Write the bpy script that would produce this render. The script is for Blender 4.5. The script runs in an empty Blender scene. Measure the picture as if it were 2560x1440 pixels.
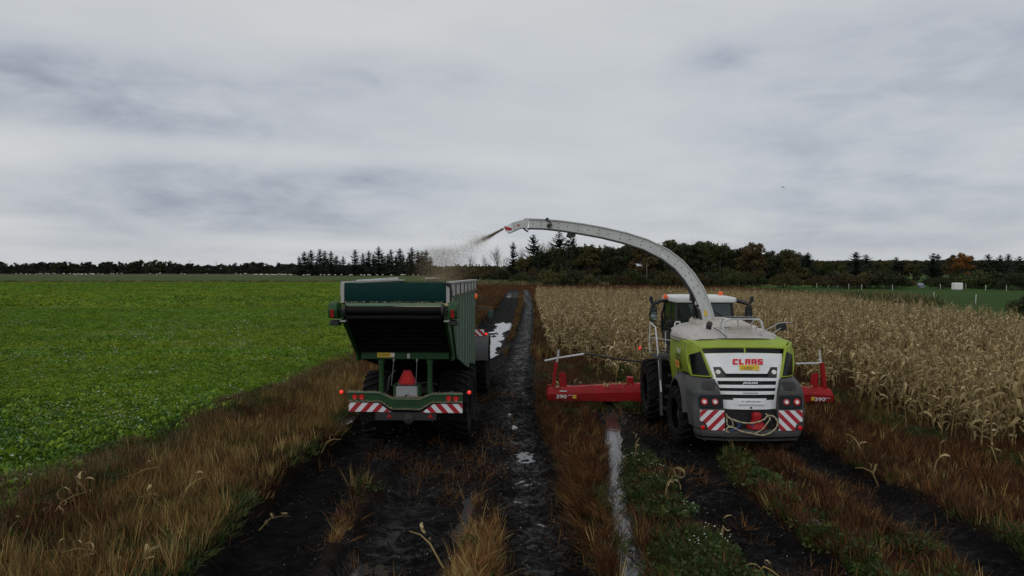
import bpy, math, random
import numpy as np
from mathutils import Vector, Matrix

S = bpy.context.scene
COL = S.collection
R = math.radians
PI = math.pi

# ------------------------------------------------------------------ camera
CAM_H, FPX, HORIZ = 4.5, 1760.0, 672.0          # metres, focal length and horizon row in photo pixels (2560 wide)
TILT = math.atan((720 - HORIZ) / FPX)
cam_data = bpy.data.cameras.new('camera')
cam = bpy.data.objects.new('camera', cam_data)
COL.objects.link(cam)
cam.location = (0, 0, CAM_H)
cam.rotation_euler = (R(90) - TILT, 0, 0)
cam_data.sensor_width = 36.0
cam_data.lens = 36.0 * FPX / 2560.0
cam_data.clip_start = 0.1
cam_data.clip_end = 20000
S.camera = cam

# ------------------------------------------------------------------ sky (overcast, layered cloud)
W = bpy.data.worlds.new('World')
S.world = W
W.use_nodes = True
nt = W.node_tree
nt.nodes.clear()


def N(tree, typ, **kw):
    n = tree.nodes.new(typ)
    for k, v in kw.items():
        if k.startswith('i_'):
            key = k[2:]
            n.inputs[int(key) if key.isdigit() else key.replace('_', ' ')].default_value = v
        else:
            setattr(n, k, v)
    return n


def math_node(tree, op, a, b=None, c=None, clamp=False):
    n = tree.nodes.new('ShaderNodeMath')
    n.operation = op
    n.use_clamp = clamp
    for i, x in enumerate((a, b, c)):
        if x is None:
            continue
        if isinstance(x, (int, float)):
            n.inputs[i].default_value = x
        else:
            tree.links.new(x, n.inputs[i])
    return n.outputs[0]


def mix_node(tree, fac, a, b, mode='MIX'):
    n = tree.nodes.new('ShaderNodeMix')
    n.data_type = 'RGBA'
    n.blend_type = mode
    for sock, x in ((n.inputs[0], fac), (n.inputs[6], a), (n.inputs[7], b)):
        if isinstance(x, (int, float)):
            sock.default_value = x
        elif isinstance(x, tuple):
            sock.default_value = (*x[:3], 1)
        else:
            tree.links.new(x, sock)
    return n.outputs[2]


def noise(tree, vec, scale, detail=5, rough=.55, dist=0.0):
    n = tree.nodes.new('ShaderNodeTexNoise')
    n.inputs['Scale'].default_value = scale
    n.inputs['Detail'].default_value = detail
    n.inputs['Roughness'].default_value = rough
    n.inputs['Distortion'].default_value = dist
    if vec is not None:
        tree.links.new(vec, n.inputs['Vector'])
    return n.outputs['Fac']


def ramp(tree, fac, stops, interp='LINEAR'):
    n = tree.nodes.new('ShaderNodeValToRGB')
    cr = n.color_ramp
    cr.interpolation = interp
    while len(cr.elements) < len(stops):
        cr.elements.new(.5)
    for e, (p, c) in zip(cr.elements, stops):
        e.position = p
        e.color = (c, c, c, 1) if isinstance(c, (int, float)) else (*c[:3], 1)
    tree.links.new(fac, n.inputs[0])
    return n.outputs[0]


SUN_EL, SUN_ROT = R(38), R(-150)                  # high thin cloud brightest over the left shoulder
sky = N(nt, 'ShaderNodeTexSky', sky_type='NISHITA', sun_disc=False)
sky.sun_elevation = SUN_EL
sky.sun_rotation = SUN_ROT
tc = nt.nodes.new('ShaderNodeTexCoord')
sp = nt.nodes.new('ShaderNodeSeparateXYZ')
nt.links.new(tc.outputs['Generated'], sp.inputs[0])
zz = math_node(nt, 'MAXIMUM', sp.outputs[2], 0.0)
den = math_node(nt, 'ADD', zz, 0.085)
px_ = math_node(nt, 'DIVIDE', sp.outputs[0], den)
py_ = math_node(nt, 'DIVIDE', sp.outputs[1], den)
cb = nt.nodes.new('ShaderNodeCombineXYZ')
nt.links.new(px_, cb.inputs[0])
nt.links.new(py_, cb.inputs[1])
az = math_node(nt, 'ARCTAN2', sp.outputs[0], sp.outputs[1])       # 0 straight ahead, positive to the right
el = math_node(nt, 'ARCSINE', sp.outputs[2])
big = noise(nt, cb.outputs[0], .42, 5, .55, .35)
mid = noise(nt, cb.outputs[0], 1.25, 6, .6, .5)
# streaks: cloud streets seen end-on along the horizon
cs = nt.nodes.new('ShaderNodeCombineXYZ')
nt.links.new(math_node(nt, 'MULTIPLY', az, 4.2), cs.inputs[0])
nt.links.new(math_node(nt, 'MULTIPLY_ADD', el, 15.0, math_node(nt, 'MULTIPLY', az, 2.2)), cs.inputs[1])
streak = noise(nt, cs.outputs[0], 1.0, 7, .54, .15)
cs2 = nt.nodes.new('ShaderNodeCombineXYZ')
nt.links.new(math_node(nt, 'MULTIPLY', az, 9.0), cs2.inputs[0])
nt.links.new(math_node(nt, 'MULTIPLY', el, 26.0), cs2.inputs[1])
billow = noise(nt, cs2.outputs[0], 1.0, 8, .56, .25)


def bank(a0, e0, sa, se, wgt):
    """A broad darker cloud bank centred at azimuth a0, elevation e0 (degrees)."""
    da = math_node(nt, 'DIVIDE', math_node(nt, 'SUBTRACT', az, R(a0)), R(sa))
    de = math_node(nt, 'DIVIDE', math_node(nt, 'SUBTRACT', el, R(e0)), R(se))
    q = math_node(nt, 'ADD', math_node(nt, 'MULTIPLY', da, da), math_node(nt, 'MULTIPLY', de, de))
    return math_node(nt, 'MULTIPLY', math_node(nt, 'EXPONENT', math_node(nt, 'MULTIPLY', q, -1.0)), wgt)


banks = None
for b in ((-34, 12.6, 17, 2.6, .50), (-25, 10.2, 14, 1.2, .28), (-22, 5.4, 15, 2.8, .50), (-12, 7.2, 12, .9, .22), (-10, 15.2, 7.5, 1.7, .36),
          (16, 16.0, 3.2, 1.2, .42), (27, 8, 17, 8, .30), (-38, 7.6, 6, .9, -.45), (-20, 8.8, 20, .7, -.16),
          (8, 10, 11, 5, -.12), (-16, 1.9, 7, .5, -.34), (-38, 3.0, 5, .5, -.4), (-34, .7, 16, .7, -.10), (-5, 2.2, 5, .5, -.2), (0, 2, 60, 4, .10), (40, 16, 16, 9, .22), (0, 20, 30, 4, -.16), (-14, 18, 8, 3, -.12)):
    v = bank(*b)
    banks = v if banks is None else math_node(nt, 'ADD', banks, v)
cloud = math_node(nt, 'ADD', math_node(nt, 'MULTIPLY', math_node(nt, 'SUBTRACT', big, .5), .75),
                  math_node(nt, 'MULTIPLY', math_node(nt, 'SUBTRACT', streak, .5), .36))
cloud = math_node(nt, 'ADD', cloud, math_node(nt, 'MULTIPLY', math_node(nt, 'SUBTRACT', mid, .5), .30))
cloud = math_node(nt, 'ADD', cloud, math_node(nt, 'MULTIPLY', banks, math_node(nt, 'MULTIPLY_ADD', billow, 2.6, -.30)))
cloud = math_node(nt, 'ADD', cloud, math_node(nt, 'MULTIPLY', math_node(nt, 'SUBTRACT', billow, .5), .20))
cloud = math_node(nt, 'ADD', cloud, .25)
ccol = ramp(nt, cloud, [(0.0, (5.85, 6.0, 6.0)), (.22, (5.35, 5.55, 5.75)), (.48, (4.72, 4.96, 5.36)), (.75, (3.85, 4.12, 4.68)), (1.0, (3.0, 3.28, 3.95))])
skyc = mix_node(nt, .94, sky.outputs[0], ccol)
bg = nt.nodes.new('ShaderNodeBackground')
bg.inputs['Strength'].default_value = 0.107
nt.links.new(skyc, bg.inputs['Color'])
wo = nt.nodes.new('ShaderNodeOutputWorld')
nt.links.new(bg.outputs[0], wo.inputs['Surface'])

# ------------------------------------------------------------------ veiled sun
sun_data = bpy.data.lights.new('sun', 'SUN')
sun_data.energy = 0.5
sun_data.angle = R(40)
sun_data.color = (1.0, .96, .9)
sun = bpy.data.objects.new('sun', sun_data)
COL.objects.link(sun)
sun.location = (-20, -20, 40)
sd = Vector((math.sin(SUN_ROT) * math.cos(SUN_EL), math.cos(SUN_ROT) * math.cos(SUN_EL), math.sin(SUN_EL)))
sun.rotation_euler = sd.to_track_quat('Z', 'Y').to_euler()

vs = S.view_settings
vs.view_transform = 'Standard'
vs.look = 'None'
vs.exposure = 0.0
vs.gamma = 1.0
vs.use_curve_mapping = False
S.cycles.max_bounces = 8
S.cycles.transparent_max_bounces = 12
# ------------------------------------------------------------------ helpers
rnd = random.Random(7)
nr = np.random.default_rng(11)


def ray(px, py):
    u, v = (px - 1280) / FPX, (720 - py) / FPX
    return Vector((u, math.cos(TILT) + v * math.sin(TILT), -math.sin(TILT) + v * math.cos(TILT)))


def at(px, py, D):
    """World point seen at a photo pixel at ground distance D."""
    d = ray(px, py)
    return Vector((0, 0, CAM_H)) + d * (D / d.y)


def gnd(px, py, z=0.0):
    d = ray(px, py)
    return Vector((0, 0, CAM_H)) + d * ((z - CAM_H) / d.z)


def tag(o, label=None, cat=None, group=None, kind=None):
    if label: o['label'] = label
    if cat: o['category'] = cat
    if group: o['group'] = group
    if kind: o['kind'] = kind
    return o


def empty(name, loc=(0, 0, 0), rz=0.0, parent=None):
    o = bpy.data.objects.new(name, None)
    o.empty_display_size = .2
    COL.objects.link(o)
    o.location = loc
    o.rotation_euler = (0, 0, rz)
    if parent: o.parent = parent
    return o


def copy_tree(o, parent=None):
    c = o.copy()
    COL.objects.link(c)
    c.parent = parent
    for ch in o.children:
        copy_tree(ch, c)
    return c


class MB:
    """Collects shapes; build() links them as one mesh object."""

    def __init__(s):
        s.v, s.f, s.m = [], [], []
        s.cur = 0

    def mat(s, i):
        s.cur = i
        return s

    def add(s, verts, faces):
        b = len(s.v)
        s.v.extend(tuple(p) for p in verts)
        for f in faces:
            s.f.append(tuple(i + b for i in f))
            s.m.append(s.cur)
        return s

    def prism(s, poly, O, U, V, d0, d1, n=None):
        O, U, V = Vector(O), Vector(U), Vector(V)
        Nn = Vector(n) if n is not None else U.cross(V)
        k = len(poly)
        a = [O + U * p[0] + V * p[1] + Nn * d0 for p in poly]
        b = [O + U * p[0] + V * p[1] + Nn * d1 for p in poly]
        fs = [tuple(range(k - 1, -1, -1)), tuple(range(k, 2 * k))]
        fs += [(i, (i + 1) % k, k + (i + 1) % k, k + i) for i in range(k)]
        return s.add(a + b, fs)

    def box(s, c, d, rot=None):
        c = Vector(c)
        x, y, z = (q / 2 for q in d)
        P = [Vector(p) for p in ((-x, -y, -z), (x, -y, -z), (x, y, -z), (-x, y, -z), (-x, -y, z), (x, -y, z), (x, y, z), (-x, y, z))]
        if rot is not None:
            P = [rot @ p for p in P]
        return s.add([c + p for p in P], [(3, 2, 1, 0), (4, 5, 6, 7), (0, 1, 5, 4), (1, 2, 6, 5), (2, 3, 7, 6), (3, 0, 4, 7)])

    def bx(s, x0, x1, y0, y1, z0, z1):
        return s.box(((x0 + x1) / 2, (y0 + y1) / 2, (z0 + z1) / 2), (abs(x1 - x0), abs(y1 - y0), abs(z1 - z0)))

    def tube(s, path, r, n=8, closed=False, cap=True):
        P = [Vector(p) for p in path]
        k = len(P)
        rs = [r] * k if isinstance(r, (int, float)) else r
        T = []
        for i in range(k):
            a = P[(i - 1) % k] if (closed or i > 0) else P[i]
            b = P[(i + 1) % k] if (closed or i < k - 1) else P[i]
            t = (b - a)
            T.append(t.normalized() if t.length > 1e-9 else Vector((0, 0, 1)))
        up = Vector((0, 0, 1)) if abs(T[0].z) < .9 else Vector((1, 0, 0))
        nrm = T[0].cross(up).normalized()
        vs, fs = [], []
        for i in range(k):
            nrm = (nrm - T[i] * nrm.dot(T[i]))
            nrm = nrm.normalized() if nrm.length > 1e-6 else T[i].orthogonal().normalized()
            bi = T[i].cross(nrm)
            for j in range(n):
                a = 2 * PI * j / n
                vs.append(P[i] + (nrm * math.cos(a) + bi * math.sin(a)) * rs[i])
        m = k if closed else k - 1
        for i in range(m):
            for j in range(n):
                a, b = i * n, ((i + 1) % k) * n
                fs.append((a + j, a + (j + 1) % n, b + (j + 1) % n, b + j))
        if cap and not closed:
            fs.append(tuple(range(n - 1, -1, -1)))
            fs.append(tuple((k - 1) * n + j for j in range(n)))
        return s.add(vs, fs)

    def lathe(s, prof, O, axis, n=24, cap=True):
        O, ax = Vector(O), Vector(axis).normalized()
        u = ax.orthogonal().normalized()
        w = ax.cross(u)
        vs, fs, k = [], [], len(prof)
        for (r, h) in prof:
            for j in range(n):
                a = 2 * PI * j / n
                vs.append(O + ax * h + (u * math.cos(a) + w * math.sin(a)) * r)
        for i in range(k - 1):
            for j in range(n):
                fs.append((i * n + j, i * n + (j + 1) % n, (i + 1) * n + (j + 1) % n, (i + 1) * n + j))
        if cap:
            fs.append(tuple(range(n - 1, -1, -1)))
            fs.append(tuple((k - 1) * n + j for j in range(n)))
        return s.add(vs, fs)

    def loft(s, rings, cap=True, closed=True):
        n, k = len(rings[0]), len(rings)
        vs = [Vector(p) for r_ in rings for p in r_]
        fs = []
        m = n if closed else n - 1
        for i in range(k - 1):
            for j in range(m):
                fs.append((i * n + j, i * n + (j + 1) % n, (i + 1) * n + (j + 1) % n, (i + 1) * n + j))
        if cap and closed:
            fs.append(tuple(range(n - 1, -1, -1)))
            fs.append(tuple((k - 1) * n + j for j in range(n)))
        return s.add(vs, fs)

    def shell(s, P, nu, nv, off):
        """Curved plate: P(u, v) for u, v in 0..1, thickened by the vector (or function) off."""
        a, b = [], []
        for j in range(nv + 1):
            for i in range(nu + 1):
                p = Vector(P(i / nu, j / nv))
                o = Vector(off(i / nu, j / nv)) if callable(off) else Vector(off)
                a.append(p)
                b.append(p + o)
        n1 = nu + 1
        K = len(a)
        fs = []
        for j in range(nv):
            for i in range(nu):
                q = (j * n1 + i, j * n1 + i + 1, (j + 1) * n1 + i + 1, (j + 1) * n1 + i)
                fs.append(q)
                fs.append(tuple(K + t for t in reversed(q)))
        rim = [i for i in range(n1)] + [j * n1 + nu for j in range(1, nv + 1)] + [nv * n1 + i for i in range(nu - 1, -1, -1)] + [j * n1 for j in range(nv - 1, 0, -1)]
        for i in range(len(rim)):
            p, q = rim[i], rim[(i + 1) % len(rim)]
            fs.append((q, p, K + p, K + q))
        return s.add(a + b, fs)

    def mirror(s, cx=0.0):
        """Add the mirror image about x = cx."""
        b, nf = len(s.v), len(s.f)
        s.v.extend([(2 * cx - x, y, z) for (x, y, z) in s.v[:b]])
        for i in range(nf):
            s.f.append(tuple(q + b for q in reversed(s.f[i])))
            s.m.append(s.m[i])
        return s

    def mesh(s, name, mats, smooth=35):
        me = bpy.data.meshes.new(name)
        me.from_pydata(s.v, [], s.f)
        for m in (mats if isinstance(mats, (list, tuple)) else [mats]):
            me.materials.append(m)
        if len(me.materials) > 1:
            me.polygons.foreach_set('material_index', s.m)
        if smooth:
            me.shade_smooth()
            me.set_sharp_from_angle(angle=R(smooth))
        me.update()
        return me

    def build(s, name, mats, parent=None, bevel=0.0, smooth=35, loc=None, fix=True):
        me = s.mesh(name, mats, smooth)
        if fix:
            import bmesh
            b = bmesh.new()
            b.from_mesh(me)
            bmesh.ops.recalc_face_normals(b, faces=b.faces)
            b.to_mesh(me)
            b.free()
            if smooth:
                me.set_sharp_from_angle(angle=R(smooth))
        o = bpy.data.objects.new(name, me)
        COL.objects.link(o)
        if parent: o.parent = parent
        if loc is not None: o.location = loc
        if bevel:
            md = o.modifiers.new('bevel', 'BEVEL')
            md.width = bevel
            md.segments = 2
            md.limit_method = 'ANGLE'
            md.angle_limit = R(40)
        return o


def text(name, body, mat, parent, O, U, V, width, height, bold=0.0, shear=0.0, depth=.003):
    """Raised lettering as a mesh: centred at O, U along the line, V up."""
    cu = bpy.data.curves.new(name, 'FONT')
    cu.body = body
    cu.size = 1
    cu.offset = bold
    cu.shear = shear
    cu.align_x = 'CENTER'
    cu.align_y = 'CENTER'
    cu.resolution_u = 3
    o = bpy.data.objects.new(name, cu)
    COL.objects.link(o)
    bpy.context.view_layer.update()
    me = bpy.data.meshes.new_from_object(o.evaluated_get(bpy.context.evaluated_depsgraph_get()))
    bpy.data.objects.remove(o)
    U, V = Vector(U).normalized(), Vector(V).normalized()
    Nn = U.cross(V)
    co = np.array([v.co for v in me.vertices])
    mn, mx = co.min(0), co.max(0)
    O = Vector(O)
    for v in me.vertices:
        x = (v.co.x - (mn[0] + mx[0]) / 2) / (mx[0] - mn[0]) * width
        y = (v.co.y - (mn[1] + mx[1]) / 2) / (mx[1] - mn[1]) * height
        v.co = O + U * x + V * y + Nn * depth
    me.materials.clear()
    me.materials.append(mat)
    me.name = name
    o = bpy.data.objects.new(name, me)
    COL.objects.link(o)
    o.parent = parent
    return o


def clip_poly(poly, a, b, c):
    """Keep the part of a 2-D polygon where a*x + b*y <= c."""
    out = []
    for i in range(len(poly)):
        p, q = poly[i], poly[(i + 1) % len(poly)]
        dp, dq = a * p[0] + b * p[1] - c, a * q[0] + b * q[1] - c
        if dp <= 0: out.append(p)
        if (dp < 0 < dq) or (dq < 0 < dp):
            t = dp / (dp - dq)
            out.append((p[0] + (q[0] - p[0]) * t, p[1] + (q[1] - p[1]) * t))
    return out


def warning_board(parent, poly, O, U, V, n, step, lean, phase=0.0, name='warning_board'):
    """White reflective plate with red diagonal stripes cut to its outline; n is the outward normal."""
    b = MB().prism(poly, O, U, V, 0, .012, n).build(name, M['board_white'], parent, smooth=0)
    k = MB()
    for i in range(-12, 14):
        lo = (2 * i + phase) * step
        q = clip_poly(poly, -1, lean, -lo)
        q = clip_poly(q, 1, -lean, lo + step) if len(q) > 2 else q
        if len(q) > 2: k.prism(q, O, U, V, .0125, .0155, n)
    k.build('stripes', M['board_red'], b, smooth=0)
    return b


# ------------------------------------------------------------------ materials
M = {}


def pbr(key, col, rough=.5, metal=0.0, vary=.15, vscale=4.0, dirt=0.0, dirtcol=(.16, .13, .09), dscale=3.0, bump=0.0, bscale=60.0,
        rand=0.0, emit=None, estr=0.0, coat=0.0, spec=.5, trans=0.0):
    m = bpy.data.materials.new(key)
    m.use_nodes = True
    t = m.node_tree
    bs = t.nodes['Principled BSDF']
    tcn = t.nodes.new('ShaderNodeTexCoord')
    vec = tcn.outputs['Object']
    f = noise(t, vec, vscale, 6, .6)
    lo = tuple(max(0, c * (1 - vary)) for c in col)
    hi = tuple(min(1, c * (1 + vary)) for c in col)
    c = ramp(t, f, [(.3, lo), (.7, hi)])
    if dirt:
        d1 = noise(t, vec, dscale, 8, .7, .4)
        d2 = noise(t, vec, dscale * 9, 4, .6)
        dm = math_node(t, 'MULTIPLY', ramp(t, math_node(t, 'MULTIPLY_ADD', d2, .35, math_node(t, 'MULTIPLY', d1, .75)), [(.42, 0.0), (.72, 1.0)]), dirt)
        c = mix_node(t, dm, c, dirtcol)
        rr = math_node(t, 'MULTIPLY_ADD', dm, .85 - rough, rough)
        t.links.new(rr, bs.inputs['Roughness'])
    else:
        r2 = math_node(t, 'MULTIPLY_ADD', noise(t, vec, vscale * 3, 4), .24, rough - .12, clamp=True)
        t.links.new(r2, bs.inputs['Roughness'])
    if rand:
        oi = t.nodes.new('ShaderNodeObjectInfo')
        k = math_node(t, 'MULTIPLY_ADD', oi.outputs['Random'], 2 * rand, 1 - rand)
        hs = t.nodes.new('ShaderNodeHueSaturation')
        t.links.new(k, hs.inputs['Value'])
        t.links.new(math_node(t, 'MULTIPLY_ADD', math_node(t, 'FRACT', math_node(t, 'MULTIPLY', oi.outputs['Random'], 7.3)), .05, .475), hs.inputs['Hue'])
        t.links.new(c, hs.inputs['Color'])
        c = hs.outputs[0]
    t.links.new(c, bs.inputs['Base Color'])
    bs.inputs['Metallic'].default_value = metal
    bs.inputs['Specular IOR Level'].default_value = spec
    bs.inputs['Coat Weight'].default_value = coat
    bs.inputs['Coat Roughness'].default_value = .15
    if trans: bs.inputs['Transmission Weight'].default_value = trans
    if bump:
        bn = t.nodes.new('ShaderNodeBump')
        bn.inputs['Strength'].default_value = bump
        bn.inputs['Distance'].default_value = .02
        t.links.new(noise(t, vec, bscale, 5), bn.inputs['Height'])
        t.links.new(bn.outputs[0], bs.inputs['Normal'])
    if emit:
        bs.inputs['Emission Color'].default_value = (*emit, 1)
        bs.inputs['Emission Strength'].default_value = estr
    M[key] = m
    return m


MUDC = (.022, .018, .014)
pbr('lime', (.29, .40, .022), .4, vary=.06, dirt=.42, dirtcol=(.20, .20, .09), dscale=1.6, spec=.3)
pbr('panel_white', (.80, .82, .83), .32, vary=.03, dirt=.34, dirtcol=(.42, .40, .35), dscale=2.2, coat=.3)
pbr('roof_white', (.72, .74, .74), .4, vary=.04, dirt=.35, dirtcol=(.36, .33, .27), dscale=2.0)
pbr('cover_grey', (.52, .50, .47), .5, vary=.05, dirt=.8, dirtcol=(.31, .25, .19), dscale=1.5)
pbr('spout_grey', (.56, .58, .57), .42, vary=.05, dirt=.45, dirtcol=(.30, .29, .25), dscale=2.0)
pbr('shell_grey', (.044, .047, .050), .55, vary=.1, dirt=.75, dirtcol=(.085, .075, .062), dscale=2.0, bump=.05)
pbr('black_plastic', (.012, .012, .014), .42, vary=.2, dirt=.25, dirtcol=(.05, .045, .04), dscale=3)
pbr('black_gloss', (.005, .0055, .007), .2, vary=.1, spec=.25)
pbr('grille', (.010, .010, .011), .6, vary=.3)
pbr('chassis', (.022, .023, .022), .6, vary=.2, dirt=.6, dirtcol=MUDC, dscale=4)
pbr('rubber', (.0045, .0045, .005), .75, vary=.3, spec=.2, dirt=.5, dirtcol=(.008, .007, .006), dscale=5, bump=.25, bscale=40)
pbr('rim_red', (.18, .17, .16), .5, dirt=.9, dirtcol=(.035, .03, .025))
pbr('steel', (.48, .49, .50), .35, metal=.6, vary=.1, dirt=.3)
pbr('rail_white', (.66, .68, .69), .4, vary=.05, dirt=.35)
pbr('header_red', (.40, .008, .012), .5, vary=.08, dirt=.5, dirtcol=(.09, .018, .014), dscale=2.2, spec=.3)
pbr('sign_red', (.62, .020, .016), .4, vary=.05)
pbr('board_red', (.42, .008, .022), .35, vary=.06, dirt=.15)
pbr('board_white', (.80, .81, .84), .35, vary=.05, dirt=.2, dirtcol=(.3, .28, .25))
pbr('print_red', (.66, .01, .03), .4, vary=.03)
pbr('print_black', (.012, .012, .012), .5, vary=.1)
pbr('print_white', (.82, .82, .84), .5, vary=.03)
pbr('sticker_yellow', (.75, .50, .03), .45, vary=.06, dirt=.2)
pbr('sticker_orange', (.80, .42, .05), .45, vary=.12, dirt=.3)
pbr('trailer_green', (.011, .070, .018), .5, vary=.12, dirt=.5, dirtcol=(.036, .048, .024), dscale=1.8, spec=.3)
pbr('trailer_side', (.012, .062, .026), .45, vary=.10, dirt=.5, dirtcol=(.07, .10, .06), dscale=1.6)
pbr('trailer_rib', (.115, .225, .145), .5, vary=.10, dirt=.6, dirtcol=(.22, .24, .19), dscale=2.5)
pbr('teal_board', (.003, .032, .029), .6, vary=.12, dirt=.3, dirtcol=(.010, .030, .027), spec=.1)
pbr('band_grey', (.42, .43, .43), .5, vary=.08, dirt=.6, dirtcol=(.26, .24, .19), dscale=2)
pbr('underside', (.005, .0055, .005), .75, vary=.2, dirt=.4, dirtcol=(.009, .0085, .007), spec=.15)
pbr('tool_grey', (.36, .38, .40), .45, vary=.06, dirt=.4, dirtcol=(.24, .22, .18))
pbr('lamp_red', (.50, .008, .006), .25, vary=.05, emit=(1.0, .012, .008), estr=.07)
pbr('lamp_red_lit', (.6, .02, .015), .25, vary=.05, emit=(1.0, .04, .025), estr=.7)
pbr('reflector', (.40, .02, .02), .25, vary=.05, coat=.4)
pbr('lamp_clear', (.82, .80, .78), .15, vary=.05, coat=.6)
pbr('beacon', (.70, .10, .008), .25, vary=.05, emit=(1, .12, .01), estr=.12)
pbr('mirror_glass', (.35, .45, .47), .05, metal=1.0, vary=.05)
pbr('rope', (.36, .31, .20), .85, vary=.2, bump=.5, bscale=90)
pbr('strap_blue', (.02, .06, .20), .7, vary=.15)
pbr('seat', (.03, .03, .035), .8)
pbr('chaff', (.40, .32, .18), .85, vary=.35, vscale=40, rand=.3)
pbr('chaff_pale', (.60, .56, .44), .8, vary=.2, vscale=40, rand=.3)
pbr('chaff_dark', (.19, .145, .095), .85, vary=.35, vscale=40, rand=.35)
pbr('wool', (.50, .46, .39), .95, vary=.15, rand=.2)
pbr('wool_dark', (.05, .045, .04), .9)
pbr('post_white', (.62, .62, .60), .6, vary=.1)
pbr('wood_pole', (.20, .17, .14), .85, vary=.2)
pbr('wrap_white', (.78, .78, .76), .35, vary=.04, bump=.2, bscale=8)
pbr('metal_sheet', (.30, .33, .36), .4, metal=.5)
pbr('bird', (.03, .03, .03), .8)
pbr('bark', (.06, .052, .045), .9, vary=.3, bump=.4, bscale=12)
pbr('bark_pale', (.20, .17, .145), .9, vary=.3)


pbr('mud_clod', (.0052, .0047, .0044), .55, vary=.5, vscale=9, bump=.6, bscale=30, spec=.30, rand=.4)


def leafy(key, cols, rough=.75, vscale=.35, rand=.18, trans=.25):
    """Foliage: tone differs leaf to leaf (Random per island) and plant to plant."""
    m = bpy.data.materials.new(key)
    m.use_nodes = True
    t = m.node_tree
    bs = t.nodes['Principled BSDF']
    g = t.nodes.new('ShaderNodeNewGeometry')
    oi = t.nodes.new('ShaderNodeObjectInfo')
    k = len(cols)
    a = math_node(t, 'MULTIPLY_ADD', g.outputs['Random Per Island'], .74, math_node(t, 'MULTIPLY', oi.outputs['Random'], .26))
    c = ramp(t, a, [((i + .3) / (k - .4), cols[i]) for i in range(k)])
    n1 = noise(t, g.outputs['Position'], vscale, 4)
    hs = t.nodes.new('ShaderNodeHueSaturation')
    t.links.new(math_node(t, 'MULTIPLY_ADD', n1, .8, .60), hs.inputs['Value'])
    t.links.new(c, hs.inputs['Color'])
    hs2 = t.nodes.new('ShaderNodeHueSaturation')
    t.links.new(math_node(t, 'MULTIPLY_ADD', oi.outputs['Random'], 2 * rand, 1 - rand), hs2.inputs['Value'])
    t.links.new(hs.outputs[0], hs2.inputs['Color'])
    t.links.new(hs2.outputs[0], bs.inputs['Base Color'])
    bs.inputs['Roughness'].default_value = rough
    bs.inputs['Specular IOR Level'].default_value = .25
    if trans:
        tr = t.nodes.new('ShaderNodeBsdfTranslucent')
        t.links.new(hs2.outputs[0], tr.inputs['Color'])
        mx = t.nodes.new('ShaderNodeMixShader')
        mx.inputs[0].default_value = trans
        t.links.new(bs.outputs[0], mx.inputs[1])
        t.links.new(tr.outputs[0], mx.inputs[2])
        t.links.new(mx.outputs[0], t.nodes['Material Output'].inputs['Surface'])
    M[key] = m


leafy('maize_leaf', [(.085, .048, .018), (.22, .15, .066), (.44, .335, .165), (.70, .57, .34)], .75, .25)
leafy('maize_stalk', [(.13, .09, .035), (.22, .16, .065), (.27, .20, .07)], .7, .3, trans=0)
leafy('crop_leaf', [(.052, .120, .008), (.105, .200, .012), (.175, .28, .017), (.24, .33, .02)], .55, .10)
leafy('crop_cool', [(.030, .085, .010), (.055, .135, .014), (.090, .185, .018), (.14, .23, .03)], .55, .25)
leafy('crop_yellow', [(.12, .21, .012), (.18, .27, .015), (.28, .30, .022)], .6, .12)
leafy('flower_white', [(.55, .58, .52), (.7, .72, .68)], .7, .3)
leafy('straw_brown', [(.014, .007, .003), (.036, .018, .007), (.10, .055, .020), (.28, .17, .062)], .75, .5)
leafy('straw_red', [(.012, .004, .003), (.028, .009, .005), (.068, .022, .010), (.18, .075, .028)], .75, .5)
leafy('straw_gold', [(.020, .011, .004), (.062, .035, .011), (.16, .098, .030), (.42, .30, .11)], .75, .5)
leafy('straw_rust', [(.045, .017, .007), (.12, .048, .017), (.25, .115, .036), (.42, .24, .085)], .75, .5)
leafy('straw_pale', [(.16, .10, .03), (.30, .20, .065), (.42, .31, .11), (.52, .42, .19)], .7, .5)
leafy('weed_green', [(.014, .030, .007), (.030, .058, .011), (.055, .088, .018), (.10, .115, .03)], .6, .5)
leafy('grass_far', [(.06, .085, .02), (.09, .10, .03), (.13, .115, .045)], .8, .1)
leafy('reed_tan', [(.16, .12, .06), (.26, .20, .11), (.33, .26, .15)], .8, .2)
leafy('needle_dark', [(.012, .020, .014), (.018, .030, .019), (.026, .038, .022)], .8, .1, trans=.1)
leafy('leaf_dark', [(.018, .025, .011), (.032, .041, .015), (.052, .058, .020)], .75, .12)
leafy('leaf_green', [(.030, .044, .013), (.052, .067, .018), (.078, .085, .022)], .75, .12)
leafy('leaf_olive', [(.042, .043, .015), (.074, .069, .022), (.11, .096, .028)], .75, .12)
leafy('leaf_brown', [(.044, .033, .014), (.072, .051, .020), (.105, .070, .026)], .75, .12)
leafy('leaf_orange', [(.11, .045, .012), (.18, .072, .016), (.24, .11, .025)], .75, .12)
leafy('leaf_hedge_hazed', [(.024, .030, .024), (.033, .039, .029), (.045, .049, .034)], .8, .05)  # distance haze put into the colour: greyer and lighter for far trees


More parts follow.
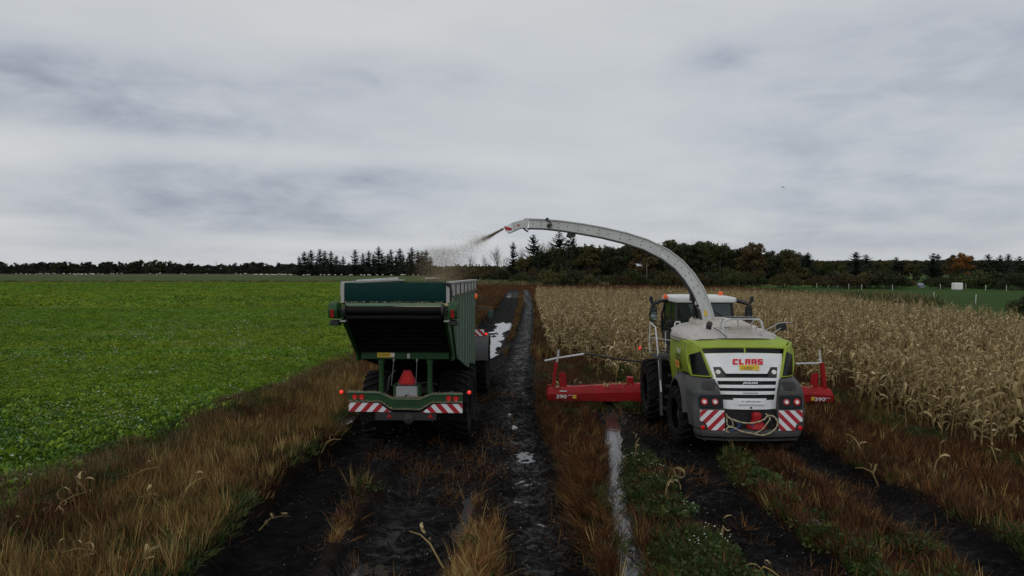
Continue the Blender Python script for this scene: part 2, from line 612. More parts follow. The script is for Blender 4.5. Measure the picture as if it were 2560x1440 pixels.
def glass_mat(key, tint, opacity=.35):
    m = bpy.data.materials.new(key)
    m.use_nodes = True
    t = m.node_tree
    t.nodes.remove(t.nodes['Principled BSDF'])
    tr = N(t, 'ShaderNodeBsdfTransparent')
    tr.inputs[0].default_value = (*tint, 1)
    gl = N(t, 'ShaderNodeBsdfGlossy')
    gl.inputs['Color'].default_value = (.75, .82, .82, 1)
    gl.inputs['Roughness'].default_value = .06
    df = N(t, 'ShaderNodeBsdfDiffuse')
    df.inputs[0].default_value = (.07, .085, .07, 1)
    fr = N(t, 'ShaderNodeFresnel')
    fr.inputs[0].default_value = 1.55
    tcn = t.nodes.new('ShaderNodeTexCoord')
    dm = ramp(t, noise(t, tcn.outputs['Object'], 5, 6, .7), [(.35, opacity * .5), (.75, opacity)])
    a = t.nodes.new('ShaderNodeMixShader')
    t.links.new(dm, a.inputs[0])
    t.links.new(tr.outputs[0], a.inputs[1])
    t.links.new(df.outputs[0], a.inputs[2])
    b = t.nodes.new('ShaderNodeMixShader')
    t.links.new(math_node(t, 'MULTIPLY_ADD', fr.outputs[0], .6, .04), b.inputs[0])
    t.links.new(a.outputs[0], b.inputs[1])
    t.links.new(gl.outputs[0], b.inputs[2])
    t.links.new(b.outputs[0], t.nodes['Material Output'].inputs['Surface'])
    M[key] = m


glass_mat('cab_glass', (.30, .40, .38))


# ------------------------------------------------------------------ scattering of uncountable plants
def scatter(name, pts, rots, scl, idx, protos, label=None, cat=None, group=None):
    """One 'stuff' object: copies of the prototype meshes on points (rotation, size and kind per point)."""
    n = len(pts)
    me = bpy.data.meshes.new(name)
    me.vertices.add(n)
    me.vertices.foreach_set('co', np.asarray(pts, 'f').ravel())
    for k, ty, arr in (('rot', 'FLOAT_VECTOR', np.asarray(rots, 'f')), ('scl', 'FLOAT', np.asarray(scl, 'f')), ('idx', 'INT', np.asarray(idx, 'i'))):
        at_ = me.attributes.new(k, ty, 'POINT')
        at_.data.foreach_set('vector' if ty == 'FLOAT_VECTOR' else 'value', arr.ravel())
    o = bpy.data.objects.new(name, me)
    COL.objects.link(o)
    c = bpy.data.collections.new(name + '_kinds')
    for i, p in enumerate(protos):
        po = bpy.data.objects.new('%s_%02d' % (name, i), p)
        c.objects.link(po)
    g = bpy.data.node_groups.new(name, 'GeometryNodeTree')
    g.interface.new_socket('Geometry', in_out='INPUT', socket_type='NodeSocketGeometry')
    g.interface.new_socket('Geometry', in_out='OUTPUT', socket_type='NodeSocketGeometry')
    gi, go = g.nodes.new('NodeGroupInput'), g.nodes.new('NodeGroupOutput')
    ci = g.nodes.new('GeometryNodeCollectionInfo')
    ci.inputs['Collection'].default_value = c
    ci.inputs['Separate Children'].default_value = True
    ci.inputs['Reset Children'].default_value = True
    ip = g.nodes.new('GeometryNodeInstanceOnPoints')
    ip.inputs['Pick Instance'].default_value = True

    def na(k, ty):
        a = g.nodes.new('GeometryNodeInputNamedAttribute')
        a.data_type = ty
        a.inputs['Name'].default_value = k
        return a.outputs[0]
    e2r = g.nodes.new('FunctionNodeEulerToRotation')
    g.links.new(na('rot', 'FLOAT_VECTOR'), e2r.inputs[0])
    g.links.new(gi.outputs[0], ip.inputs['Points'])
    g.links.new(ci.outputs[0], ip.inputs['Instance'])
    g.links.new(na('idx', 'INT'), ip.inputs['Instance Index'])
    g.links.new(e2r.outputs[0], ip.inputs['Rotation'])
    g.links.new(na('scl', 'FLOAT'), ip.inputs['Scale'])
    g.links.new(ip.outputs[0], go.inputs[0])
    md = o.modifiers.new('scatter', 'NODES')
    md.node_group = g
    tag(o, label, cat, group, 'stuff')
    return o


# ------------------------------------------------------------------ smooth value noise for shapes of the land
def vnoise(x, y, s, seed=0):
    r_ = np.random.default_rng(seed)
    tab = r_.random((257, 257))
    x, y = np.asarray(x, float) / s, np.asarray(y, float) / s
    xi, yi = np.floor(x).astype(int), np.floor(y).astype(int)
    fx, fy = x - xi, y - yi
    fx, fy = fx * fx * (3 - 2 * fx), fy * fy * (3 - 2 * fy)
    a, b = xi % 256, yi % 256
    return (tab[a, b] * (1 - fx) + tab[a + 1, b] * fx) * (1 - fy) + (tab[a, b + 1] * (1 - fx) + tab[a + 1, b + 1] * fx) * fy


def fbm(x, y, s, seed=0, oct=4, gain=.5):
    v, a, t = 0, 1, 0
    for i in range(oct):
        v = v + a * vnoise(x, y, s / 2 ** i, seed + i)
        t += a
        a *= gain
    return v / t


def pdist(X, Y, line):
    d = np.full(np.shape(X), 1e9)
    for (x0, y0), (x1, y1) in zip(line[:-1], line[1:]):
        dx, dy = x1 - x0, y1 - y0
        t = np.clip(((X - x0) * dx + (Y - y0) * dy) / (dx * dx + dy * dy), 0, 1)
        d = np.minimum(d, np.hypot(X - x0 - t * dx, Y - y0 - t * dy))
    return d


def inside(X, Y, poly):
    r_ = np.zeros(np.shape(X), bool)
    for (x0, y0), (x1, y1) in zip(poly, poly[1:] + poly[:1]):
        c = ((y0 > Y) != (y1 > Y))
        with np.errstate(divide='ignore', invalid='ignore'):
            xx = (x1 - x0) * (Y - y0) / (y1 - y0 if y1 != y0 else 1e-9) + x0
        r_ ^= c & (X < xx)
    return r_


def sstep(a, b, x):
    t = np.clip((x - a) / (b - a), 0, 1)
    return t * t * (3 - 2 * t)
# ------------------------------------------------------------------ the land
HEAD = .0227                                           # the rows run a touch right of the view axis
TRACKS = [  # centre line, half width, depth
    ([(-3.75, 4), (-3.85, 10.3), (-4.15, 13.7), (-4.15, 18), (-3.75, 22), (-3.5, 27), (-3.2, 34), (-2.3, 46), (-1.2, 70), (-.6, 110), (.2, 150)], .92, .46),
    ([(-1.8, 4), (-1.9, 12.6), (-1.75, 18), (-1.55, 24), (-1.3, 32), (-1.25, 42), (-.7, 55), (-.1, 80), (.2, 110), (.6, 150)], .92, .24),
    ([(.45, 4), (.5, 10.3), (.42, 14), (.38, 17), (.15, 21.5), (.15, 28), (.55, 40), (1.35, 62), (2.15, 90), (2.7, 130), (2.9, 150)], .76, .20),
    ([(4.35, 4), (4.3, 10.4), (4.05, 13), (4.15, 16.6), (4.4, 19), (4.6, 22)], .82, .19),
    ([(7.5, 4), (7.4, 10.9), (7.25, 13.9), (7.15, 18.5), (7.2, 22)], .72, .18),
]
STREAM = [(1.65, 4), (1.8, 10.3), (2.14, 14.2), (2.5, 17.3), (2.9, 20), (3.35, 23.6)]
POOLS = [  # centre line, half width, dug depth
    (STREAM, .22, .20),
    ([(-1.36, 38.5), (-1.12, 46), (-.78, 55), (-.45, 63)], .46, .26),
    ([(-2.66, 9.9), (-2.52, 10.6), (-2.42, 11.2)], .15, .15), ([(-2.22, 12.2), (-2.12, 12.8)], .10, .12), ([(-1.55, 10.2), (-1.5, 10.7)], .08, .10),
    ([(.47, 12.5), (.40, 15), (.34, 18), (.15, 21.5), (.15, 25)], .24, .035), ([(-2.0, 9.5), (-1.95, 12)], .30, .030),
    ([(-5.1, 20.0), (-4.95, 21.3)], .14, .12),
    ([(.05, 118), (.3, 140)], .8, .26), ([(2.35, 106), (2.5, 120)], .6, .26),
    ([(5.35, 11.9), (5.2, 12.9)], .13, .14), ([(10.9, 17.6), (12.6, 20.3)], .25, .15), ([(12.4, 18.3), (13.4, 18.9)], .3, .18),
    ([(-.85, 11.6), (-.75, 13.9)], .10, .09),
]
WATER_Z = -.115
MAIZE_FAR = [(3.0, 97), (28, 83), (32, 66), (29.5, 39), (29, 4)]


def field_edge(Y):
    return np.interp(Y, [4, 12, 15, 20, 33, 40, 60, 120, 215], [-9.5, -9.25, -9.2, -8.9, -7.8, -7.9, -8.8, -10, -10.5])


def mud_mask(X, Y):
    wob = (fbm(X, Y, 1.3, 3, 3) - .5) * .75
    m = np.zeros(np.shape(X))
    for line, hw, dp in TRACKS:
        d = pdist(X, Y, line)
        m = np.maximum(m, 1 - sstep(hw * .78, hw * 1.22, d + wob * hw * .55))
    # churned ground between the wheel ruts beside the trailer
    c = (1 - sstep(.7, 1.25, np.abs(X + .45) + wob * .6)) * sstep(12.8, 14.6, Y + wob * 2) * (1 - sstep(33, 40, Y))
    c2 = (1 - sstep(.35, .95, np.abs(X + 2.9) + wob * .6)) * sstep(13.5, 16, Y + wob * 2) * (1 - sstep(30, 36, Y))
    c3 = (1 - sstep(.8, 1.4, np.abs(X - 3.6) + wob)) * sstep(15.5, 17.5, Y + wob * 2) * (1 - sstep(21, 23, Y)) * .8
    harv_shade = (1 - sstep(1.45, 1.95, np.abs(X - 5.75) + wob)) * sstep(16.2, 17.0, Y + wob) * (1 - sstep(22, 23.5, Y))  # painted shade: ground blackened like mud beneath the harvester body
    return np.maximum(np.maximum(m, c), np.maximum(np.maximum(c2, c3), harv_shade))


def pool_dip(X, Y):
    wob = (fbm(X, Y, .9, 21, 4) - .5)
    z = np.zeros(np.shape(X))
    for line, hw, dp in POOLS:
        d = pdist(X, Y, line)
        z = np.minimum(z, -dp * (1 - sstep(hw * .45, hw * 1.6, d + wob * hw * 1.9)))
    return z


def ground_z(X, Y):
    X, Y = np.asarray(X, float), np.asarray(Y, float)
    near = 1 - sstep(70, 160, Y)
    z = (fbm(X, Y, 3.0, 31, 3) - .5) * .14 * near
    rut = np.zeros(X.shape)
    berm = np.zeros(X.shape)
    wob = (fbm(X, Y, 1.1, 5, 3) - .5) * .35
    for line, hw, dp in TRACKS:
        d = (pdist(X, Y, line) + wob * hw) / hw
        fade = 1 - sstep(100, 150, Y)
        rut = np.minimum(rut, -dp * (1 - sstep(.55, 1.18, d)) * fade)
        berm = np.maximum(berm, .10 * np.exp(-((d - 1.38) / .26) ** 2) * fade)
    z = z + rut + berm * (rut > -.1)
    mm = mud_mask(X, Y)
    z = z + mm * ((fbm(X, Y, .62, 41, 4, .72) - .5) * .32) * near
    # tyre lug prints across the ruts
    for line, hw, dp in TRACKS[1:]:
        d = pdist(X, Y, line)
        pr = np.sin((Y + np.abs(X - np.interp(Y, [p[1] for p in line], [p[0] for p in line])) * .9) * 2 * PI / .30)
        z = z + .045 * pr * (1 - sstep(hw * .6, hw * .95, d)) * (fbm(X, Y, 1.7, 51, 2) > .42) * near
    return z + pool_dip(X, Y)


def axis_lines(dense0, dense1, step, lo, hi, grow):
    a = list(np.arange(dense0, dense1 + 1e-6, step))
    s, x = step, dense1
    while x < hi:
        s *= grow
        x += s
        a.append(min(x, hi))
    s, x = step, dense0
    b = []
    while x > lo:
        s *= grow
        x -= s
        b.append(max(x, lo))
    return np.array(b[::-1] + a)


xs = axis_lines(-6.2, 8.6, .075, -9000, 9000, 1.13)
ys = axis_lines(8.6, 27, .085, -60, 9000, 1.035)
GX, GY = np.meshgrid(xs, ys)
GZ = ground_z(GX, GY)
flat = np.abs(GX) > 200
GZ = np.where(flat | (GY > 260), 0.0, GZ)


def land_colour(X, Y):
    sh = X.shape
    n1, n2 = fbm(X, Y, 9, 61, 4), fbm(X, Y, 2.2, 71, 4)
    C = np.zeros(sh + (3,))

    def put(mask, col, vary=.5):
        k = np.clip(mask, 0, 1)[..., None]
        v = (1 + vary * (n1 - .5) + vary * (n2 - .5))[..., None]
        C[:] = C * (1 - k) + np.array(col) * v * k
    put(np.ones(sh), (.058, .064, .024))
    left = X < field_edge(Y)
    put((left & (Y < 216)) * 1.0, (.045, .085, .012), .5)
    put((left & (Y < 216)) * sstep(40, 75, Y), (.118, .20, .016), .2)
    band = sstep(.50, .62, fbm(X * .25 + Y * .18, Y, 8, 81, 4))
    put((left & (Y < 216)) * sstep(40, 75, Y) * band * .6, (.15, .22, .016), .2)
    put(((X < 60) & (Y > 216) & (Y < 232)) * (X < -12), (.040, .043, .020), .6)
    put(((X < -12) & (Y >= 232) & (Y < 410)) * 1.0, (.062, .088, .024), .25)
    put(((X > -40) & (X < 0) & (Y >= 190) & (Y < 480)) * 1.0, (.058, .105, .020), .25)
    put(((X < 20) & (Y >= 410) & (Y < 625)) * 1.0, (.085, .090, .042), .35)
    mid = (X >= field_edge(Y)) & (X < 3.4 + .01 * Y) & (Y < 200)
    put(mid * 1.0, (.026, .014, .007), .6)
    put((mid | ((X > 2) & (X < 58))) * sstep(104, 112, Y + (n1 - .5) * 14) * (1 - sstep(182, 190, Y)), (.062, .021, .012), .4)
    put(((X > 2.5) & (Y < 98) & (X < 30.5)) * 1.0, (.024, .012, .007), .6)
    wg = sstep(.52, .66, fbm(X, Y, 4.5, 91, 3))
    put(((X > 1.0) & (Y < 98) & (X < 30.5)) * wg * .8, (.030, .045, .012), .4)
    put(((X > 33) & (Y > 62) & (Y < 172)) * sstep(0, 6, X - 33 - (Y - 64) * .02), (.036, .072, .014), .35)
    put(((X > 40) & (Y > 172) & (Y < 420)) * 1.0, (.048, .105, .016), .3)
    put((Y > 640) * 1.0, (.06, .07, .035), .3)
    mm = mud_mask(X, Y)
    put(mm * (Y < 160), (.0042, .0038, .0036), .7)  # black of the mud, and of the shade painted under the harvester
    g_ = lambda k, w_: np.exp(-(pdist(X, Y, TRACKS[k][0]) / w_) ** 2)
    glo = .12 + 1.25 * g_(2, .42) * sstep(9, 12, Y) + .55 * g_(1, .75) * (Y < 26) + .22 * g_(3, .6) + .12 * g_(4, .6)
    wet = np.clip(mm * np.clip(glo, 0, 1) + (pool_dip(X, Y) < -.03) * .6, 0, 1) * (Y < 160)
    return C, wet


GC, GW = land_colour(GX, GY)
ny, nx = GX.shape
me = bpy.data.meshes.new('ground')
me.vertices.add(nx * ny)
me.vertices.foreach_set('co', np.stack([GX, GY, GZ], -1).astype('f').ravel())
ii = np.arange(nx * ny).reshape(ny, nx)
quads = np.stack([ii[:-1, :-1], ii[:-1, 1:], ii[1:, 1:], ii[1:, :-1]], -1).reshape(-1, 4)
me.loops.add(quads.size)
me.loops.foreach_set('vertex_index', quads.ravel().astype('i'))
me.polygons.add(len(quads))
me.polygons.foreach_set('loop_start', np.arange(0, quads.size, 4, dtype='i'))
me.update(calc_edges=True)
me.shade_smooth()
ca = me.attributes.new('soil', 'FLOAT_COLOR', 'POINT')
ca.data.foreach_set('color', np.concatenate([GC, np.ones(GC.shape[:2] + (1,))], -1).astype('f').ravel())
wa = me.attributes.new('wet', 'FLOAT', 'POINT')
wa.data.foreach_set('value', GW.astype('f').ravel())

gm = bpy.data.materials.new('soil')
gm.use_nodes = True
t = gm.node_tree
bs = t.nodes['Principled BSDF']
a1 = N(t, 'ShaderNodeAttribute', attribute_name='soil')
a2 = N(t, 'ShaderNodeAttribute', attribute_name='wet')
geo = t.nodes.new('ShaderNodeNewGeometry')
pos = geo.outputs['Position']
fine = noise(t, pos, 9.0, 8, .68)
grit = noise(t, pos, 55.0, 4, .6)
vo = t.nodes.new('ShaderNodeTexVoronoi')
vo.feature = 'SMOOTH_F1'
vo.inputs['Scale'].default_value = 6.5
vo.inputs['Randomness'].default_value = 1.0
warp = t.nodes.new('ShaderNodeVectorMath')
warp.operation = 'MULTIPLY_ADD'
nz = t.nodes.new('ShaderNodeTexNoise')
nz.inputs['Scale'].default_value = 4.0
t.links.new(pos, nz.inputs['Vector'])
t.links.new(nz.outputs['Color'], warp.inputs[0])
warp.inputs[1].default_value = (.35, .35, .35)
t.links.new(pos, warp.inputs[2])
t.links.new(warp.outputs[0], vo.inputs['Vector'])
clod = math_node(t, 'MULTIPLY', vo.outputs['Distance'], a2.outputs['Fac'])
val = math_node(t, 'MULTIPLY_ADD', fine, 1.3, .35)
hs = t.nodes.new('ShaderNodeHueSaturation')
t.links.new(val, hs.inputs['Value'])
t.links.new(a1.outputs['Color'], hs.inputs['Color'])
t.links.new(hs.outputs[0], bs.inputs['Base Color'])
mp = t.nodes.new('ShaderNodeMapping')
mp.inputs['Scale'].default_value = (3.0, 11.0, 6.0)          # lug prints lie across the rut
t.links.new(pos, mp.inputs['Vector'])
across = noise(t, mp.outputs[0], 1.0, 5, .6, .6)
wetn = ramp(t, noise(t, pos, 1.3, 5, .6), [(.40, 0.0), (.62, 1.0)])
wetn2 = ramp(t, across, [(.46, 0.0), (.62, 1.0)])
sheen = math_node(t, 'MULTIPLY', a2.outputs['Fac'], math_node(t, 'MULTIPLY', math_node(t, 'MULTIPLY_ADD', wetn, .7, .3), math_node(t, 'MULTIPLY_ADD', wetn2, .9, .2)))
t.links.new(math_node(t, 'MULTIPLY_ADD', sheen, -.70, .92), bs.inputs['Roughness'])
t.links.new(math_node(t, 'MULTIPLY_ADD', sheen, 1.0, .06), bs.inputs['Specular IOR Level'])
bmp = t.nodes.new('ShaderNodeBump')
bmp.inputs['Strength'].default_value = 1.0
bmp.inputs['Distance'].default_value = .085
hh = math_node(t, 'MULTIPLY_ADD', math_node(t, 'MULTIPLY', across, a2.outputs['Fac']), .9, math_node(t, 'MULTIPLY_ADD', grit, .22, math_node(t, 'MULTIPLY_ADD', clod, .9, fine)))
t.links.new(hh, bmp.inputs['Height'])
t.links.new(bmp.outputs[0], bs.inputs['Normal'])
me.materials.append(gm)
ground = bpy.data.objects.new('ground', me)
COL.objects.link(ground)
tag(ground, kind='structure')

# standing water: one sheet per hollow, its shore is where the ground rises through it
wm = bpy.data.materials.new('puddle_water')
wm.use_nodes = True
t = wm.node_tree
bs = t.nodes['Principled BSDF']
bs.inputs['Base Color'].default_value = (.040, .038, .036, 1)
bs.inputs['Roughness'].default_value = .09
bs.inputs['IOR'].default_value = 1.4
bs.inputs['Specular IOR Level'].default_value = .5
geo = t.nodes.new('ShaderNodeNewGeometry')
bmp = t.nodes.new('ShaderNodeBump')
bmp.inputs['Strength'].default_value = .22
bmp.inputs['Distance'].default_value = .02
t.links.new(noise(t, geo.outputs['Position'], 3.5, 3), bmp.inputs['Height'])
t.links.new(bmp.outputs[0], bs.inputs['Normal'])
for line, hw, dp in POOLS:
    lx, ly = np.array([p[0] for p in line]), np.array([p[1] for p in line])
    ext = hw * 2.2 + .2
    cell = .028 if ly.max() < 16 else (.045 if ly.max() < 30 else .11)
    gx, gy = np.meshgrid(np.arange(lx.min() - ext, lx.max() + ext, cell), np.arange(max(6, ly.min() - ext), ly.max() + ext, cell))
    cx_ = np.concatenate([np.linspace(p[0], q[0], 12) for p, q in zip(line[:-1], line[1:])])
    cy_ = np.concatenate([np.linspace(p[1], q[1], 12) for p, q in zip(line[:-1], line[1:])])
    lv = float(np.median(ground_z(cx_, cy_))) + (.50 if dp > .1 else .45) * dp
    if dp < .05: lv = float(np.percentile(ground_z(gx, gy)[pdist(gx, gy, line) < hw], 22))
    wob = fbm(gx, gy, .9, 21, 4) - .5
    near = pdist(gx, gy, line) + wob * hw * 2.6 + (fbm(gx, gy, .25, 22, 3) - .5) * .16 < hw * 1.5
    wetc = near & (ground_z(gx, gy) < lv + .012)
    ids = -np.ones(gx.shape, int)
    cellm = wetc[:-1, :-1] | wetc[1:, :-1] | wetc[:-1, 1:] | wetc[1:, 1:]
    cm = cellm & (near[:-1, :-1] & near[1:, :-1] & near[:-1, 1:] & near[1:, 1:])
    if not cm.any(): continue
    b = MB()
    jj, ii2 = np.nonzero(cm)
    vid, vv, ff = {}, [], []
    for j, i in zip(jj, ii2):
        q = []
        for (dj, di) in ((0, 0), (0, 1), (1, 1), (1, 0)):
            key = (j + dj, i + di)
            if key not in vid:
                vid[key] = len(vv)
                vv.append((gx[key], gy[key], 0))
            q.append(vid[key])
        ff.append(tuple(q))
    b.add(vv, ff)
    w = b.build('puddle', wm, smooth=0, fix=False)
    w.location.z = lv
    tag(w, kind='structure')


def gz(x, y):
    return float(ground_z(np.array([x]), np.array([y]))[0])
# ------------------------------------------------------------------ trees, hedges and the far side of the fields
def leaf_cloud(b, blobs, n, size, r_, flat=.0):
    """Leaf-sized faces spread through ellipsoid clumps (centre, radii)."""
    w = np.array([bl[1][0] * bl[1][1] * bl[1][2] for bl in blobs]) ** (2 / 3)
    w /= w.sum()
    for i in r_.choice(len(blobs), n, p=w):
        c, rd = blobs[i]
        d = r_.normal(size=3)
        d /= np.linalg.norm(d)
        rr = r_.random() ** .45
        p = Vector((c[0] + d[0] * rd[0] * rr, c[1] + d[1] * rd[1] * rr, c[2] + d[2] * rd[2] * rr))
        q = Vector(r_.normal(size=3)).normalized()
        e = q.orthogonal().normalized()
        f = q.cross(e)
        s = size * (.55 + .9 * r_.random())
        k = .45 + .4 * r_.random()
        b.add([p - e * s, p - f * s * k + e * s * .2, p + e * s, p + f * s * k - e * s * .1], [(0, 1, 2, 3)])


def limb(b, p0, p1, r0, r1, r_, n=5, bend=.12):
    p0, p1 = Vector(p0), Vector(p1)
    L = (p1 - p0).length
    P, Q = [], []
    for i in range(4):
        t = i / 3
        P.append(p0.lerp(p1, t) + Vector(r_.normal(size=3)) * L * bend * (t * (1 - t) * 2))
        Q.append(r0 + (r1 - r0) * t)
    b.tube(P, Q, n)
    return P


def broadleaf(seed, h, w, n, size, base=.22):
    r_ = np.random.default_rng(seed)
    tr, cr = MB(), MB()
    limb(tr, (0, 0, -.3), (r_.normal() * .3, r_.normal() * .3, h * .8), h * .022, h * .008, r_, 6, .05)
    blobs = []
    for i in range(17):
        a = r_.random() * 2 * PI
        z = h * (base + .12 + (.80 - base) * r_.random())
        prof = math.sin(PI * min(1, (z / h - base + .08) / (1.02 - base))) ** .55
        rr = w * .5 * prof * (.35 + .55 * r_.random())
        c = (rr * math.cos(a), rr * math.sin(a), z)
        blobs.append((c, (w * (.10 + .10 * r_.random()), w * (.10 + .10 * r_.random()), h * (.06 + .07 * r_.random()))))
        limb(tr, (0, 0, z * (.45 + .25 * r_.random())), c, h * .007, h * .002, r_, 4)
    for i in range(9):                                              # twigs that break the outline
        a = r_.random() * 2 * PI
        z = h * (.72 + .2 * r_.random())
        limb(tr, (0, 0, h * .6), (w * .3 * math.cos(a), w * .3 * math.sin(a), z + h * .13), h * .004, h * .001, r_, 3)
    blobs.append(((0, 0, h * .72), (w * .22, w * .22, h * .16)))
    leaf_cloud(cr, blobs, n, size, r_)
    return tr, cr


def bush(seed, h, w, n, size):
    r_ = np.random.default_rng(seed)
    tr, cr = MB(), MB()
    blobs = []
    for i in range(15):
        a, q = r_.random() * 2 * PI, r_.random() ** .6
        x, y = w * .42 * q * math.cos(a), w * .42 * q * math.sin(a)
        top = h * (1 - .45 * q * q) * (.75 + .2 * r_.random())
        blobs.append(((x, y, top * .62), (w * .14, w * .14, top * .40)))
        limb(tr, (x * .2, y * .2, -.1), (x, y, top * .8), h * .016, h * .004, r_, 4)
        for k in range(2):
            limb(tr, (x, y, top * .6), (x * 1.1 + r_.normal() * .3, y * 1.1 + r_.normal() * .3, top * (1.0 + .1 * r_.random())), h * .006, h * .002, r_, 3)
    leaf_cloud(cr, blobs, n, size, r_)
    return tr, cr


def conifer(seed, h, w, ragged=.35, bare=.08):
    r_ = np.random.default_rng(seed)
    tr, cr = MB(), MB()
    tr.tube([(0, 0, -.3), (0, 0, h * .5), (r_.normal() * .05, 0, h)], [h * .017, h * .011, h * .002], 6)
    z = h * bare
    while z < h * .99:
        t = (z / h - bare) / (1 - bare)
        nb = int(6 + 3 * (1 - t))
        rad = w * .5 * (1 - t) ** .62 * (.95 if t > .12 else .7 + 2 * t) * (.72 + .5 * r_.random()) + .12
        a0 = r_.random() * 6
        lush = .75 + .5 * r_.random()
        for k in range(nb):
            if r_.random() < ragged * .22: continue
            a = a0 + 2 * PI * k / nb + r_.normal() * .22
            L = rad * (1 - ragged * r_.random()) * (1.22 if r_.random() < .12 else 1)
            dx, dy = math.cos(a), math.sin(a)
            droop = .10 + .22 * r_.random()
            m = max(2, int(L / .62))
            prev = Vector((0, 0, z))
            for i in range(1, m + 1):
                s = i / m
                p = Vector((dx * L * s, dy * L * s, z - L * droop * math.sin(s * 2.0) + L * .42 * s * s))
                wd = (.28 + .40 * (1 - s)) * lush * (.7 + .6 * r_.random()) * min(1.0, .35 + L * .28)
                side = Vector((-dy, dx, 0)) * wd
                hg = Vector((0, 0, -wd * (.75 + .7 * r_.random())))
                cr.add([prev - side + hg, prev, p, p - side * .45 + hg * .6], [(0, 1, 2, 3)])
                cr.add([prev, prev + side + hg, p + side * .45 + hg * .6, p], [(0, 1, 2, 3)])
                if r_.random() < .6:
                    cr.add([prev, p, p + hg * 1.3 + side * .2 * r_.normal()], [(0, 1, 2)])
                prev = p
            tip = prev + Vector((dx * .4, dy * .4, .22))
            sd_ = Vector((-dy, dx, -.2)) * .14
            cr.add([prev - sd_, tip, prev + sd_], [(0, 1, 2)])
        z += h * (.034 + .022 * r_.random()) * (1 - .45 * t)
    return tr, cr


def bare_tree(seed, h, w):
    r_ = np.random.default_rng(seed)
    tr, cr = MB(), MB()

    def grow(b, p, d, L, r0, lev):
        q = p + d * L
        limb(b, p, q, r0, r0 * .6, r_, 5 if lev == 0 else 3, .06)
        if lev >= 4: return
        for k in range(3 if lev < 3 else 2):
            dd = (d + Vector(r_.normal(size=3)) * (.42 if lev else .30) + Vector((0, 0, .28))).normalized()
            grow(cr, p.lerp(q, .55 + .45 * r_.random()), dd, L * (.62 + .2 * r_.random()), r0 * .55, lev + 1)
    for k in range(3):
        grow(tr, Vector((r_.normal() * w * .08, r_.normal() * w * .08, -.2)), Vector((r_.normal() * .12, r_.normal() * .12, 1)).normalized(), h * .36, h * .014, 0)
    return tr, cr


class Kind:
    def __init__(s, name, built, trunk, h, crown_name='crown'):
        tr, cr = built
        s.h, s.name, s.cn = h, name, crown_name
        s.tm = tr.mesh(name + '_trunk', M[trunk], 60)
        s.cm = {}
        s.cr = cr

    def place(s, px, D, h, leaf, label, cat='tree', group=None, wx=1.0, name=None):
        if leaf not in s.cm:
            s.cm[leaf] = s.cr.mesh(s.name + '_crown', M[leaf], 0)
        X = (px - 1280) / FPX * D
        rt = empty(name or s.name, (X, D, 0), rnd.random() * 6.28)
        k = h / s.h
        rt.scale = (k * wx, k * wx, k)
        for nm, me_ in (('trunk', s.tm), (s.cn, s.cm[leaf])):
            o = bpy.data.objects.new(nm, me_)
            COL.objects.link(o)
            o.parent = rt
        tag(rt, label, cat, group)
        return rt


def top_h(ytop, D):
    return CAM_H + (HORIZ - ytop) * D / FPX


oaks = [Kind('broadleaf_tree', broadleaf(100 + i, 12, 9.5, 3000, .30, .12), 'bark', 12) for i in range(5)]
hedgers = [Kind('hedgerow_tree', broadleaf(200 + i, 10, 8.5, 1100, .42, .10), 'bark', 10) for i in range(4)]
spruces = [Kind('spruce_tree', conifer(300 + i, 18, 11.5, .55, .06), 'bark', 18) for i in range(5)]
bushes = [Kind('willow_bush', bush(400 + i, 4, 8, 2600, .17), 'bark', 4, 'foliage') for i in range(4)]
bares = [Kind('bare_tree', bare_tree(500 + i, 12, 5), 'bark_pale', 12, 'branches') for i in range(3)]

# left hedgerow, 600 m off
G = 'trees of the hedgerow along the left horizon'
x = -14
while x < 748:
    D = 600 + rnd.uniform(-16, 16)
    yt = 656 + 5 * math.sin(x * .021) * math.sin(x * .0061 + 2) + rnd.uniform(-4.5, 3.5) + (3 if 430 < x < 700 else 0)
    rnd.choice(hedgers).place(x, D, top_h(yt, D), rnd.choice(['leaf_hedge_hazed', 'leaf_hedge_hazed', 'leaf_hedge_hazed', 'leaf_dark']),
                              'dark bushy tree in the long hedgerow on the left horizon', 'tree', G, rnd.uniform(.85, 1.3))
    x += rnd.uniform(9, 17)
# its low under-storey shows as one mass
pts = [((rnd.uniform(-30, 760) - 1280) / FPX * 606, 606 + rnd.uniform(-12, 12), 0) for _ in range(420)]
wpts = [((rnd.uniform(1290, 2050) - 1280) / FPX * 262, 262 + rnd.uniform(-8, 8), 0) for _ in range(260)]
scatter('wood_undergrowth', wpts, [(0, 0, rnd.uniform(0, 6.28)) for _ in wpts], [rnd.uniform(.9, 1.9) for _ in wpts], [rnd.randrange(2) for _ in wpts],
        [bushes[i].cr.mesh('undergrowth', M['leaf_dark'], 0) for i in range(2)], 'dark undergrowth filling the wood behind the maize', 'undergrowth')
scatter('hedge_undergrowth', pts, [(0, 0, rnd.uniform(0, 6.28)) for _ in pts], [rnd.uniform(.5, 1.1) for _ in pts], [rnd.randrange(2) for _ in pts],
        [bushes[i].cr.mesh('undergrowth', M['leaf_hedge_hazed'], 0) for i in range(2)], 'low dark undergrowth filling the foot of the left hedgerow', 'undergrowth')
for px, D, yt, lab in ((672, 470, 672, 'small dark round tree alone in the pale sheep pasture'), (494, 520, 674, 'smaller dark bush tree on the far sheep pasture')):
    oaks[1].place(px, D, top_h(yt, D), 'leaf_dark', lab, 'tree')

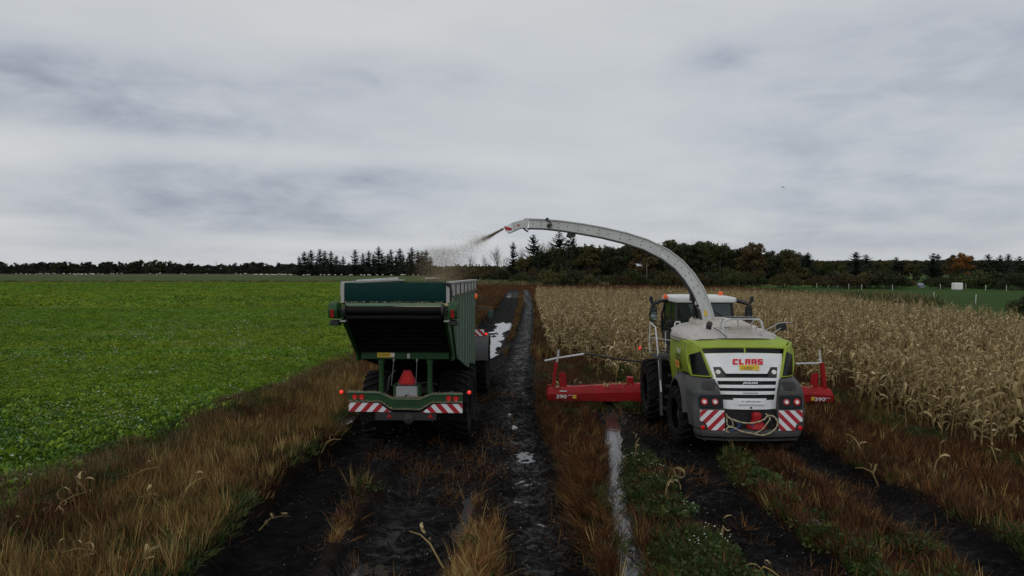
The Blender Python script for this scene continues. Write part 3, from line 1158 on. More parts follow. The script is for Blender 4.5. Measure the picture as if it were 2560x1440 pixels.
# the clump of spruces left of the chaff
G = 'spruces of the dark clump left of the blown chaff'
for i, (px, yt) in enumerate([(748, 640), (761, 628), (778, 624), (800, 622), (812, 626), (828, 627), (841, 638), (858, 640), (888, 623), (908, 632), (922, 626), (934, 634),
                              (947, 616), (962, 640), (978, 623), (1000, 620), (1018, 644), (1030, 618), (1045, 625), (1055, 627), (1065, 625), (1076, 640), (770, 645), (793, 650), (818, 646), (850, 652), (872, 656), (918, 648), (938, 646), (956, 636), (970, 634), (990, 638), (1008, 636), (1024, 634), (1050, 640)]):
    D = 470 + rnd.uniform(-14, 14)
    lab = {(888, 623): 'lone slim spruce in the gap of the dark conifer clump', (947, 616): 'tallest spruce of the dark conifer clump',
           (761, 628): 'broad spruce at the left end of the conifer clump'}.get((px, yt), 'dark ragged spruce in the clump left of the blown chaff')
    spruces[i % 5].place(px, D, top_h(yt, D), 'needle_dark', lab, 'tree', G, rnd.uniform(1.05, 1.4) * (1.2 if px in (761, 947, 1000, 1065) else 1))
pts = [((rnd.uniform(740, 1088) - 1280) / FPX * 475, 475 + rnd.uniform(-14, 14), 0) for _ in range(130)]
scatter('spruce_undergrowth', pts, [(0, 0, rnd.uniform(0, 6.28)) for _ in pts], [rnd.uniform(1.2, 2.3) for _ in pts], [rnd.randrange(2) for _ in pts],
        [bushes[i].cr.mesh('undergrowth', M['needle_dark'], 0) for i in range(2)], 'dark brushwood between the trunks of the spruce clump', 'undergrowth')

# thicket behind the chaff
for px, D, yt, wx, lf, lab in ((1148, 232, 655, 1.0, 'leaf_brown', 'brownish thicket half veiled by the blown chaff'), (1186, 240, 651, 1.15, 'leaf_olive', 'olive rounded thicket behind the trailer top'),
                               (1222, 236, 654, 1.0, 'leaf_brown', 'brown leafless thicket below the two bare trees'), (1256, 228, 665, .8, 'leaf_dark', 'low dark bush right of the brown thicket')):
    rnd.choice(bushes).place(px, D, top_h(yt, D), lf, lab, 'bush', None, wx)
for px, D, yt, wx, lab in ((1178, 330, 625, .6, 'slim bare tree standing behind the brown thicket'), (1213, 320, 624, .6, 'small bare tree between the chaff and the pale twin tree'),
                           (1243, 300, 604, .9, 'pale bare tree left of the round-topped conifer'), (1262, 300, 628, .7, 'short bare tree close to the conifer'),
                           (1303, 260, 604, .7, 'thin pale bare tree right of the round-topped conifer'), (1358, 270, 583, 1.1, 'tall bare tree between the two dark conifers'),
                           (1376, 275, 588, 1.0, 'bare fan-shaped tree left of the pointed dark conifer'), (1588, 300, 606, .7, 'bare twiggy tree showing above the wood')):
    rnd.choice(bares).place(px, D, top_h(yt, D), 'bark_pale', lab, 'tree', None, wx)
for px, D, yt, wx, i, lab in ((1283, 250, 604, 1.0, 0, 'round-topped conifer standing free left of the wood'), (1334, 238, 585, 1.15, 1, 'dark conifer with a needle-thin tip'),
                              (1398, 240, 578, 1.35, 2, 'pointed dark conifer under the spout'), (1432, 240, 588, 1.2, 3, 'dark conifer just right of the pointed one'),
                              (1420, 250, 598, 1.4, 4, 'half hidden conifer between two dark conifers'), (1512, 246, 610, 1.0, 0, 'conifer buried in the wood under the spout')):
    spruces[i].place(px, D, top_h(yt, D), 'needle_dark', lab, 'tree', None, wx)

# the wood behind the maize
G = 'broadleaf trees of the wood behind the maize'
contour = [(1310, 640), (1350, 628), (1440, 608), (1480, 610), (1530, 612), (1600, 603), (1650, 606), (1700, 601), (1770, 599), (1830, 608), (1850, 622), (1890, 609), (1925, 628), (1965, 622), (2000, 636), (2030, 642)]
x = 1312
while x < 2026:
    D = rnd.uniform(205, 250)
    yt = np.interp(x, [c[0] for c in contour], [c[1] for c in contour]) + rnd.uniform(-3, 9)
    lf = rnd.choice(['leaf_dark', 'leaf_dark', 'leaf_green', 'leaf_olive', 'leaf_dark'])
    lab = 'dark broadleaf tree in the wood behind the maize'
    if abs(x - 1596) < 12: lf, lab = 'leaf_brown', 'brown-topped tree of the wood right behind the spout'
    rnd.choice(oaks).place(x, D, top_h(yt, D), lf, lab, 'tree', G, rnd.uniform(.85, 1.2))
    x += rnd.uniform(13, 25)
oaks[2].place(1886, 196, top_h(607, 196), 'leaf_brown', 'large russet-topped tree at the right end of the wood', 'tree', None, 1.0)
oaks[3].place(1986, 196, top_h(640, 196), 'leaf_olive', 'wide yellow-green tree right of the russet one', 'tree', None, 1.4)
# shrubs along its foot
G = 'shrubs along the foot of the wood'
x = 1300
while x < 1900:
    D = rnd.uniform(178, 196)
    yt = rnd.uniform(662, 684)
    rnd.choice(bushes).place(x, D, top_h(yt, D), rnd.choice(['leaf_olive', 'leaf_dark', 'leaf_brown', 'leaf_green']), 'rough shrub along the foot of the wood', 'bush', G, rnd.uniform(.6, 1.0))
    x += rnd.uniform(14, 30)
for px, D, yt, wx, lf, lab in ((1668, 172, 676, 1.0, 'leaf_olive', 'rounded yellowish bush under the middle of the spout'), (1730, 170, 672, 1.0, 'leaf_brown', 'rounded brown bush above the cab roof'),
                               (1775, 174, 674, 1.0, 'leaf_dark', 'dark rounded bush right of the brown one'), (1962, 165, 674, .95, 'leaf_olive', 'domed olive bush on the green meadow'),
                               (2110, 160, 676, 1.05, 'leaf_brown', 'left brown bush of the wide bush group'), (2165, 162, 672, 1.05, 'leaf_olive', 'middle bush of the wide bush group'),
                               (2212, 158, 668, 1.1, 'leaf_dark', 'dark right bush of the wide bush group'), (2350, 158, 688, .8, 'leaf_dark', 'low dark bush left of the white bale'),
                               (2400, 170, 676, 1.0, 'leaf_dark', 'dark bush behind the white bale'), (2455, 160, 668, 1.1, 'leaf_green', 'green bush right of the white bale'),
                               (2510, 156, 668, 1.1, 'leaf_dark', 'large dark bush near the right edge of the meadow'), (2549, 150, 672, 1.0, 'leaf_dark', 'dark bush at the far right behind the meadow'),
                               (1330, 205, 668, .6, 'leaf_brown', 'russet shrub beside the round-topped conifer')):
    rnd.choice(bushes).place(px, D, top_h(yt, D), lf, lab, 'bush', None, wx)
for px, D, yt, wx, k, lf, lab in ((2068, 240, 650, .9, oaks[0], 'leaf_green', 'low green tree left of the ragged spruce'), (2140, 230, 629, 1.89, spruces[1], 'needle_dark', 'ragged spruce rising over the bush group'),
                                  (2165, 236, 636, 1.89, spruces[2], 'needle_dark', 'second spruce just right of the ragged one'), (2240, 300, 642, 1.74, spruces[3], 'needle_dark', 'dark conifer tops behind the bush group'),
                                  (2332, 260, 632, 1.45, spruces[4], 'needle_dark', 'dark conifer left of the orange tree'), (2345, 268, 634, 1.30, spruces[0], 'needle_dark', 'dark conifer touching the orange tree'),
                                  (2375, 250, 634, .8, oaks[1], 'leaf_brown', 'bare-topped brown tree left of the orange tree'), (2405, 240, 633, .9, oaks[2], 'leaf_orange', 'orange autumn tree above the white bale'),
                                  (2424, 256, 640, .8, oaks[4], 'leaf_dark', 'dark tree right of the orange tree'), (2470, 300, 634, 1.59, spruces[1], 'needle_dark', 'twin-topped conifer right of the orange tree'),
                                  (2500, 310, 637, 1.59, spruces[2], 'needle_dark', 'conifer between the twin-topped one and the right edge'), (2520, 306, 634, 1.59, spruces[3], 'needle_dark', 'dark conifer close to the right edge'),
                                  (2548, 300, 640, 1.59, spruces[4], 'needle_dark', 'last dark conifer at the right edge'), (2020, 225, 630, 1.59, spruces[0], 'needle_dark', 'conifer at the right end of the wood'),
                                  (2000, 226, 636, 1.59, spruces[2], 'needle_dark', 'shorter conifer at the right end of the wood'), (2290, 210, 676, .9, oaks[3], 'leaf_dark', 'dark squat tree behind the meadow fence')):
    k.place(px, D, top_h(yt, D), lf, lab, 'tree', None, wx)
G = 'dark trees of the belt behind the meadow'
x = 2028
while x < 2600:
    D = rnd.uniform(262, 330)
    yt = rnd.uniform(649, 661) + (4 if x < 2110 else 0)
    rnd.choice(oaks).place(x, D, top_h(yt, D), rnd.choice(['leaf_dark', 'leaf_hedge_hazed', 'leaf_olive', 'leaf_dark']), 'dark round tree of the belt behind the meadow', 'tree', G, rnd.uniform(1.0, 1.5))
    x += rnd.uniform(13, 24)
G = 'low shrubs along the far side of the meadow'
x = 2040
while x < 2580:
    D = rnd.uniform(166, 182)
    if not (2285 < x < 2316):
        rnd.choice(bushes).place(x, D, top_h(rnd.uniform(680, 694), D), rnd.choice(['leaf_dark', 'leaf_olive', 'leaf_brown']), 'low dark shrub along the far side of the meadow', 'bush', G, rnd.uniform(.8, 1.2))
    x += rnd.uniform(16, 30)
bushes[0].place(2585, 61, 3.3, 'leaf_dark', 'near dark bush cut by the right edge of the view', 'bush', None, .8)

# far woods closing the horizon
pts, sc = [], []
for i in range(1500):
    D = rnd.uniform(880, 1060)
    pts.append(((rnd.uniform(1820, 2720) - 1280) / FPX * D, D, 0))
    sc.append(rnd.uniform(1.25, 1.62))
for i in range(1100):
    D = rnd.uniform(1150, 1320)
    pts.append(((rnd.uniform(-120, 1360) - 1280) / FPX * D, D, 0))
    sc.append(rnd.uniform(.80, 1.02))
scatter('far_woods', pts, [(0, 0, rnd.uniform(0, 6.28)) for _ in pts], sc, [rnd.randrange(4) for _ in pts],
        [hedgers[i % 4].cr.mesh('far_crown', M[lf], 0) for i, lf in enumerate(['leaf_brown', 'leaf_hedge_hazed', 'leaf_olive', 'leaf_brown'])], 'distant brown woods closing the horizon', 'woods')

# rough grass and rank weeds along far field edges
pts, sc = [], []
tb = MB()
r_ = np.random.default_rng(5)
for i in range(46):
    a, q = r_.random() * 6.28, r_.random() ** .5
    x, y, h = q * .9 * math.cos(a), q * .9 * math.sin(a), .35 + .5 * r_.random()
    d = Vector((r_.normal(), r_.normal(), 0)) * .22
    s = Vector((-math.sin(a), math.cos(a), 0)) * .06
    tb.add([Vector((x, y, 0)) - s, Vector((x, y, 0)) + s, Vector((x, y, h)) + d], [(0, 1, 2)])
for i in range(2600):
    D = rnd.uniform(186, 206)
    pts.append(((rnd.uniform(1180, 2000) - 1280) / FPX * D, D, 0)); sc.append(rnd.uniform(.9, 2.0))
for i in range(900):
    D = rnd.uniform(215, 226)
    pts.append(((rnd.uniform(-30, 1060) - 1280) / FPX * D, D, 0)); sc.append(rnd.uniform(.6, 1.5))
for i in range(1500):
    u = rnd.random()
    pts.append((31.5 + 2.5 * u + rnd.uniform(-1.5, 2.5), 40 + 46 * u, 0)); sc.append(rnd.uniform(.7, 1.5))
for i in range(900):
    pts.append((rnd.uniform(28, 52), rnd.uniform(86, 100), 0)); sc.append(rnd.uniform(1, 2.2))
scatter('rank_grass', pts, [(0, 0, rnd.uniform(0, 6.28)) for _ in pts], sc, [rnd.randrange(3) for _ in pts],
        [tb.mesh('rank', M[k], 0) for k in ('grass_far', 'reed_tan', 'weed_green')], 'rank grass and weeds along the far field edges', 'grass')

# sheep
def sheep_mesh():
    b = MB()
    b.lathe([(.06, -.52), (.26, -.46), (.36, -.2), (.37, .15), (.30, .42), (.12, .54)], (0, 0, .62), (1, 0, 0), 9)
    b.mat(1).tube([(.45, 0, .72), (.62, 0, .80), (.80, 0, .66)], [.12, .12, .06], 6)
    for x in (-.3, .3):
        for y in (-.14, .14):
            b.tube([(x, y, .4), (x, y, 0)], [.06, .04], 5)
    return b.mesh('sheep', [M['wool'], M['wool_dark']], 60)


sm = sheep_mesh()
spots = [(rnd.uniform(630, 740), rnd.uniform(430, 500)) for _ in range(38)] + [(rnd.uniform(170, 260), rnd.uniform(440, 560)) for _ in range(16)]
spots += [(rnd.uniform(20, 630), rnd.uniform(470, 590)) for _ in range(34)] + [(rnd.uniform(745, 1070), rnd.uniform(420, 448)) for _ in range(26)]
for px, D in spots:
    o = bpy.data.objects.new('sheep', sm)
    COL.objects.link(o)
    o.location = ((px - 1280) / FPX * D, D, 0)
    o.rotation_euler = (0, 0, rnd.choice([0, PI]) + rnd.uniform(-.7, .7))
    o.scale = (1.15,) * 3
    tag(o, 'pale sheep grazing in the far pasture', 'sheep', 'sheep grazing below the hedgerow')

# meadow fence posts, pole, bale, trough
for i, (px, py) in enumerate([(2042, 720), (2070, 719), (2094, 721), (2122, 723), (2154, 724), (2231, 726), (2351, 723), (2378, 722), (2415, 722), (2464, 726), (2516, 727), (2335, 751), (2439, 757)]):
    p = gnd(px, py)
    b = MB().lathe([(.045, -.3), (.05, 1.0), (.05, 1.12), (.02, 1.16)], (0, 0, 0), (0, 0, 1), 8)
    o = b.build('fence_post', M['post_white'], loc=(p.x, p.y, 0))
    o.rotation_euler = (rnd.uniform(-.05, .05), rnd.uniform(-.05, .05), 0)
    lab = 'thin white fence post on the green meadow'
    if i == 12: lab = 'white fence post standing nearest, in front of the meadow'
    if i == 11: lab = 'thin post at the near edge of the meadow left of the nearest one'
    tag(o, lab, 'fence post', 'white posts of the meadow fence')
D = 150
b = MB()
b.tube([(0, 0, -.5), (0, 0, 6.2)], [.10, .07], 8)
p = at(1617, 700, 190)
tag(b.build('utility_pole', M['wood_pole'], loc=(p.x, p.y, 0)), 'slim grey pole in front of the dark wood', 'pole')
p = gnd(2393, 725)
bal = empty('wrapped_bale', (p.x, p.y, 0), .15)
b = MB()
b.box((0, 0, .78), (1.85, 1.2, 1.5))
b.build('bale_body', M['wrap_white'], bal, bevel=.16)
b = MB().bx(-.95, .95, -.62, .62, -.02, .06)
b.build('pallet', M['wood_pole'], bal)
tag(bal, 'white plastic-wrapped square bale on the meadow', 'bale')
p = gnd(2303, 722)
tr_ = empty('feed_trough', (p.x, p.y, 0), .3)
MB().prism([(-.9, .55), (.9, .55), (.7, 0), (-.7, 0)], (0, -.35, .25), (1, 0, 0), (0, 0, 1), -.7, 0).build('basin', M['metal_sheet'], tr_)
b = MB()
for sx in (-.7, .7):
    for sy in (-.25, .2): b.tube([(sx, sy, 0), (sx, sy, .4)], .03, 6)
b.build('stand', M['metal_sheet'], tr_)
MB().prism([(-.8, 0), (.8, 0), (.95, .8), (-.65, .8)], (0, .1, .55), (1, 0, 0), (0, .35, .93), 0, .03).build('lid', M['metal_sheet'], tr_)
tag(tr_, 'grey metal feed trough with a raised lid on the meadow', 'trough')
p = at(1082, 692, 215)
sh = empty('field_shelter', (p.x, p.y, 0), 0)
MB().bx(-2.0, 2.0, -.9, .9, 0, 1.45).build('wall', M['shell_grey'], sh)
MB().prism([(-1.2, 1.45), (0, 1.85), (1.2, 1.45)], (-2.2, 0, 0), (0, 1, 0), (0, 0, 1), 0, 4.4, (1, 0, 0)).build('roof', M['cover_grey'], sh)
tag(sh, 'low pale shelter half hidden behind the falling chaff', 'shelter')

# wind turbines on the skyline
for px, yt in ((476, 646), (541, 650), (695, 650)):
    D = 2600
    hgt = top_h(yt, D)
    p = ((px - 1280) / FPX * D, D, 0)
    tb_ = empty('wind_turbine', p, .2)
    MB().tube([(0, 0, 0), (0, 0, hgt * .75)], [1.6, .9], 8).build('tower', M['post_white'], tb_)
    b = MB()
    a0 = rnd.uniform(0, 2)
    for k in range(3):
        a = a0 + k * 2 * PI / 3
        b.tube([(0, -2, hgt * .75), (math.sin(a) * hgt * .3, -2, hgt * .75 + math.cos(a) * hgt * .3)], [.9, .2], 5)
    b.build('rotor', M['post_white'], tb_)
    tag(tb_, 'tiny wind turbine on the left skyline', 'wind turbine', 'wind turbines far off on the left')

# bird
p = at(1958, 469, 60)
b = MB()
b.lathe([(.005, -.14), (.04, -.06), (.045, .04), (.012, .16)], (0, 0, 0), (1, 0, 0), 7)
b.add([(-.06, 0, .02), (.07, 0, .02), (.03, .26, .15), (-.05, .30, .13), (-.12, .52, .02)], [(0, 1, 2, 3), (3, 2, 4)])
b.add([(-.06, 0, .02), (.07, 0, .02), (.03, -.26, .15), (-.05, -.30, .13), (-.12, -.52, .02)], [(3, 2, 1, 0), (4, 2, 3)])
b.add([(-.12, -.03, 0), (-.12, .03, 0), (-.24, .05, 0), (-.24, -.05, 0)], [(0, 1, 2, 3)])
o = b.build('bird', M['bird'], loc=p, fix=False)
o.scale = (.6, .6, .6)
o.rotation_euler = (.35, -.3, .5)
tag(o, 'small dark bird flying in the grey sky', 'bird')
# ------------------------------------------------------------------ forage harvester
HX, HY, HYAW = 5.70, 16.8, -R(1.3)
harv = empty('forage_harvester', (HX, HY, 0), HYAW)
tag(harv, 'lime green and white forage harvester seen from behind, its grey spout arching left', 'forage harvester')


def hl(px, py, y):
    """Harvester-local (x, z) of a photo pixel at local depth y."""
    x = 0.0
    for _ in range(4):
        D = HY + y - .0227 * x
        w = at(px, py, D)
        x = w.x - HX - .0227 * y
    return x, w.z


CX = .05                                                # centre line of the body


def make_wheel(parent, x, y, z, rad, w, rim, nl=20, rim_mat='rim_red', steer=0.0, name='wheel', side=1):
    """wheel (rim and hub) > tyre with chevron lugs; side=+1 shows the outer face to +x."""
    b = MB()
    h = w * .5
    b.lathe([(rim * .98, -h * .8), (rim, -h * .55), (rim * .8, -h * .3), (rim * .78, h * .25), (rim * .55, h * .42), (rim * .3, h * .40), (rim * .26, h * .55), (.02, h * .58)], (0, 0, 0), (side, 0, 0), 24)
    for k in range(10):
        a = 2 * PI * k / 10
        b.lathe([(.022, h * .36), (.022, h * .47), (.001, h * .47)], (0, rim * .4 * math.cos(a), rim * .4 * math.sin(a)), (side, 0, 0), 6)
    wl = b.build(name, M[rim_mat], parent, loc=(x, y, z))
    wl.rotation_euler = (0, 0, steer)
    t_ = MB()
    Rr = rad - .05
    t_.lathe([(rim * .97, -h * .80), (rim * 1.04, -h * .92), (rim * 1.22, -h), (Rr * .93, -h * .97), (Rr * .985, -h * .86), (Rr, -h * .5), (Rr * 1.004, 0),
              (Rr, h * .5), (Rr * .985, h * .86), (Rr * .93, h * .97), (rim * 1.22, h), (rim * 1.04, h * .92), (rim * .97, h * .80)], (0, 0, 0), (1, 0, 0), 40, cap=False)
    for s in (-1, 1):
        for k in range(nl):
            a0 = 2 * PI * (k + (.5 if s > 0 else 0)) / nl
            st = []
            for q, (xx, rr, da) in enumerate(((.02 * s, rad, .0), (h * .45 * s, rad * .998, .10), (h * .84 * s, rad * .978, .24), (h * 1.0 * s, rad * .93, .29), (h * 1.01 * s, rad * .84, .31))):
                st.append((xx, rr, a0 + da * .75 * 20 / nl))
            hw_ = .045 * (1 + .2 * (nl < 20))
            vs, fs = [], []
            for (xx, rr, a) in st:
                dl = hw_ / rad
                for (r1, d) in ((rr - .075, -dl * 1.25), (rr, -dl * .8), (rr, dl * .8), (rr - .075, dl * 1.25)):
                    vs.append((xx, math.cos(a + d) * r1, math.sin(a + d) * r1))
            for i in range(len(st) - 1):
                for j in range(3):
                    fs.append((i * 4 + j, i * 4 + j + 1, (i + 1) * 4 + j + 1, (i + 1) * 4 + j))
            fs.append((0, 1, 2, 3))
            e = (len(st) - 1) * 4
            fs.append((e + 3, e + 2, e + 1, e))
            t_.add(vs, fs)
    t_.build('tyre', M['rubber'], wl, smooth=30)
    return wl


make_wheel(harv, CX - 1.44, 4.6, .84, .92, .74, .46, side=-1)
make_wheel(harv, CX + 1.44, 4.6, .84, .92, .74, .46, side=1)
make_wheel(harv, CX - 1.24, 1.62, .68, .76, .60, .40, 18, side=-1, steer=.06)
make_wheel(harv, CX + 1.24, 1.62, .68, .76, .60, .40, 18, side=1, steer=.06)

# chassis and inner body that close the view through the slots
b = MB()
b.bx(CX - .62, CX + .62, .42, 6.0, .55, 1.15)
b.bx(CX - 1.02, CX + 1.02, .98, 4.42, 1.15, 2.50)
b.bx(CX - .55, CX + .55, 5.9, 7.2, .45, 1.35)
b.tube([(CX - 1.0, 1.62, .68), (CX + 1.0, 1.62, .68)], .12, 8)
b.tube([(CX - 1.2, 4.6, .84), (CX + 1.2, 4.6, .84)], .2, 8)
b.bx(CX - .98, CX + .98, 3.0, 4.55, .75, 2.35)
b.build('chassis', M['chassis'], harv)

# rear bumper
b = MB()
outline = [(-1.29, .42), (-1.27, .22), (-1.17, .07), (-.6, -.03), (0, -.055), (.6, -.03), (1.17, .07), (1.27, .22), (1.29, .42)]
rings = []
for (z, s_, dy) in ((.44, .965, .05), (.46, .985, .015), (.52, 1.0, 0), (.60, 1.0, 0), (.635, .985, .02)):
    o_ = [(CX + x * s_, y + dy, z) for x, y in outline]
    i_ = [(CX + x * s_ * .93, y + dy + .16, z) for x, y in reversed(outline)]
    rings.append(o_ + i_)
b.loft(rings)
b.build('rear_bumper', M['shell_grey'], harv, bevel=.008)
b = MB()
b.loft([[(CX + x * .96, y + .06, z) for x, y in outline] + [(CX + x * .85, y + .2, z) for x, y in reversed(outline)] for z in (.36, .415)])
b.build('bumper_lip', M['chassis'], harv)

# corner shells with lights and warning boards
rowsL = [(.645, [(-.655, .03), (-1.17, .06), (-1.31, .19), (-1.36, .62), (-.655, .62)]),
         (1.085, [(-.655, .06), (-1.20, .09), (-1.35, .24), (-1.41, .70), (-.655, .70)]),
         (1.12, [(-.66, .085), (-1.20, .115), (-1.34, .26), (-1.40, .70), (-.66, .70)]),
         (1.45, [(-.70, .15), (-1.19, .18), (-1.36, .33), (-1.42, .74), (-.70, .74)]),
         (1.50, [(-.71, .15), (-1.17, .18), (-1.35, .33), (-1.42, .76), (-.71, .76)]),
         (1.68, [(-.76, .24), (-1.13, .30), (-1.32, .48), (-1.41, .90), (-.76, .90)]),
         (1.80, [(-.79, .38), (-1.12, .52), (-1.27, .72), (-1.36, 1.1), (-.79, 1.1)])]
b = MB()
b.loft([[(CX + x, y, z) for x, y in o_] for z, o_ in rowsL])
b.build('corner_shell', M['shell_grey'], harv, bevel=.012)
b = MB()
b.loft([[(2 * CX - (CX + x), y, z) for x, y in o_] for z, o_ in rowsL])
b.build('corner_shell', M['shell_grey'], harv, bevel=.012)
# arched mudguards over the rear wheels
b = MB()
cy, cz = 1.62, .70


def guard(u, v):
    a = R(168 - 156 * u)
    rr = .98 + .05 * math.sin(PI * v) - .10 * (v > .99)
    x = CX - .92 - .56 * v
    return (x, cy + math.cos(a) * rr, cz + math.sin(a) * rr * 1.08)


b.shell(guard, 18, 5, lambda u, v: (0, -math.cos(R(168 - 156 * u)) * .05, -math.sin(R(168 - 156 * u)) * .05))
b.build('mudguard', M['shell_grey'], harv)
b = MB()
b.shell(lambda u, v: (2 * CX - guard(u, v)[0],) + guard(u, v)[1:], 18, 5, lambda u, v: (0, -math.cos(R(168 - 156 * u)) * .05, -math.sin(R(168 - 156 * u)) * .05))
b.build('mudguard', M['shell_grey'], harv)
# vents in the corner shells
b = MB()
for k in range(5):
    z = 1.56 + k * .045
    y = .19 + (z - 1.5) * .55
    b.box((CX - .90 - .012 * k, y - .012, z), (.26 - .02 * k, .03, .018))
b.mirror(CX)
b.build('vent_louvre', M['black_plastic'], harv)

# black lamp panels with two round lamps on each side
for s in (-1, 1):
    O = Vector((CX + s * .95, .12, 1.285))
    U, V = Vector((1, s * .055, 0)).normalized(), Vector((0, .2, 1)).normalized()
    nrm = U.cross(V)
    pl = MB().prism([(-.29, -.15), (.28, -.15), (.30, .11), (.25, .16), (-.25, .16), (-.29, .10)] if s > 0 else [(-.28, -.15), (.29, -.15), (.29, .10), (.25, .16), (-.25, .16), (-.30, .11)],
                    O, U, V, .012, .035, nrm).build('lamp_panel', M['black_gloss'], harv, bevel=.006)
    for (dx, lit) in ((s * .155, True), (-s * .10, False)):
        c = O + U * dx + V * .0 + nrm * .036
        l_ = MB().lathe([(.078, 0), (.078, .012), (.046, .021)], c, nrm, 20, cap=False).build('tail_lamp', M['lamp_red' if lit else 'reflector'], harv)
        MB().lathe([(.046, .020), (.040, .008), (.022, .010), (.020, .018), (.001, .019)], c, nrm, 20, cap=False).build('lens', M['lamp_clear'], l_)
    MB().prism([(-.20 * s, .20), (-.24 * s, .36), (-.16 * s, .50), (.14 * s, .50), (.20 * s, .40), (.16 * s, .22)][::s], O, U, Vector((0, .42, 1)).normalized(), -.02, .03, nrm).build('vent_panel', M['black_plastic'], harv, bevel=.008)
    bp = [(-.29, -.24), (.29, -.24), (.29, .24), (-.29, .24)]
    bo = Vector((CX + s * .935, .025, .862))
    notch = [(-.29 * s, -.24), (-.29 * s, .24), (.27 * s, .24), (.29 * s, .21), (.29 * s, -.02), (.19 * s, -.05), (.12 * s, -.13), (.10 * s, -.24)]
    if s > 0: notch = notch[::-1]
    wb = warning_board(harv, notch, bo, Vector((1, s * .06, 0)).normalized(), Vector((0, .065, 1)).normalized(), (0, -1, .06), .135, -s, phase=.5)
    c = bo + Vector((s * .225, -.0, -.175))
    MB().lathe([(.052, 0), (.052, .03), (.035, .045), (.001, .047)], c, (0, -1, 0), 16).build('fog_lamp', M['lamp_red'], harv)

# white rear panel: horizontal bars with slots between
hwid = lambda t_: .675 + .30 * t_


def RP(u, t_, off=0.0):
    return Vector((CX + hwid(t_) * u, .15 + .47 * t_ - .075 * math.sin(PI * t_) + .11 * u * u + off, 1.09 + 1.32 * t_ - .03 * u * u * t_))


b = MB()
grid = lambda u0, u1, t0, t1, nu=8, nv=2, c=None: b.shell(
    lambda i, j: RP((u0[0] + (u0[1] - u0[0]) * j) + ((u1[0] + (u1[1] - u1[0]) * j) - (u0[0] + (u0[1] - u0[0]) * j)) * i, t0 + (t1 - t0) * j), nu, nv, (0, .05, 0))
K = .875
grid((-1, -1), (1, 1), 0, .165, 10, 2)
grid((-1, -1), (-K, -K), .165, .755, 1, 8)
grid((K, K), (1, 1), .165, .755, 1, 8)
for t0, t1 in ((.265, .325), (.382, .437), (.507, .562)):
    grid((-K, -K), (K, K), t0, t1, 10, 1)
grid((-.58, -.68), (.58, .68), .636, .755, 8, 2)
grid((-1, -1), (1, 1), .755, 1.0, 10, 3)
b.build('rear_panel', M['panel_white'], harv, bevel=.006)
b = MB().shell(lambda i, j: RP(-.97 + 1.94 * i, .02 + .96 * j, .085), 8, 8, (0, .04, 0))
b.build('grille_backing', M['grille'], harv)
b = MB()
for t0, t1 in ((.17, .26), (.33, .378), (.442, .502), (.567, .632)):
    for k in (.33, .66):
        tt = t0 + (t1 - t0) * k
        b.tube([RP(-.86, tt, .045), RP(-.4, tt, .045), RP(0, tt, .045), RP(.4, tt, .045), RP(.86, tt, .045)], .008, 5)
b.build('grille_bar', M['black_plastic'], harv)
for s in (-1, 1):                                         # dark pods with the working lamps
    pd = MB().shell(lambda i, j: RP(s * ((.58 + .10 * j) + (K - .005 - (.58 + .10 * j)) * i), .567 + .183 * j, .006), 3, 3, (0, .03, 0)).build('lamp_pod', M['black_plastic'], harv, bevel=.004)
    c = RP(s * .78, .665, .004)
    MB().lathe([(.062, -.02), (.062, .012), (.05, .03), (.001, .034)], c, (0, -1, .25), 18).build('work_lamp', M['lamp_clear'], harv)
nrmP = Vector((0, -1.30, .40)).normalized()
Vp = Vector((0, .40, 1.30)).normalized()
GLYPH = {'C': ((0, .0, .40, 1), (.40, .0, 1, .27), (.40, .73, 1, 1)), 'L': ((0, 0, .40, 1), (.40, 0, .92, .27)),
         'A': ((0, 0, .38, 1), (.62, 0, 1, 1), (.38, .76, .62, 1), (.38, .30, .62, .50)), 'S': ((0, 0, 1, .25), (.60, .25, 1, .40), (0, .40, 1, .62), (0, .62, .40, .76), (0, .76, 1, 1))}
b = MB()
for i, ch in enumerate('CLAAS'):
    for (x0, z0_, x1, z1_) in GLYPH[ch]:
        q = [((i * 1.2 + x - 2.9) * .127 + (z - .5) * .018, (z - .5) * .142) for x, z in ((x0, z0_), (x1, z0_), (x1, z1_), (x0, z1_))]
        b.prism(q, RP(.055, .845) + nrmP * .006, (1, 0, 0), Vp, 0, .008, nrmP)
b.build('brand_lettering', M['print_red'], harv, smooth=0)
st_ = MB().prism([(-.24, -.068), (.24, -.068), (.24, .068), (-.24, .068)], RP(.075, .742) + nrmP * .012, (1, 0, 0), Vp, 0, .004, nrmP).build('dealer_sticker', M['sticker_yellow'], harv, smooth=0)
text('lettering', 'Lundholm', M['print_black'], st_, RP(.04, .745) + nrmP * .018, (1, 0, 0), Vp, .28, .07, shear=.4, depth=.001)
MB().lathe([(.030, 0), (.030, .003), (.017, .003), (.017, 0)], RP(.25, .75) + nrmP * .016, nrmP, 16, cap=False).build('emblem', M['print_white'], st_)
MB().prism([(-.09, -.004), (.09, -.004), (.09, .004), (-.09, .004)], RP(.05, .705) + nrmP * .0165, (1, 0, 0), Vp, 0, .001, nrmP).build('underline', M['print_black'], st_, smooth=0)
text('model_lettering', 'JAGUAR', M['print_white'], harv, RP(.055, .472, -.005), (1, 0, 0), Vp, .37, .068, bold=.03, shear=.3, depth=.004)
hd = MB().shell(lambda i, j: RP(-.52 + 1.10 * i, .075 + .125 * j, -.012), 4, 1, (0, .02, 0)).build('plate_holder', M['panel_white'], harv, bevel=.004)
pl = MB().prism([(-.29, -.058), (.29, -.058), (.29, .058), (-.29, .058)], RP(.04, .135) + nrmP * .030, (1, 0, 0), Vp, -.012, .006, nrmP).build('name_plate', M['board_white'], harv, smooth=0)
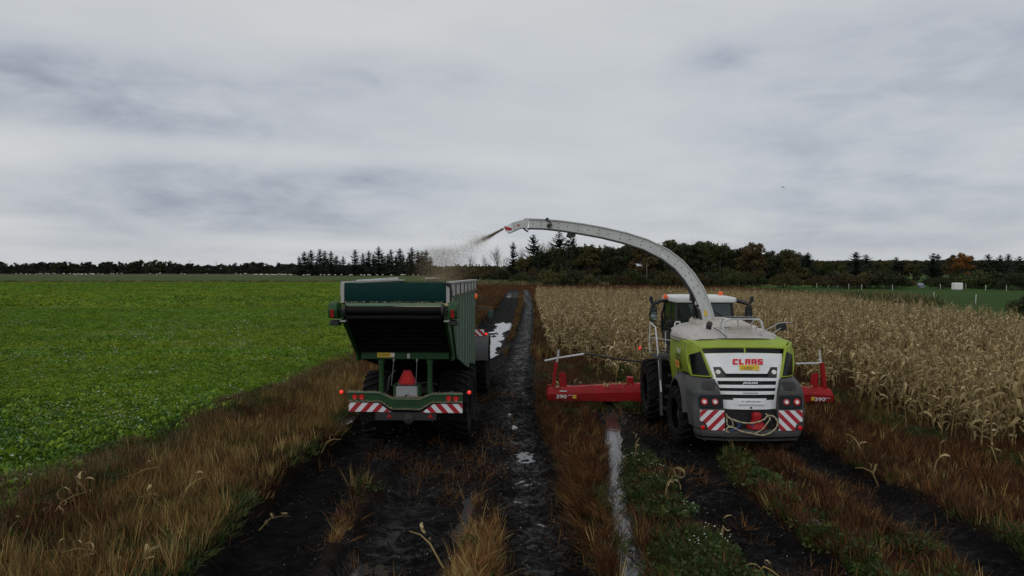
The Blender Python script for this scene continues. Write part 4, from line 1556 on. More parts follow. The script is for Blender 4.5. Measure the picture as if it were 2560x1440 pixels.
text('lettering', 'A.P. JØRGENSEN', M['print_black'], pl, RP(.04, .135) + nrmP * .037, (1, 0, 0), Vp, .50, .056, bold=.012, depth=.001)
MB().lathe([(.026, 0), (.026, .012), (.014, .02), (.001, .02)], RP(.05, .035) + nrmP * .004, nrmP, 14).build('panel_lock', M['black_plastic'], harv)
b = MB().prism([(-.18, -.012), (.18, -.012), (.18, .012), (-.18, .012)], RP(.05, .298) + nrmP * .004, (1, 0, 0), Vp, 0, .012, nrmP)
b.build('plate_lamp', M['tool_grey'], harv)

# black slot above the panel, split by a lime bar
def slot(u, v):
    p = RP(-1.0 + 2.0 * u, 1.0)
    return Vector((CX + (-1.02 + 2.04 * u) * (1 + .03 * v), p.y + .045 + .055 * v, p.z - .008 + .15 * v))


MB().shell(slot, 10, 1, (0, .05, .0)).build('air_slot', M['black_gloss'], harv)
b = MB()
b.shell(lambda u, v: Vector(slot(u, -.03 + .09 * v)) + Vector((0, -.035, 0)), 10, 1, (0, .04, 0))
b.shell(lambda u, v: Vector(slot(.505 + .02 * u, .06 + .94 * v)) + Vector((0, -.012, 0)), 1, 1, (0, .03, 0))


# lime hood: top deck, chamfered corners, flanks
def deck(u, v):
    s = -1 + 2 * u
    w = 1.05 + .25 * v
    y = .70 + .50 * v + .08 * s * s * (1 - v)
    z = 2.555 + .155 * v ** .8 - .03 * abs(s) ** 3
    return (CX + s * w, y, z)


b.shell(deck, 12, 4, (0, .0, -.035))
b.build('hood_rear', M['lime'], harv, bevel=.006)
A_, B_ = Vector((-1.335, 1.08, 2.63)), Vector((-1.27, .80, 1.815))
C_, D_ = Vector((-1.07, .75, 2.555)), Vector((-.835, .42, 1.835))


def chamf(s, t_, k=1):
    lo, hi = B_.lerp(D_, s), A_.lerp(C_, s)
    p = lo.lerp(hi, t_)
    bul = .045 * math.sin(PI * s) * (.6 + .4 * math.sin(PI * t_))
    return Vector((CX + k * (p.x - bul * .7), p.y - bul, p.z))


for k in (-1, 1):
    kk = -k
    MB().shell(lambda s, t_: chamf(s, t_, kk), 6, 6, (kk * .03, .04, 0)).build('hood_corner', M['lime'], harv, bevel=.006)

    def win(s, t_):
        s2 = .09 + .83 * s
        top = .63 + .20 * s
        p = chamf(s2, .05 + (top - .05) * t_, kk)
        return p + Vector((-kk * .009, -.009, .0))
    MB().shell(win, 5, 5, (kk * .01, .012, 0)).build('corner_screen', M['black_gloss'], harv, bevel=.003)
    # diagonal rib next to the white panel
    MB().tube([chamf(1.0, t_, kk) + Vector((0, -.012, 0)) for t_ in (0, .25, .5, .75, 1.0)], .026, 6).build('hood_rib', M['lime'], harv)

    def flank(s, t_):
        y0 = .80 + .28 * t_
        y = y0 + (3.02 - y0) * s
        zb = np.interp(y, [.8, 1.2, 1.7, 2.3, 2.75, 3.02], [1.815, 1.85, 1.80, 1.63, 1.46, 1.36])
        zt = 2.63 + .05 * (y - 1.08)
        z = zb + (zt - zb) * t_
        x = -1.27 - .065 * t_ - .055 * math.sin(PI * min(1, t_ * 1.1)) - .03 * math.sin(PI * s)
        return (CX + kk * x, y, z)
    MB().shell(flank, 12, 8, (kk * .05, 0, 0)).build('side_panel', M['lime'], harv, bevel=.008)

    def should(s, t_):
        y = 1.08 + 1.94 * s
        z0 = 2.63 + .05 * (y - 1.08)
        return (CX + kk * (-1.335 + .28 * t_), y, z0 - .006 + (.02 + .05 * s) * math.sin(t_ * PI / 2) + .04 * s * t_)
    MB().shell(should, 6, 4, (0, 0, -.04)).build('hood_shoulder', M['lime'], harv)
# markings on the left flank
Uf, Vf = Vector((0, -1, 0)), Vector((-.06, 0, 1)).normalized()
xo = CX - 1.415
text('model_number', '960', M['print_white'], harv, (xo, 1.52, 2.37), Uf, Vf, .42, .125, bold=.02, shear=.2, depth=.012)
text('model_lettering', 'JAGUAR', M['print_black'], harv, (xo, 1.68, 2.22), Uf, Vf, .56, .10, bold=.03, shear=.3, depth=.014)
MB().prism([(-.27, -.012), (.27, -.012), (.27, .012), (-.27, .012)], (xo, 1.68, 2.13), Uf, Vf, .006, .016).build('stripe', M['print_black'], harv, smooth=0)
so = MB().prism([(-.24, -.09), (.24, -.09), (.24, .09), (-.24, .09)], (xo, 1.72, 2.0), Uf, Vf, .006, .014).build('warning_sticker', M['sticker_orange'], harv, smooth=0)
text('lettering', 'A+B', M['sign_red'], so, (xo, 1.72, 2.0), Uf, Vf, .3, .11, bold=.02, depth=.016)
MB().tube([(xo + .0, 1.66, 1.86), (xo + .0, 1.62, 1.70)], .014, 5).build('flank_catch', M['black_plastic'], harv)


# engine cover
def cover(u, v):
    s = -1 + 2 * u
    y = 1.14 + 2.55 * v
    zc = 2.715 + .25 * v ** .9
    w = .80 + .48 * min(1, v * 2.2) ** .7
    return (CX + .08 + s * w, y + .06 * s * s * (1 - v), zc - (.03 + .17 * v) * abs(s) ** 5)


MB().shell(cover, 16, 10, (0, 0, -.04)).build('engine_cover', M['cover_grey'], harv, bevel=.008)
MB().shell(lambda u, v: Vector(cover(u, .0)) + Vector((0, -.02, -.012 + .022 * v)), 16, 1, (0, .03, 0)).build('cover_seal', M['black_plastic'], harv)
b = MB()
r0 = [(-.62, 2.30), (.76, 2.30), (.80, 3.75), (-.66, 3.75)]
rings = []
for (z0, z1, sh) in ((2.80, 2.88, 0), (2.95, 3.03, .02), (3.0, 3.10, .12)):
    rings.append([(CX + .05 + (x - .07) * (1 - sh), y + (.25 if i < 2 else -.05) * sh * 3, z0 if i < 2 else z1) for i, (x, y) in enumerate(r0)])
b.loft(rings)
b.build('radiator_housing', M['cover_grey'], harv, bevel=.03)


def fairing(u, v):                                        # dusty bulge on the left shoulder
    s, a = -1 + 2 * u, v * PI
    y = 1.12 + 1.75 * u
    hgt = max(0, .30 * math.sin(PI * (.02 + .80 * u)) ** .7 - .0)
    ww = .20 + .42 * math.sin(PI * (.14 + .62 * u))
    xc = -.76 - .12 * u
    return (CX + xc - ww * math.cos(a), y, 2.64 + .05 * u + (hgt * .95 + .015) * max(0, math.sin(a)) ** .8)


MB().shell(fairing, 12, 10, (0, 0, -.05)).build('shoulder_fairing', M['cover_grey'], harv)
MB().tube([Vector(fairing(u_, 0)) + Vector((0, 0, .01)) for u_ in np.linspace(1, 0, 9)] + [Vector(fairing(0, v_)) + Vector((0, -.01, .006)) for v_ in (.3, .6, 1.0)] + [Vector(fairing(u_, 1)) + Vector((0, 0, .012)) for u_ in np.linspace(.05, .8, 7)], .011, 6).build('fairing_seal', M['black_plastic'], harv)
b = MB()
xe, ze = hl(1771, 815, 1.8)
b.lathe([(.115, .0), (.11, .05), (.07, .09)], (xe, 1.8, 2.78), (0, 0, 1), 14)
b.tube([(xe, 1.8, 2.76), (xe, 1.8, 2.90), (xe + .005, 1.77, 2.99), (xe + .01, 1.70, 3.06)], [.068, .07, .075, .078], 12)
b.build('exhaust_pipe', M['black_plastic'], harv)
MB().tube([(xe + .16, 1.9, 2.93), (xe + .24, 1.55, 2.86), (xe + .32, 1.22, 2.74)], .012, 6).build('hose', M['black_plastic'], harv)

# white hoop rail on the cover with its black mesh step
b = MB()
yh = 1.45
pts = [(-.26, yh, 2.72), (-.245, yh, 2.98), (-.22, yh, 3.12), (-.15, yh, 3.18), (.0, yh, 3.20), (.5, yh, 3.20), (.68, yh, 3.18), (.74, yh, 3.12), (.77, yh, 2.98), (.80, yh, 2.72)]
b.tube(pts, .028, 10)
b.tube([(-.15, yh, 3.18), (-.12, 1.9, 3.18), (-.12, 2.2, 2.95)], .02, 8)
b.tube([(.70, yh, 3.17), (.70, 1.9, 3.17), (.70, 2.2, 2.95)], .02, 8)
b.tube([(.22, 1.78, 3.17), (.30, 1.95, 2.90)], .015, 6)
b.build('cover_rail', M['rail_white'], harv)
MB().loft([[(x, y, z) for x, y in ((-.05, yh - .03), (.58, yh - .03), (.62, yh + .35), (-.10, yh + .35))] for z in (3.215, 3.245)]).build('rail_step', M['black_plastic'], harv, bevel=.01)
for xx in (-.0, .9):
    MB().tube([(xx - .10, 2.1, 2.86), (xx - .10, 2.1, 2.92), (xx + .10, 2.1, 2.92), (xx + .10, 2.1, 2.86)], .010, 6).build('cover_handle', M['black_plastic'], harv)
# rear mirror arm on the right shoulder
b = MB()
xm, zm = hl(1953, 817, 1.9)
b.tube([(CX + .62, 1.5, 2.72), (CX + .78, 1.6, 2.86), (xm - .05, 1.9, zm + .10), (xm + .32, 1.95, zm + .12)], .014, 6)
b.tube([(CX + .98, 1.6, 2.68), (CX + 1.1, 1.7, 2.82), (xm, 1.88, zm - .02)], .014, 6)
b.build('mirror_arm', M['steel'], harv)
MB().box((xm, 1.88, zm), (.27, .05, .20), Matrix.Rotation(-.12, 3, 'Y')).build('rear_mirror', M['black_plastic'], harv, bevel=.02)

# ---- cab
ca, cb_ = 4.55, 6.25
b = MB()
b.loft([[(CX - .86, ca, 2.20), (CX + .86, ca, 2.20), (CX + .90, cb_, 2.05), (CX - .90, cb_, 2.05)], [(CX - .90, ca - .02, 2.62), (CX + .90, ca - .02, 2.62), (CX + .95, cb_ + .25, 2.45), (CX - .95, cb_ + .25, 2.45)]])
b.bx(CX - .82, CX + .82, 4.4, 6.2, 1.75, 2.2)
b.build('cab_base', M['black_plastic'], harv, bevel=.02)
b = MB()
for s in (-1, 1):
    b.tube([(CX + s * .88, ca, 2.55), (CX + s * .86, ca + .02, 3.05), (CX + s * .82, ca + .08, 3.47)], .045, 6)
    b.tube([(CX + s * .94, cb_ + .2, 2.42), (CX + s * .93, cb_ + .22, 3.0), (CX + s * .85, cb_, 3.47)], .04, 6)
    b.tube([(CX + s * .92, 5.3, 2.5), (CX + s * .86, 5.3, 3.47)], .03, 6)
b.tube([(CX - .32, ca - .01, 2.6), (CX - .30, ca + .08, 3.47)], .03, 6)
b.build('cab_pillar', M['black_plastic'], harv)
b = MB()
ro = [(-.93, -.08), (-.85, -.16), (-.3, -.20), (.3, -.20), (.85, -.16), (.93, -.08), (.96, 1.0), (.93, 1.9), (.6, 2.05), (-.6, 2.05), (-.93, 1.9), (-.96, 1.0)]
b.loft([[(CX + x * k_, ca + .9 + (y - .9) * k_, z) for x, y in ro] for (k_, z) in ((.95, 3.46), (1.0, 3.49), (1.0, 3.585), (.97, 3.635), (.80, 3.665))])
b.build('cab_roof', M['roof_white'], harv, bevel=.015)
for (x0, x1, nm) in ((-.84, -.33, 'rear_window'), (-.28, .84, 'rear_window')):
    MB().loft([[(CX + x0, ca - .01, 2.62), (CX + x1, ca - .01, 2.62), (CX + x1, ca + .0, 2.62), (CX + x0, ca + .0, 2.62)],
               [(CX + x0 * .97, ca + .07, 3.46), (CX + x1 * .97, ca + .07, 3.46), (CX + x1 * .97, ca + .08, 3.46), (CX + x0 * .97, ca + .08, 3.46)]]).build(nm, M['cab_glass'], harv)
for s in (-1, 1):
    for (y0, y1) in ((ca + .05, 5.27), (5.33, cb_ + .17)):
        MB().loft([[(CX + s * .905, y0, 2.60), (CX + s * .925, y1, 2.52), (CX + s * .915, y1, 2.52), (CX + s * .895, y0, 2.60)],
                   [(CX + s * .845, y0 + .05, 3.46), (CX + s * .86, y1 - .1, 3.46), (CX + s * .85, y1 - .1, 3.46), (CX + s * .835, y0 + .05, 3.46)]]).build('side_window', M['cab_glass'], harv)
MB().loft([[(CX - .9, cb_ + .24, 2.45), (CX + .9, cb_ + .24, 2.45), (CX + .9, cb_ + .25, 2.45), (CX - .9, cb_ + .25, 2.45)],
           [(CX - .82, cb_ + .02, 3.46), (CX + .82, cb_ + .02, 3.46), (CX + .82, cb_ + .03, 3.46), (CX - .82, cb_ + .03, 3.46)]]).build('windscreen', M['cab_glass'], harv)
b = MB()
b.loft([[(CX - .27 * k_, 5.05 + dy, z), (CX + .27 * k_, 5.05 + dy, z), (CX + .25 * k_, 5.2 + dy, z), (CX - .25 * k_, 5.2 + dy, z)] for k_, dy, z in ((.9, 0, 2.6), (1, -.02, 2.9), (.95, -.06, 3.1), (.5, -.08, 3.16), (.5, -.08, 3.3))])
b.bx(CX - .28, CX + .28, 5.05, 5.6, 2.45, 2.62)
b.bx(CX + .36, CX + .55, 5.0, 5.7, 2.3, 2.78)
b.tube([(CX, 6.05, 2.3), (CX, 5.8, 2.85)], .05, 8)
b.build('driver_seat', M['seat'], harv)
MB().tube([(CX + .18 + .0, ca - .03, 3.28), (CX + .42, ca - .04, 3.13), (CX + .62, ca - .04, 3.02)], .010, 5).build('wiper', M['black_plastic'], harv)
# mirror arms, mirrors, cameras, beacons
for s in (-1, 1):
    b = MB()
    b.tube([(CX + s * .90, 5.5, 3.50), (CX + s * 1.2, 5.2, 3.50), (CX + s * 1.46, 5.05, 3.42), (CX + s * 1.50, 5.0, 3.34)], [.055, .06, .07, .06], 8)
    if s < 0: b.tube([(CX - 1.53, 5.0, 3.36), (CX - 1.60, 5.0, 3.1), (CX - 1.52, 5.0, 2.84), (CX - 1.2, 5.0, 2.66), (CX - .95, 5.0, 2.60)], .018, 6)
    b.tube([(CX + s * 1.52, 5.0, 3.42), (CX + s * 1.54, 5.0, 3.50)], .03, 6)
    b.build('mirror_bracket', M['black_plastic'], harv)
    h_ = MB().loft([[(CX + s * 1.47 + dx * k_, 5.0 + dy, z) for dx, dy in ((-.105, -.03), (.105, -.03), (.10, .10), (-.10, .10))] for k_, z in ((.85, 2.86), (1, 2.90), (1, 3.30), (.85, 3.35))]).build('wing_mirror', M['black_plastic'], harv, bevel=.015)
    MB().bx(CX + s * 1.47 - .085, CX + s * 1.47 + .085, 4.962, 4.968, 3.12, 3.30).build('mirror_glass', M['mirror_glass'], h_, smooth=0)
    MB().bx(CX + s * 1.47 - .085, CX + s * 1.47 + .085, 4.962, 4.968, 2.91, 3.09).build('mirror_glass', M['mirror_glass'], h_, smooth=0)
    MB().loft([[(CX + s * 1.55 + dx * k_, 5.0 + dy, z) for dx, dy in ((-.055, -.06), (.055, -.06), (.05, .05), (-.05, .05))] for k_, z in ((.8, 3.47), (1, 3.52), (1, 3.60), (.7, 3.65))]).build('arm_lamp', M['black_plastic'], harv, bevel=.01)
    MB().lathe([(.065, 0), (.07, .03), (.07, .09), (.05, .125), (.001, .135)], (CX + (-1.02 if s < 0 else .72), 5.45, 3.56 if s < 0 else 3.66), (0, 0, 1), 14).build('beacon', M['beacon'], harv)
b = MB().lathe([(.02, -.03), (.10, -.02), (.11, .0), (.09, .03), (.02, .045)], (CX - 1.08, 4.5, 2.86), (0, 1, 0), 14)
b.tube([(CX - 1.05, 4.5, 2.84), (CX - .95, 4.55, 2.62)], .015, 6)
b.build('round_mirror', M['black_plastic'], harv)

# platform, steps and rails on the left
b = MB()
for k in range(5): b.bx(CX - 1.62, CX - 1.02, 3.42 + k * .16, 3.42 + k * .16 + .12, 1.955, 1.985)
b.bx(CX - 1.66, CX - 1.0, 3.36, 4.2, 1.90, 1.953)
b.build('platform', M['shell_grey'], harv)
for k in range(5):
    MB().bx(CX - 1.50 + .05 * k, CX - 1.02, 3.08 + .03 * k, 3.34 + .02 * k, .50 + .31 * k, .545 + .31 * k).build('step', M['chassis'], harv)
b = MB()
b.prism([(2.98, .35), (3.12, .35), (3.42, 1.93), (3.42, 2.06), (3.30, 2.06)], (CX - 1.58, 0, 0), (0, 1, 0), (0, 0, 1), -.03, .03, (1, 0, 0))
b.build('ladder_side', M['shell_grey'], harv)
b = MB()
p1 = [hl(1626, 806, 4.1), hl(1638, 818, 3.9), hl(1645, 880, 3.5), hl(1653, 980, 3.05)]
b.tube([(p1[0][0], 4.1, p1[0][1]), (p1[1][0], 3.85, p1[1][1]), (p1[2][0], 3.5, p1[2][1]), (p1[3][0], 3.05, p1[3][1])], .024, 8)
b.tube([(p1[0][0], 4.1, p1[0][1]), (p1[0][0] - .02, 4.15, 2.45), (p1[0][0] - .0, 4.15, 1.98)], .020, 8)
b.tube([(p1[0][0], 4.15, 2.45), (CX - 1.05, 4.2, 2.35)], .016, 6)
b.tube([(CX - 1.25, 4.2, 1.98), (CX - 1.25, 4.2, 2.62)], .016, 6)
b.build('handrail', M['rail_white'], harv)
b = MB()
b.tube([(CX - 1.16, 3.3, 2.62), (CX - 1.16, 3.3, 2.93), (CX - 1.13, 3.3, 2.98), (CX - 1.02, 3.3, 2.98)], .022, 8)
b.tube([(CX - 1.02, 3.3, 2.98), (CX - 1.0, 3.3, 2.7)], .022, 8)
b.build('grab_rail', M['rail_white'], harv)
b = MB().tube([(CX - 1.1, 4.0, 2.02), (CX - 1.9, 4.9, 2.02)], .02, 6)
b.tube([(CX - 1.85, 4.85, 2.03), (CX - 1.85, 4.85, 1.62)], .012, 5)
b.build('lamp_arm', M['black_plastic'], harv)
MB().lathe([(.03, -.05), (.035, 0), (.03, .05)], (CX - 1.9, 4.9, 2.05), (0, 0, 1), 10).build('side_lamp', M['lamp_red_lit'], harv)

# hitch recess
b = MB().bx(CX - .63, CX + .63, .22, .30, .62, 1.10)
b.build('hitch_recess', M['grille'], harv)
b = MB().lathe([(.24, .645), (.235, .70), (.17, .78), (.125, .82), (.115, .87), (.13, .93), (.12, .985), (.07, 1.03), (.001, 1.04)], (CX + .16, .13, 0), (0, 0, 1), 16)
b.build('hitch', M['header_red'], harv, bevel=.02)

# ---- spout: a curved box section swept from the turret over to the trailer
sp_px = [(1768, 806, 27, 3.3), (1762, 780, 27, 3.3), (1754, 755, 27, 3.3), (1740, 723, 27, 3.3), (1720, 692, 26, 3.35), (1694, 662, 25, 3.4), (1660, 636, 25, 3.45), (1612, 612, 24, 3.5),
         (1560, 595, 23, 3.55), (1505, 582, 22, 3.6), (1455, 573, 22, 3.65), (1405, 565.5, 21, 3.7), (1360, 561, 20, 3.7), (1322, 560, 20, 3.75)]
secs, tops, bots = [], [], []
P = []
for px, py, wpx, y in sp_px:
    x, z = hl(px, py, y)
    P.append((Vector((x, y, z)), wpx * (HY + y) / FPX))
for i, (p, w_) in enumerate(P):
    d = (P[min(i + 1, len(P) - 1)][0] - P[max(i - 1, 0)][0])
    d.y = 0
    d.normalize()
    nn = Vector((-d.z, 0, d.x))
    if nn.z < 0 and i > 3: nn = -nn
    nn = Vector((d.z, 0, -d.x)) if i >= 0 else nn
    h2 = w_ / 2
    dy = .15
    secs.append([p - nn * h2 + Vector((0, -dy, 0)), p + nn * h2 + Vector((0, -dy, 0)), p + nn * h2 + Vector((0, dy, 0)), p - nn * h2 + Vector((0, dy, 0))])
    tops.append((p + nn * h2, nn, d))
    bots.append((p - nn * h2, nn, d))
b = MB().loft(secs)
b.build('spout', M['spout_grey'], harv, smooth=25)
# the raised top flange and lower wear rail
for lst, nm, sg in ((tops, 'spout_flange', 1), (bots, 'spout_rail', -1)):
    rings = []
    for p, nn, d in lst:
        rings.append([p + nn * (.004 * sg) + Vector((0, -.19, 0)), p + nn * (.034 * sg) + Vector((0, -.19, 0)), p + nn * (.034 * sg) + Vector((0, .19, 0)), p + nn * (.004 * sg) + Vector((0, .19, 0))])
    MB().loft(rings).build(nm, M['spout_grey' if sg > 0 else 'shell_grey'], harv, smooth=25)
b = MB()
for i in range(2, len(secs) - 1):
    a, c = secs[i], secs[i + 1]
    for f, g in ((.2, .3), (.2, .72), (.75, .5)):
        p = (a[0].lerp(a[1], g)).lerp(c[0].lerp(c[1], g), f)
        b.lathe([(.016, 0), (.016, .012), (.001, .014)], p, (0, -1, 0), 7)
b.build('bolt', M['shell_grey'], harv)
# turret and lower knee of the spout
x0, z0 = hl(1763, 800, 3.3)
b = MB().lathe([(.30, 0), (.30, .35), (.24, .40)], (x0 - .02, 3.35, 2.62), (0, 0, 1), 20)
b.build('spout_turret', M['spout_grey'], harv)
q = [hl(*c, 3.13) for c in ((1741, 742), (1754, 752), (1764, 805), (1757, 806), (1752, 775), (1741, 769), (1737, 757))]
MB().prism([(x, z) for x, z in q], (0, 3.13, 0), (1, 0, 0), (0, 0, 1), -.02, .03, (0, 1, 0)).build('pivot_bracket', M['spout_grey'], harv)
xq, zq = hl(1743, 765, 3.1)
MB().lathe([(.045, 0), (.045, .03), (.001, .03)], (xq, 3.115, zq), (0, -1, 0), 12).build('pivot_pin', M['black_plastic'], harv)
b = MB()
c1, c2 = hl(1733, 748, 3.4), hl(1752, 812, 3.5)
b.tube([(c1[0], 3.4, c1[1]), (c2[0] - .05, 3.5, c2[1])], .05, 8)
for k in range(3):
    b.tube([(c1[0] + .02 * k, 3.3, c1[1] - .1), (c1[0] - .10 + .05 * k, 3.3, c1[1] - .4), (c2[0] + .03 * k - .1, 3.4, c2[1])], .014, 5)
b.box((c1[0] - .02, 3.35, c1[1] + .06), (.16, .2, .22))
b.build('spout_cylinder', M['black_plastic'], harv)
xy, zy = hl(1764, 782, 3.12)
MB().prism([(-.05, -.085), (.055, -.085), (.035, .05), (-.035, .085)], (xy, 3.13, zy), (1, 0, 0), (0, 0, 1), .0, .006, (0, -1, 0)).build('warning_sticker', M['sticker_yellow'], harv, smooth=0)
# pale cap on top of the arc
q = [hl(*c, 3.42) for c in ((1646, 637), (1652, 636), (1676, 650), (1684, 660), (1680, 662), (1664, 651))]
MB().prism(q, (0, 3.42, 0), (1, 0, 0), (0, 0, 1), -.13, .13, (0, 1, 0)).build('spout_cap', M['roof_white'], harv, bevel=.01)
# end section and flap
end = [((1322, 550), (1318, 570)), ((1303, 551), (1300, 572)), ((1282, 557), (1288, 577)), ((1271, 563), (1280, 581)), ((1259, 567), (1271, 584))]
yE = 3.75
rings = []
for (t0, b0) in end[:4]:
    (xa, za), (xb, zb) = hl(*t0, yE), hl(*b0, yE)
    rings.append([(xb, yE - .16, zb), (xa, yE - .16, za), (xa, yE + .16, za), (xb, yE + .16, zb)])
MB().loft(rings).build('spout_end', M['spout_grey'], harv, bevel=.006)
f = [hl(*c, yE) for c in ((1281, 562), (1259, 566.5), (1264, 577), (1271, 584), (1284, 579))]
fl = MB().prism(f, (0, yE, 0), (1, 0, 0), (0, 0, 1), -.185, .185, (0, 1, 0)).build('discharge_flap', M['board_white'], harv, bevel=.004)
f = [hl(*c, yE) for c in ((1261, 566.6), (1263, 575), (1274, 578), (1280.5, 575.5), (1280, 571))]
MB().prism(f, (0, yE, 0), (1, 0, 0), (0, 0, 1), -.189, -.1855, (0, 1, 0)).build('marking', M['board_red'], fl, smooth=0)
xr, zr = hl(1296, 564, yE)
MB().lathe([(.035, 0), (.035, .004)], (xr, yE - .163, zr), (0, -1, 0), 14).build('reflector', M['reflector'], harv)
b = MB()
q = [hl(*c, 3.75) for c in ((1308, 549), (1313, 546), (1335, 547), (1342, 551))]
b.prism([q[0], q[1], q[2], q[3]], (0, 3.75, 0), (1, 0, 0), (0, 0, 1), -.12, .12, (0, 1, 0))
b.build('hinge_housing', M['spout_grey'], harv)
b = MB()
q = [hl(*c, 3.72) for c in ((1307, 572), (1312, 571), (1321, 579), (1320, 581), (1313, 577))]
b.prism(q, (0, 3.72, 0), (1, 0, 0), (0, 0, 1), -.1, .1, (0, 1, 0))
a1_, a2_ = hl(1318, 573, 3.72), hl(1336, 569.5, 3.72)
b.tube([(a1_[0], 3.72, a1_[1]), (a2_[0], 3.72, a2_[1])], .03, 6)
b.build('flap_cylinder', M['black_plastic'], harv)
b = MB()
q = [hl(*c, 3.6) for c in ((1363, 549), (1366, 544), (1371, 546), (1370, 552), (1364, 552))]
b.prism(q, (0, 3.6, 0), (1, 0, 0), (0, 0, 1), -.1, .06, (0, 1, 0))
s1, s2, s3, s4 = hl(1370, 552, 3.5), hl(1377, 557, 3.5), hl(1378, 562, 3.5), hl(1373, 571, 3.5)
b.tube([(s[0], 3.5, s[1]) for s in (s1, s2, s3, s4)], .018, 6)
t1_, t2_ = hl(1371, 546, 3.55), hl(1374, 553, 3.55)
b.tube([(t1_[0], 3.55, t1_[1]), (t2_[0], 3.55, t2_[1])], .012, 5)
xl, zl = hl(1372, 564, 3.5)
b.lathe([(.05, 0), (.06, .05), (.04, .07)], (xl, 3.56, zl), (0, -1, 0), 10)
b.build('spout_camera', M['black_plastic'], harv)
b = MB()
xl, zl = hl(1427, 590, 3.66)
b.box((xl - .04, 3.6, zl + .02), (.16, .14, .16), Matrix.Rotation(.4, 3, 'Y'))
b.box((xl + .08, 3.6, zl + .04), (.10, .10, .12))
b.build('spout_lamp', M['black_plastic'], harv)

# ---- maize header across the front
hdr = empty('maize_header', (CX, 6.15, 0), 0, harv)


def hd_x(px, py, y=6.15):
    x, z = hl(px, py, y)
    return x - CX, z


xl0, _ = hd_x(1368, 990)
xr0, _ = hd_x(2085, 1005)
for s, x_end in ((-1, xl0), (1, xr0)):
    b = MB()
    secs_ = []
    for (f, z0, z1, dpt) in ((1.0, .20, .44, .24), (.985, .16, .56, .30), (.62, .15, .66, .36), (.55, .15, .68, .38), (.10, .15, .76, .42)):
        x = x_end * f
        secs_.append([(x, 0, z0), (x, -.03, (z0 + z1) / 2 + .02), (x, .02, z1 - .10), (x, .12, z1), (x, dpt, z1), (x, dpt + .1, z0 + .1)])
    b.loft(secs_)
    b.build('beam', M['header_red'], hdr, smooth=0)
    # guard post with its fin
    px_, py_ = (1391, 940) if s < 0 else (2060, 940)
    xp, zp = hd_x(px_, py_)
    b = MB()
    b.loft([[(xp + dx + s * .10 * k_, .16 + dy, z) for dx, dy in ((-.055, -.05), (.055, -.05), (.055, .09), (-.055, .09))] for k_, z in ((1, .52), (.5, 1.05), (0, 1.42))])
    b.prism([(-s * .10, .55), (-s * .10, 1.08), (-s * .32, 1.04), (-s * .36, .55)] if s > 0 else [(.10, .55), (.36, .55), (.32, 1.04), (.10, 1.08)], (xp, .22, 0), (1, 0, 0), (0, 0, 1), -.015, .015, (0, 1, 0))
    b.build('guard_post', M['header_red'], hdr)
    b = MB()
    b.tube([(xp - s * .02, .18, 1.40), (xp - s * .06, .18, 1.60), (xp - s * .08, .18, 1.82)], .032, 8)
    if s < 0:
        g = [hd_x(1362, 904), hd_x(1391, 899), hd_x(1461, 886.5)]
        b.tube([(g[0][0], .18, g[0][1]), (g[1][0], .18, g[1][1] + .02), (g[2][0], .18, g[2][1])], .034, 8)
        bar2 = [hd_x(1461, 886.5), hd_x(1475, 887), hd_x(1540, 898), hd_x(1612, 908), hd_x(1660, 912)]
    else:
        g = [hd_x(2053, 901), hd_x(2058, 903), hd_x(2057, 908), hd_x(2048, 910), hd_x(1994, 911)]
        b.tube([(q_[0], .18, q_[1]) for q_ in g], .030, 8)
        bar2 = [hd_x(1994, 911), hd_x(1960, 911), hd_x(1900, 911)]
    b.build('guard_tube', M['rail_white'], hdr)
    MB().tube([(q_[0], .18, q_[1]) for q_ in bar2], .030, 8).build('guard_bar', M['black_plastic'], hdr)
    xt, zt = hd_x(1403.5, 990.5) if s < 0 else hd_x(2048.5, 997.5)
    text('lettering', '390', M['print_white'], hdr, (xt, -.035, zt), (1, 0, 0), (0, 0, 1), .34, .125, bold=.02, depth=.022)
    xt, zt = hd_x(1426, 987.5) if s < 0 else hd_x(2068.5, 995)
    text('lettering', 'plus', M['print_white'], hdr, (xt, -.03, zt), (1, 0, 0), (0, 0, 1), .17, .06, depth=.022)
    xt, zt = hd_x(1436, 991) if s < 0 else hd_x(2031, 996)
    MB().prism([(-.06, -.06), (.06, -.06), (.06, .06), (-.06, .06)], (xt, -.03, zt), (1, 0, 0), (0, 0, 1), .018, .022, (0, -1, 0)).build('sticker', M['sticker_yellow'], hdr, smooth=0)
    if s < 0:
        xt, zt = hd_x(1408, 977)
        MB().prism([(-.12, -.02), (.12, -.02), (.12, .02), (-.12, .02)], (xt, -.01, zt), (1, 0, 0), (0, 0, 1), .03, .036, (0, -1, 0)).build('sticker', M['board_white'], hdr, smooth=0)
    # rotor drums and dividers at the front
    for k in range(4):
        xx = s * (.62 + 1.15 * k)
        MB().lathe([(.52, .0), (.55, .04), (.40, .08), (.38, .22), (.30, .26), (.02, .30)], (xx, 1.05, .20), (0, 0, 1), 18).build('rotor_drum', M['header_red'], hdr)
    for k in range(5):
        xx = s * min(abs(x_end) - .1, .06 + 1.15 * k)
        MB().loft([[(xx + dx * w_, y, z0 + dz * hh_) for dx, dz in ((-1, 0), (1, 0), (.6, 1), (-.6, 1))] for y, w_, z0, hh_ in ((.55, .14, .2, .42), (1.4, .12, .16, .3), (2.3, .03, .10, .06))]).build('divider', M['header_red'], hdr)
xg, zg = hd_x(1578, 960)
MB().bx(xg - .10, xg + .10, .1, .4, .66, .92).build('hinge_block', M['header_red'], hdr, bevel=.02)
b = MB()
b.bx(-1.1, 1.1, -.35, .12, .35, 1.25)
b.build('feeder_frame', M['chassis'], hdr)

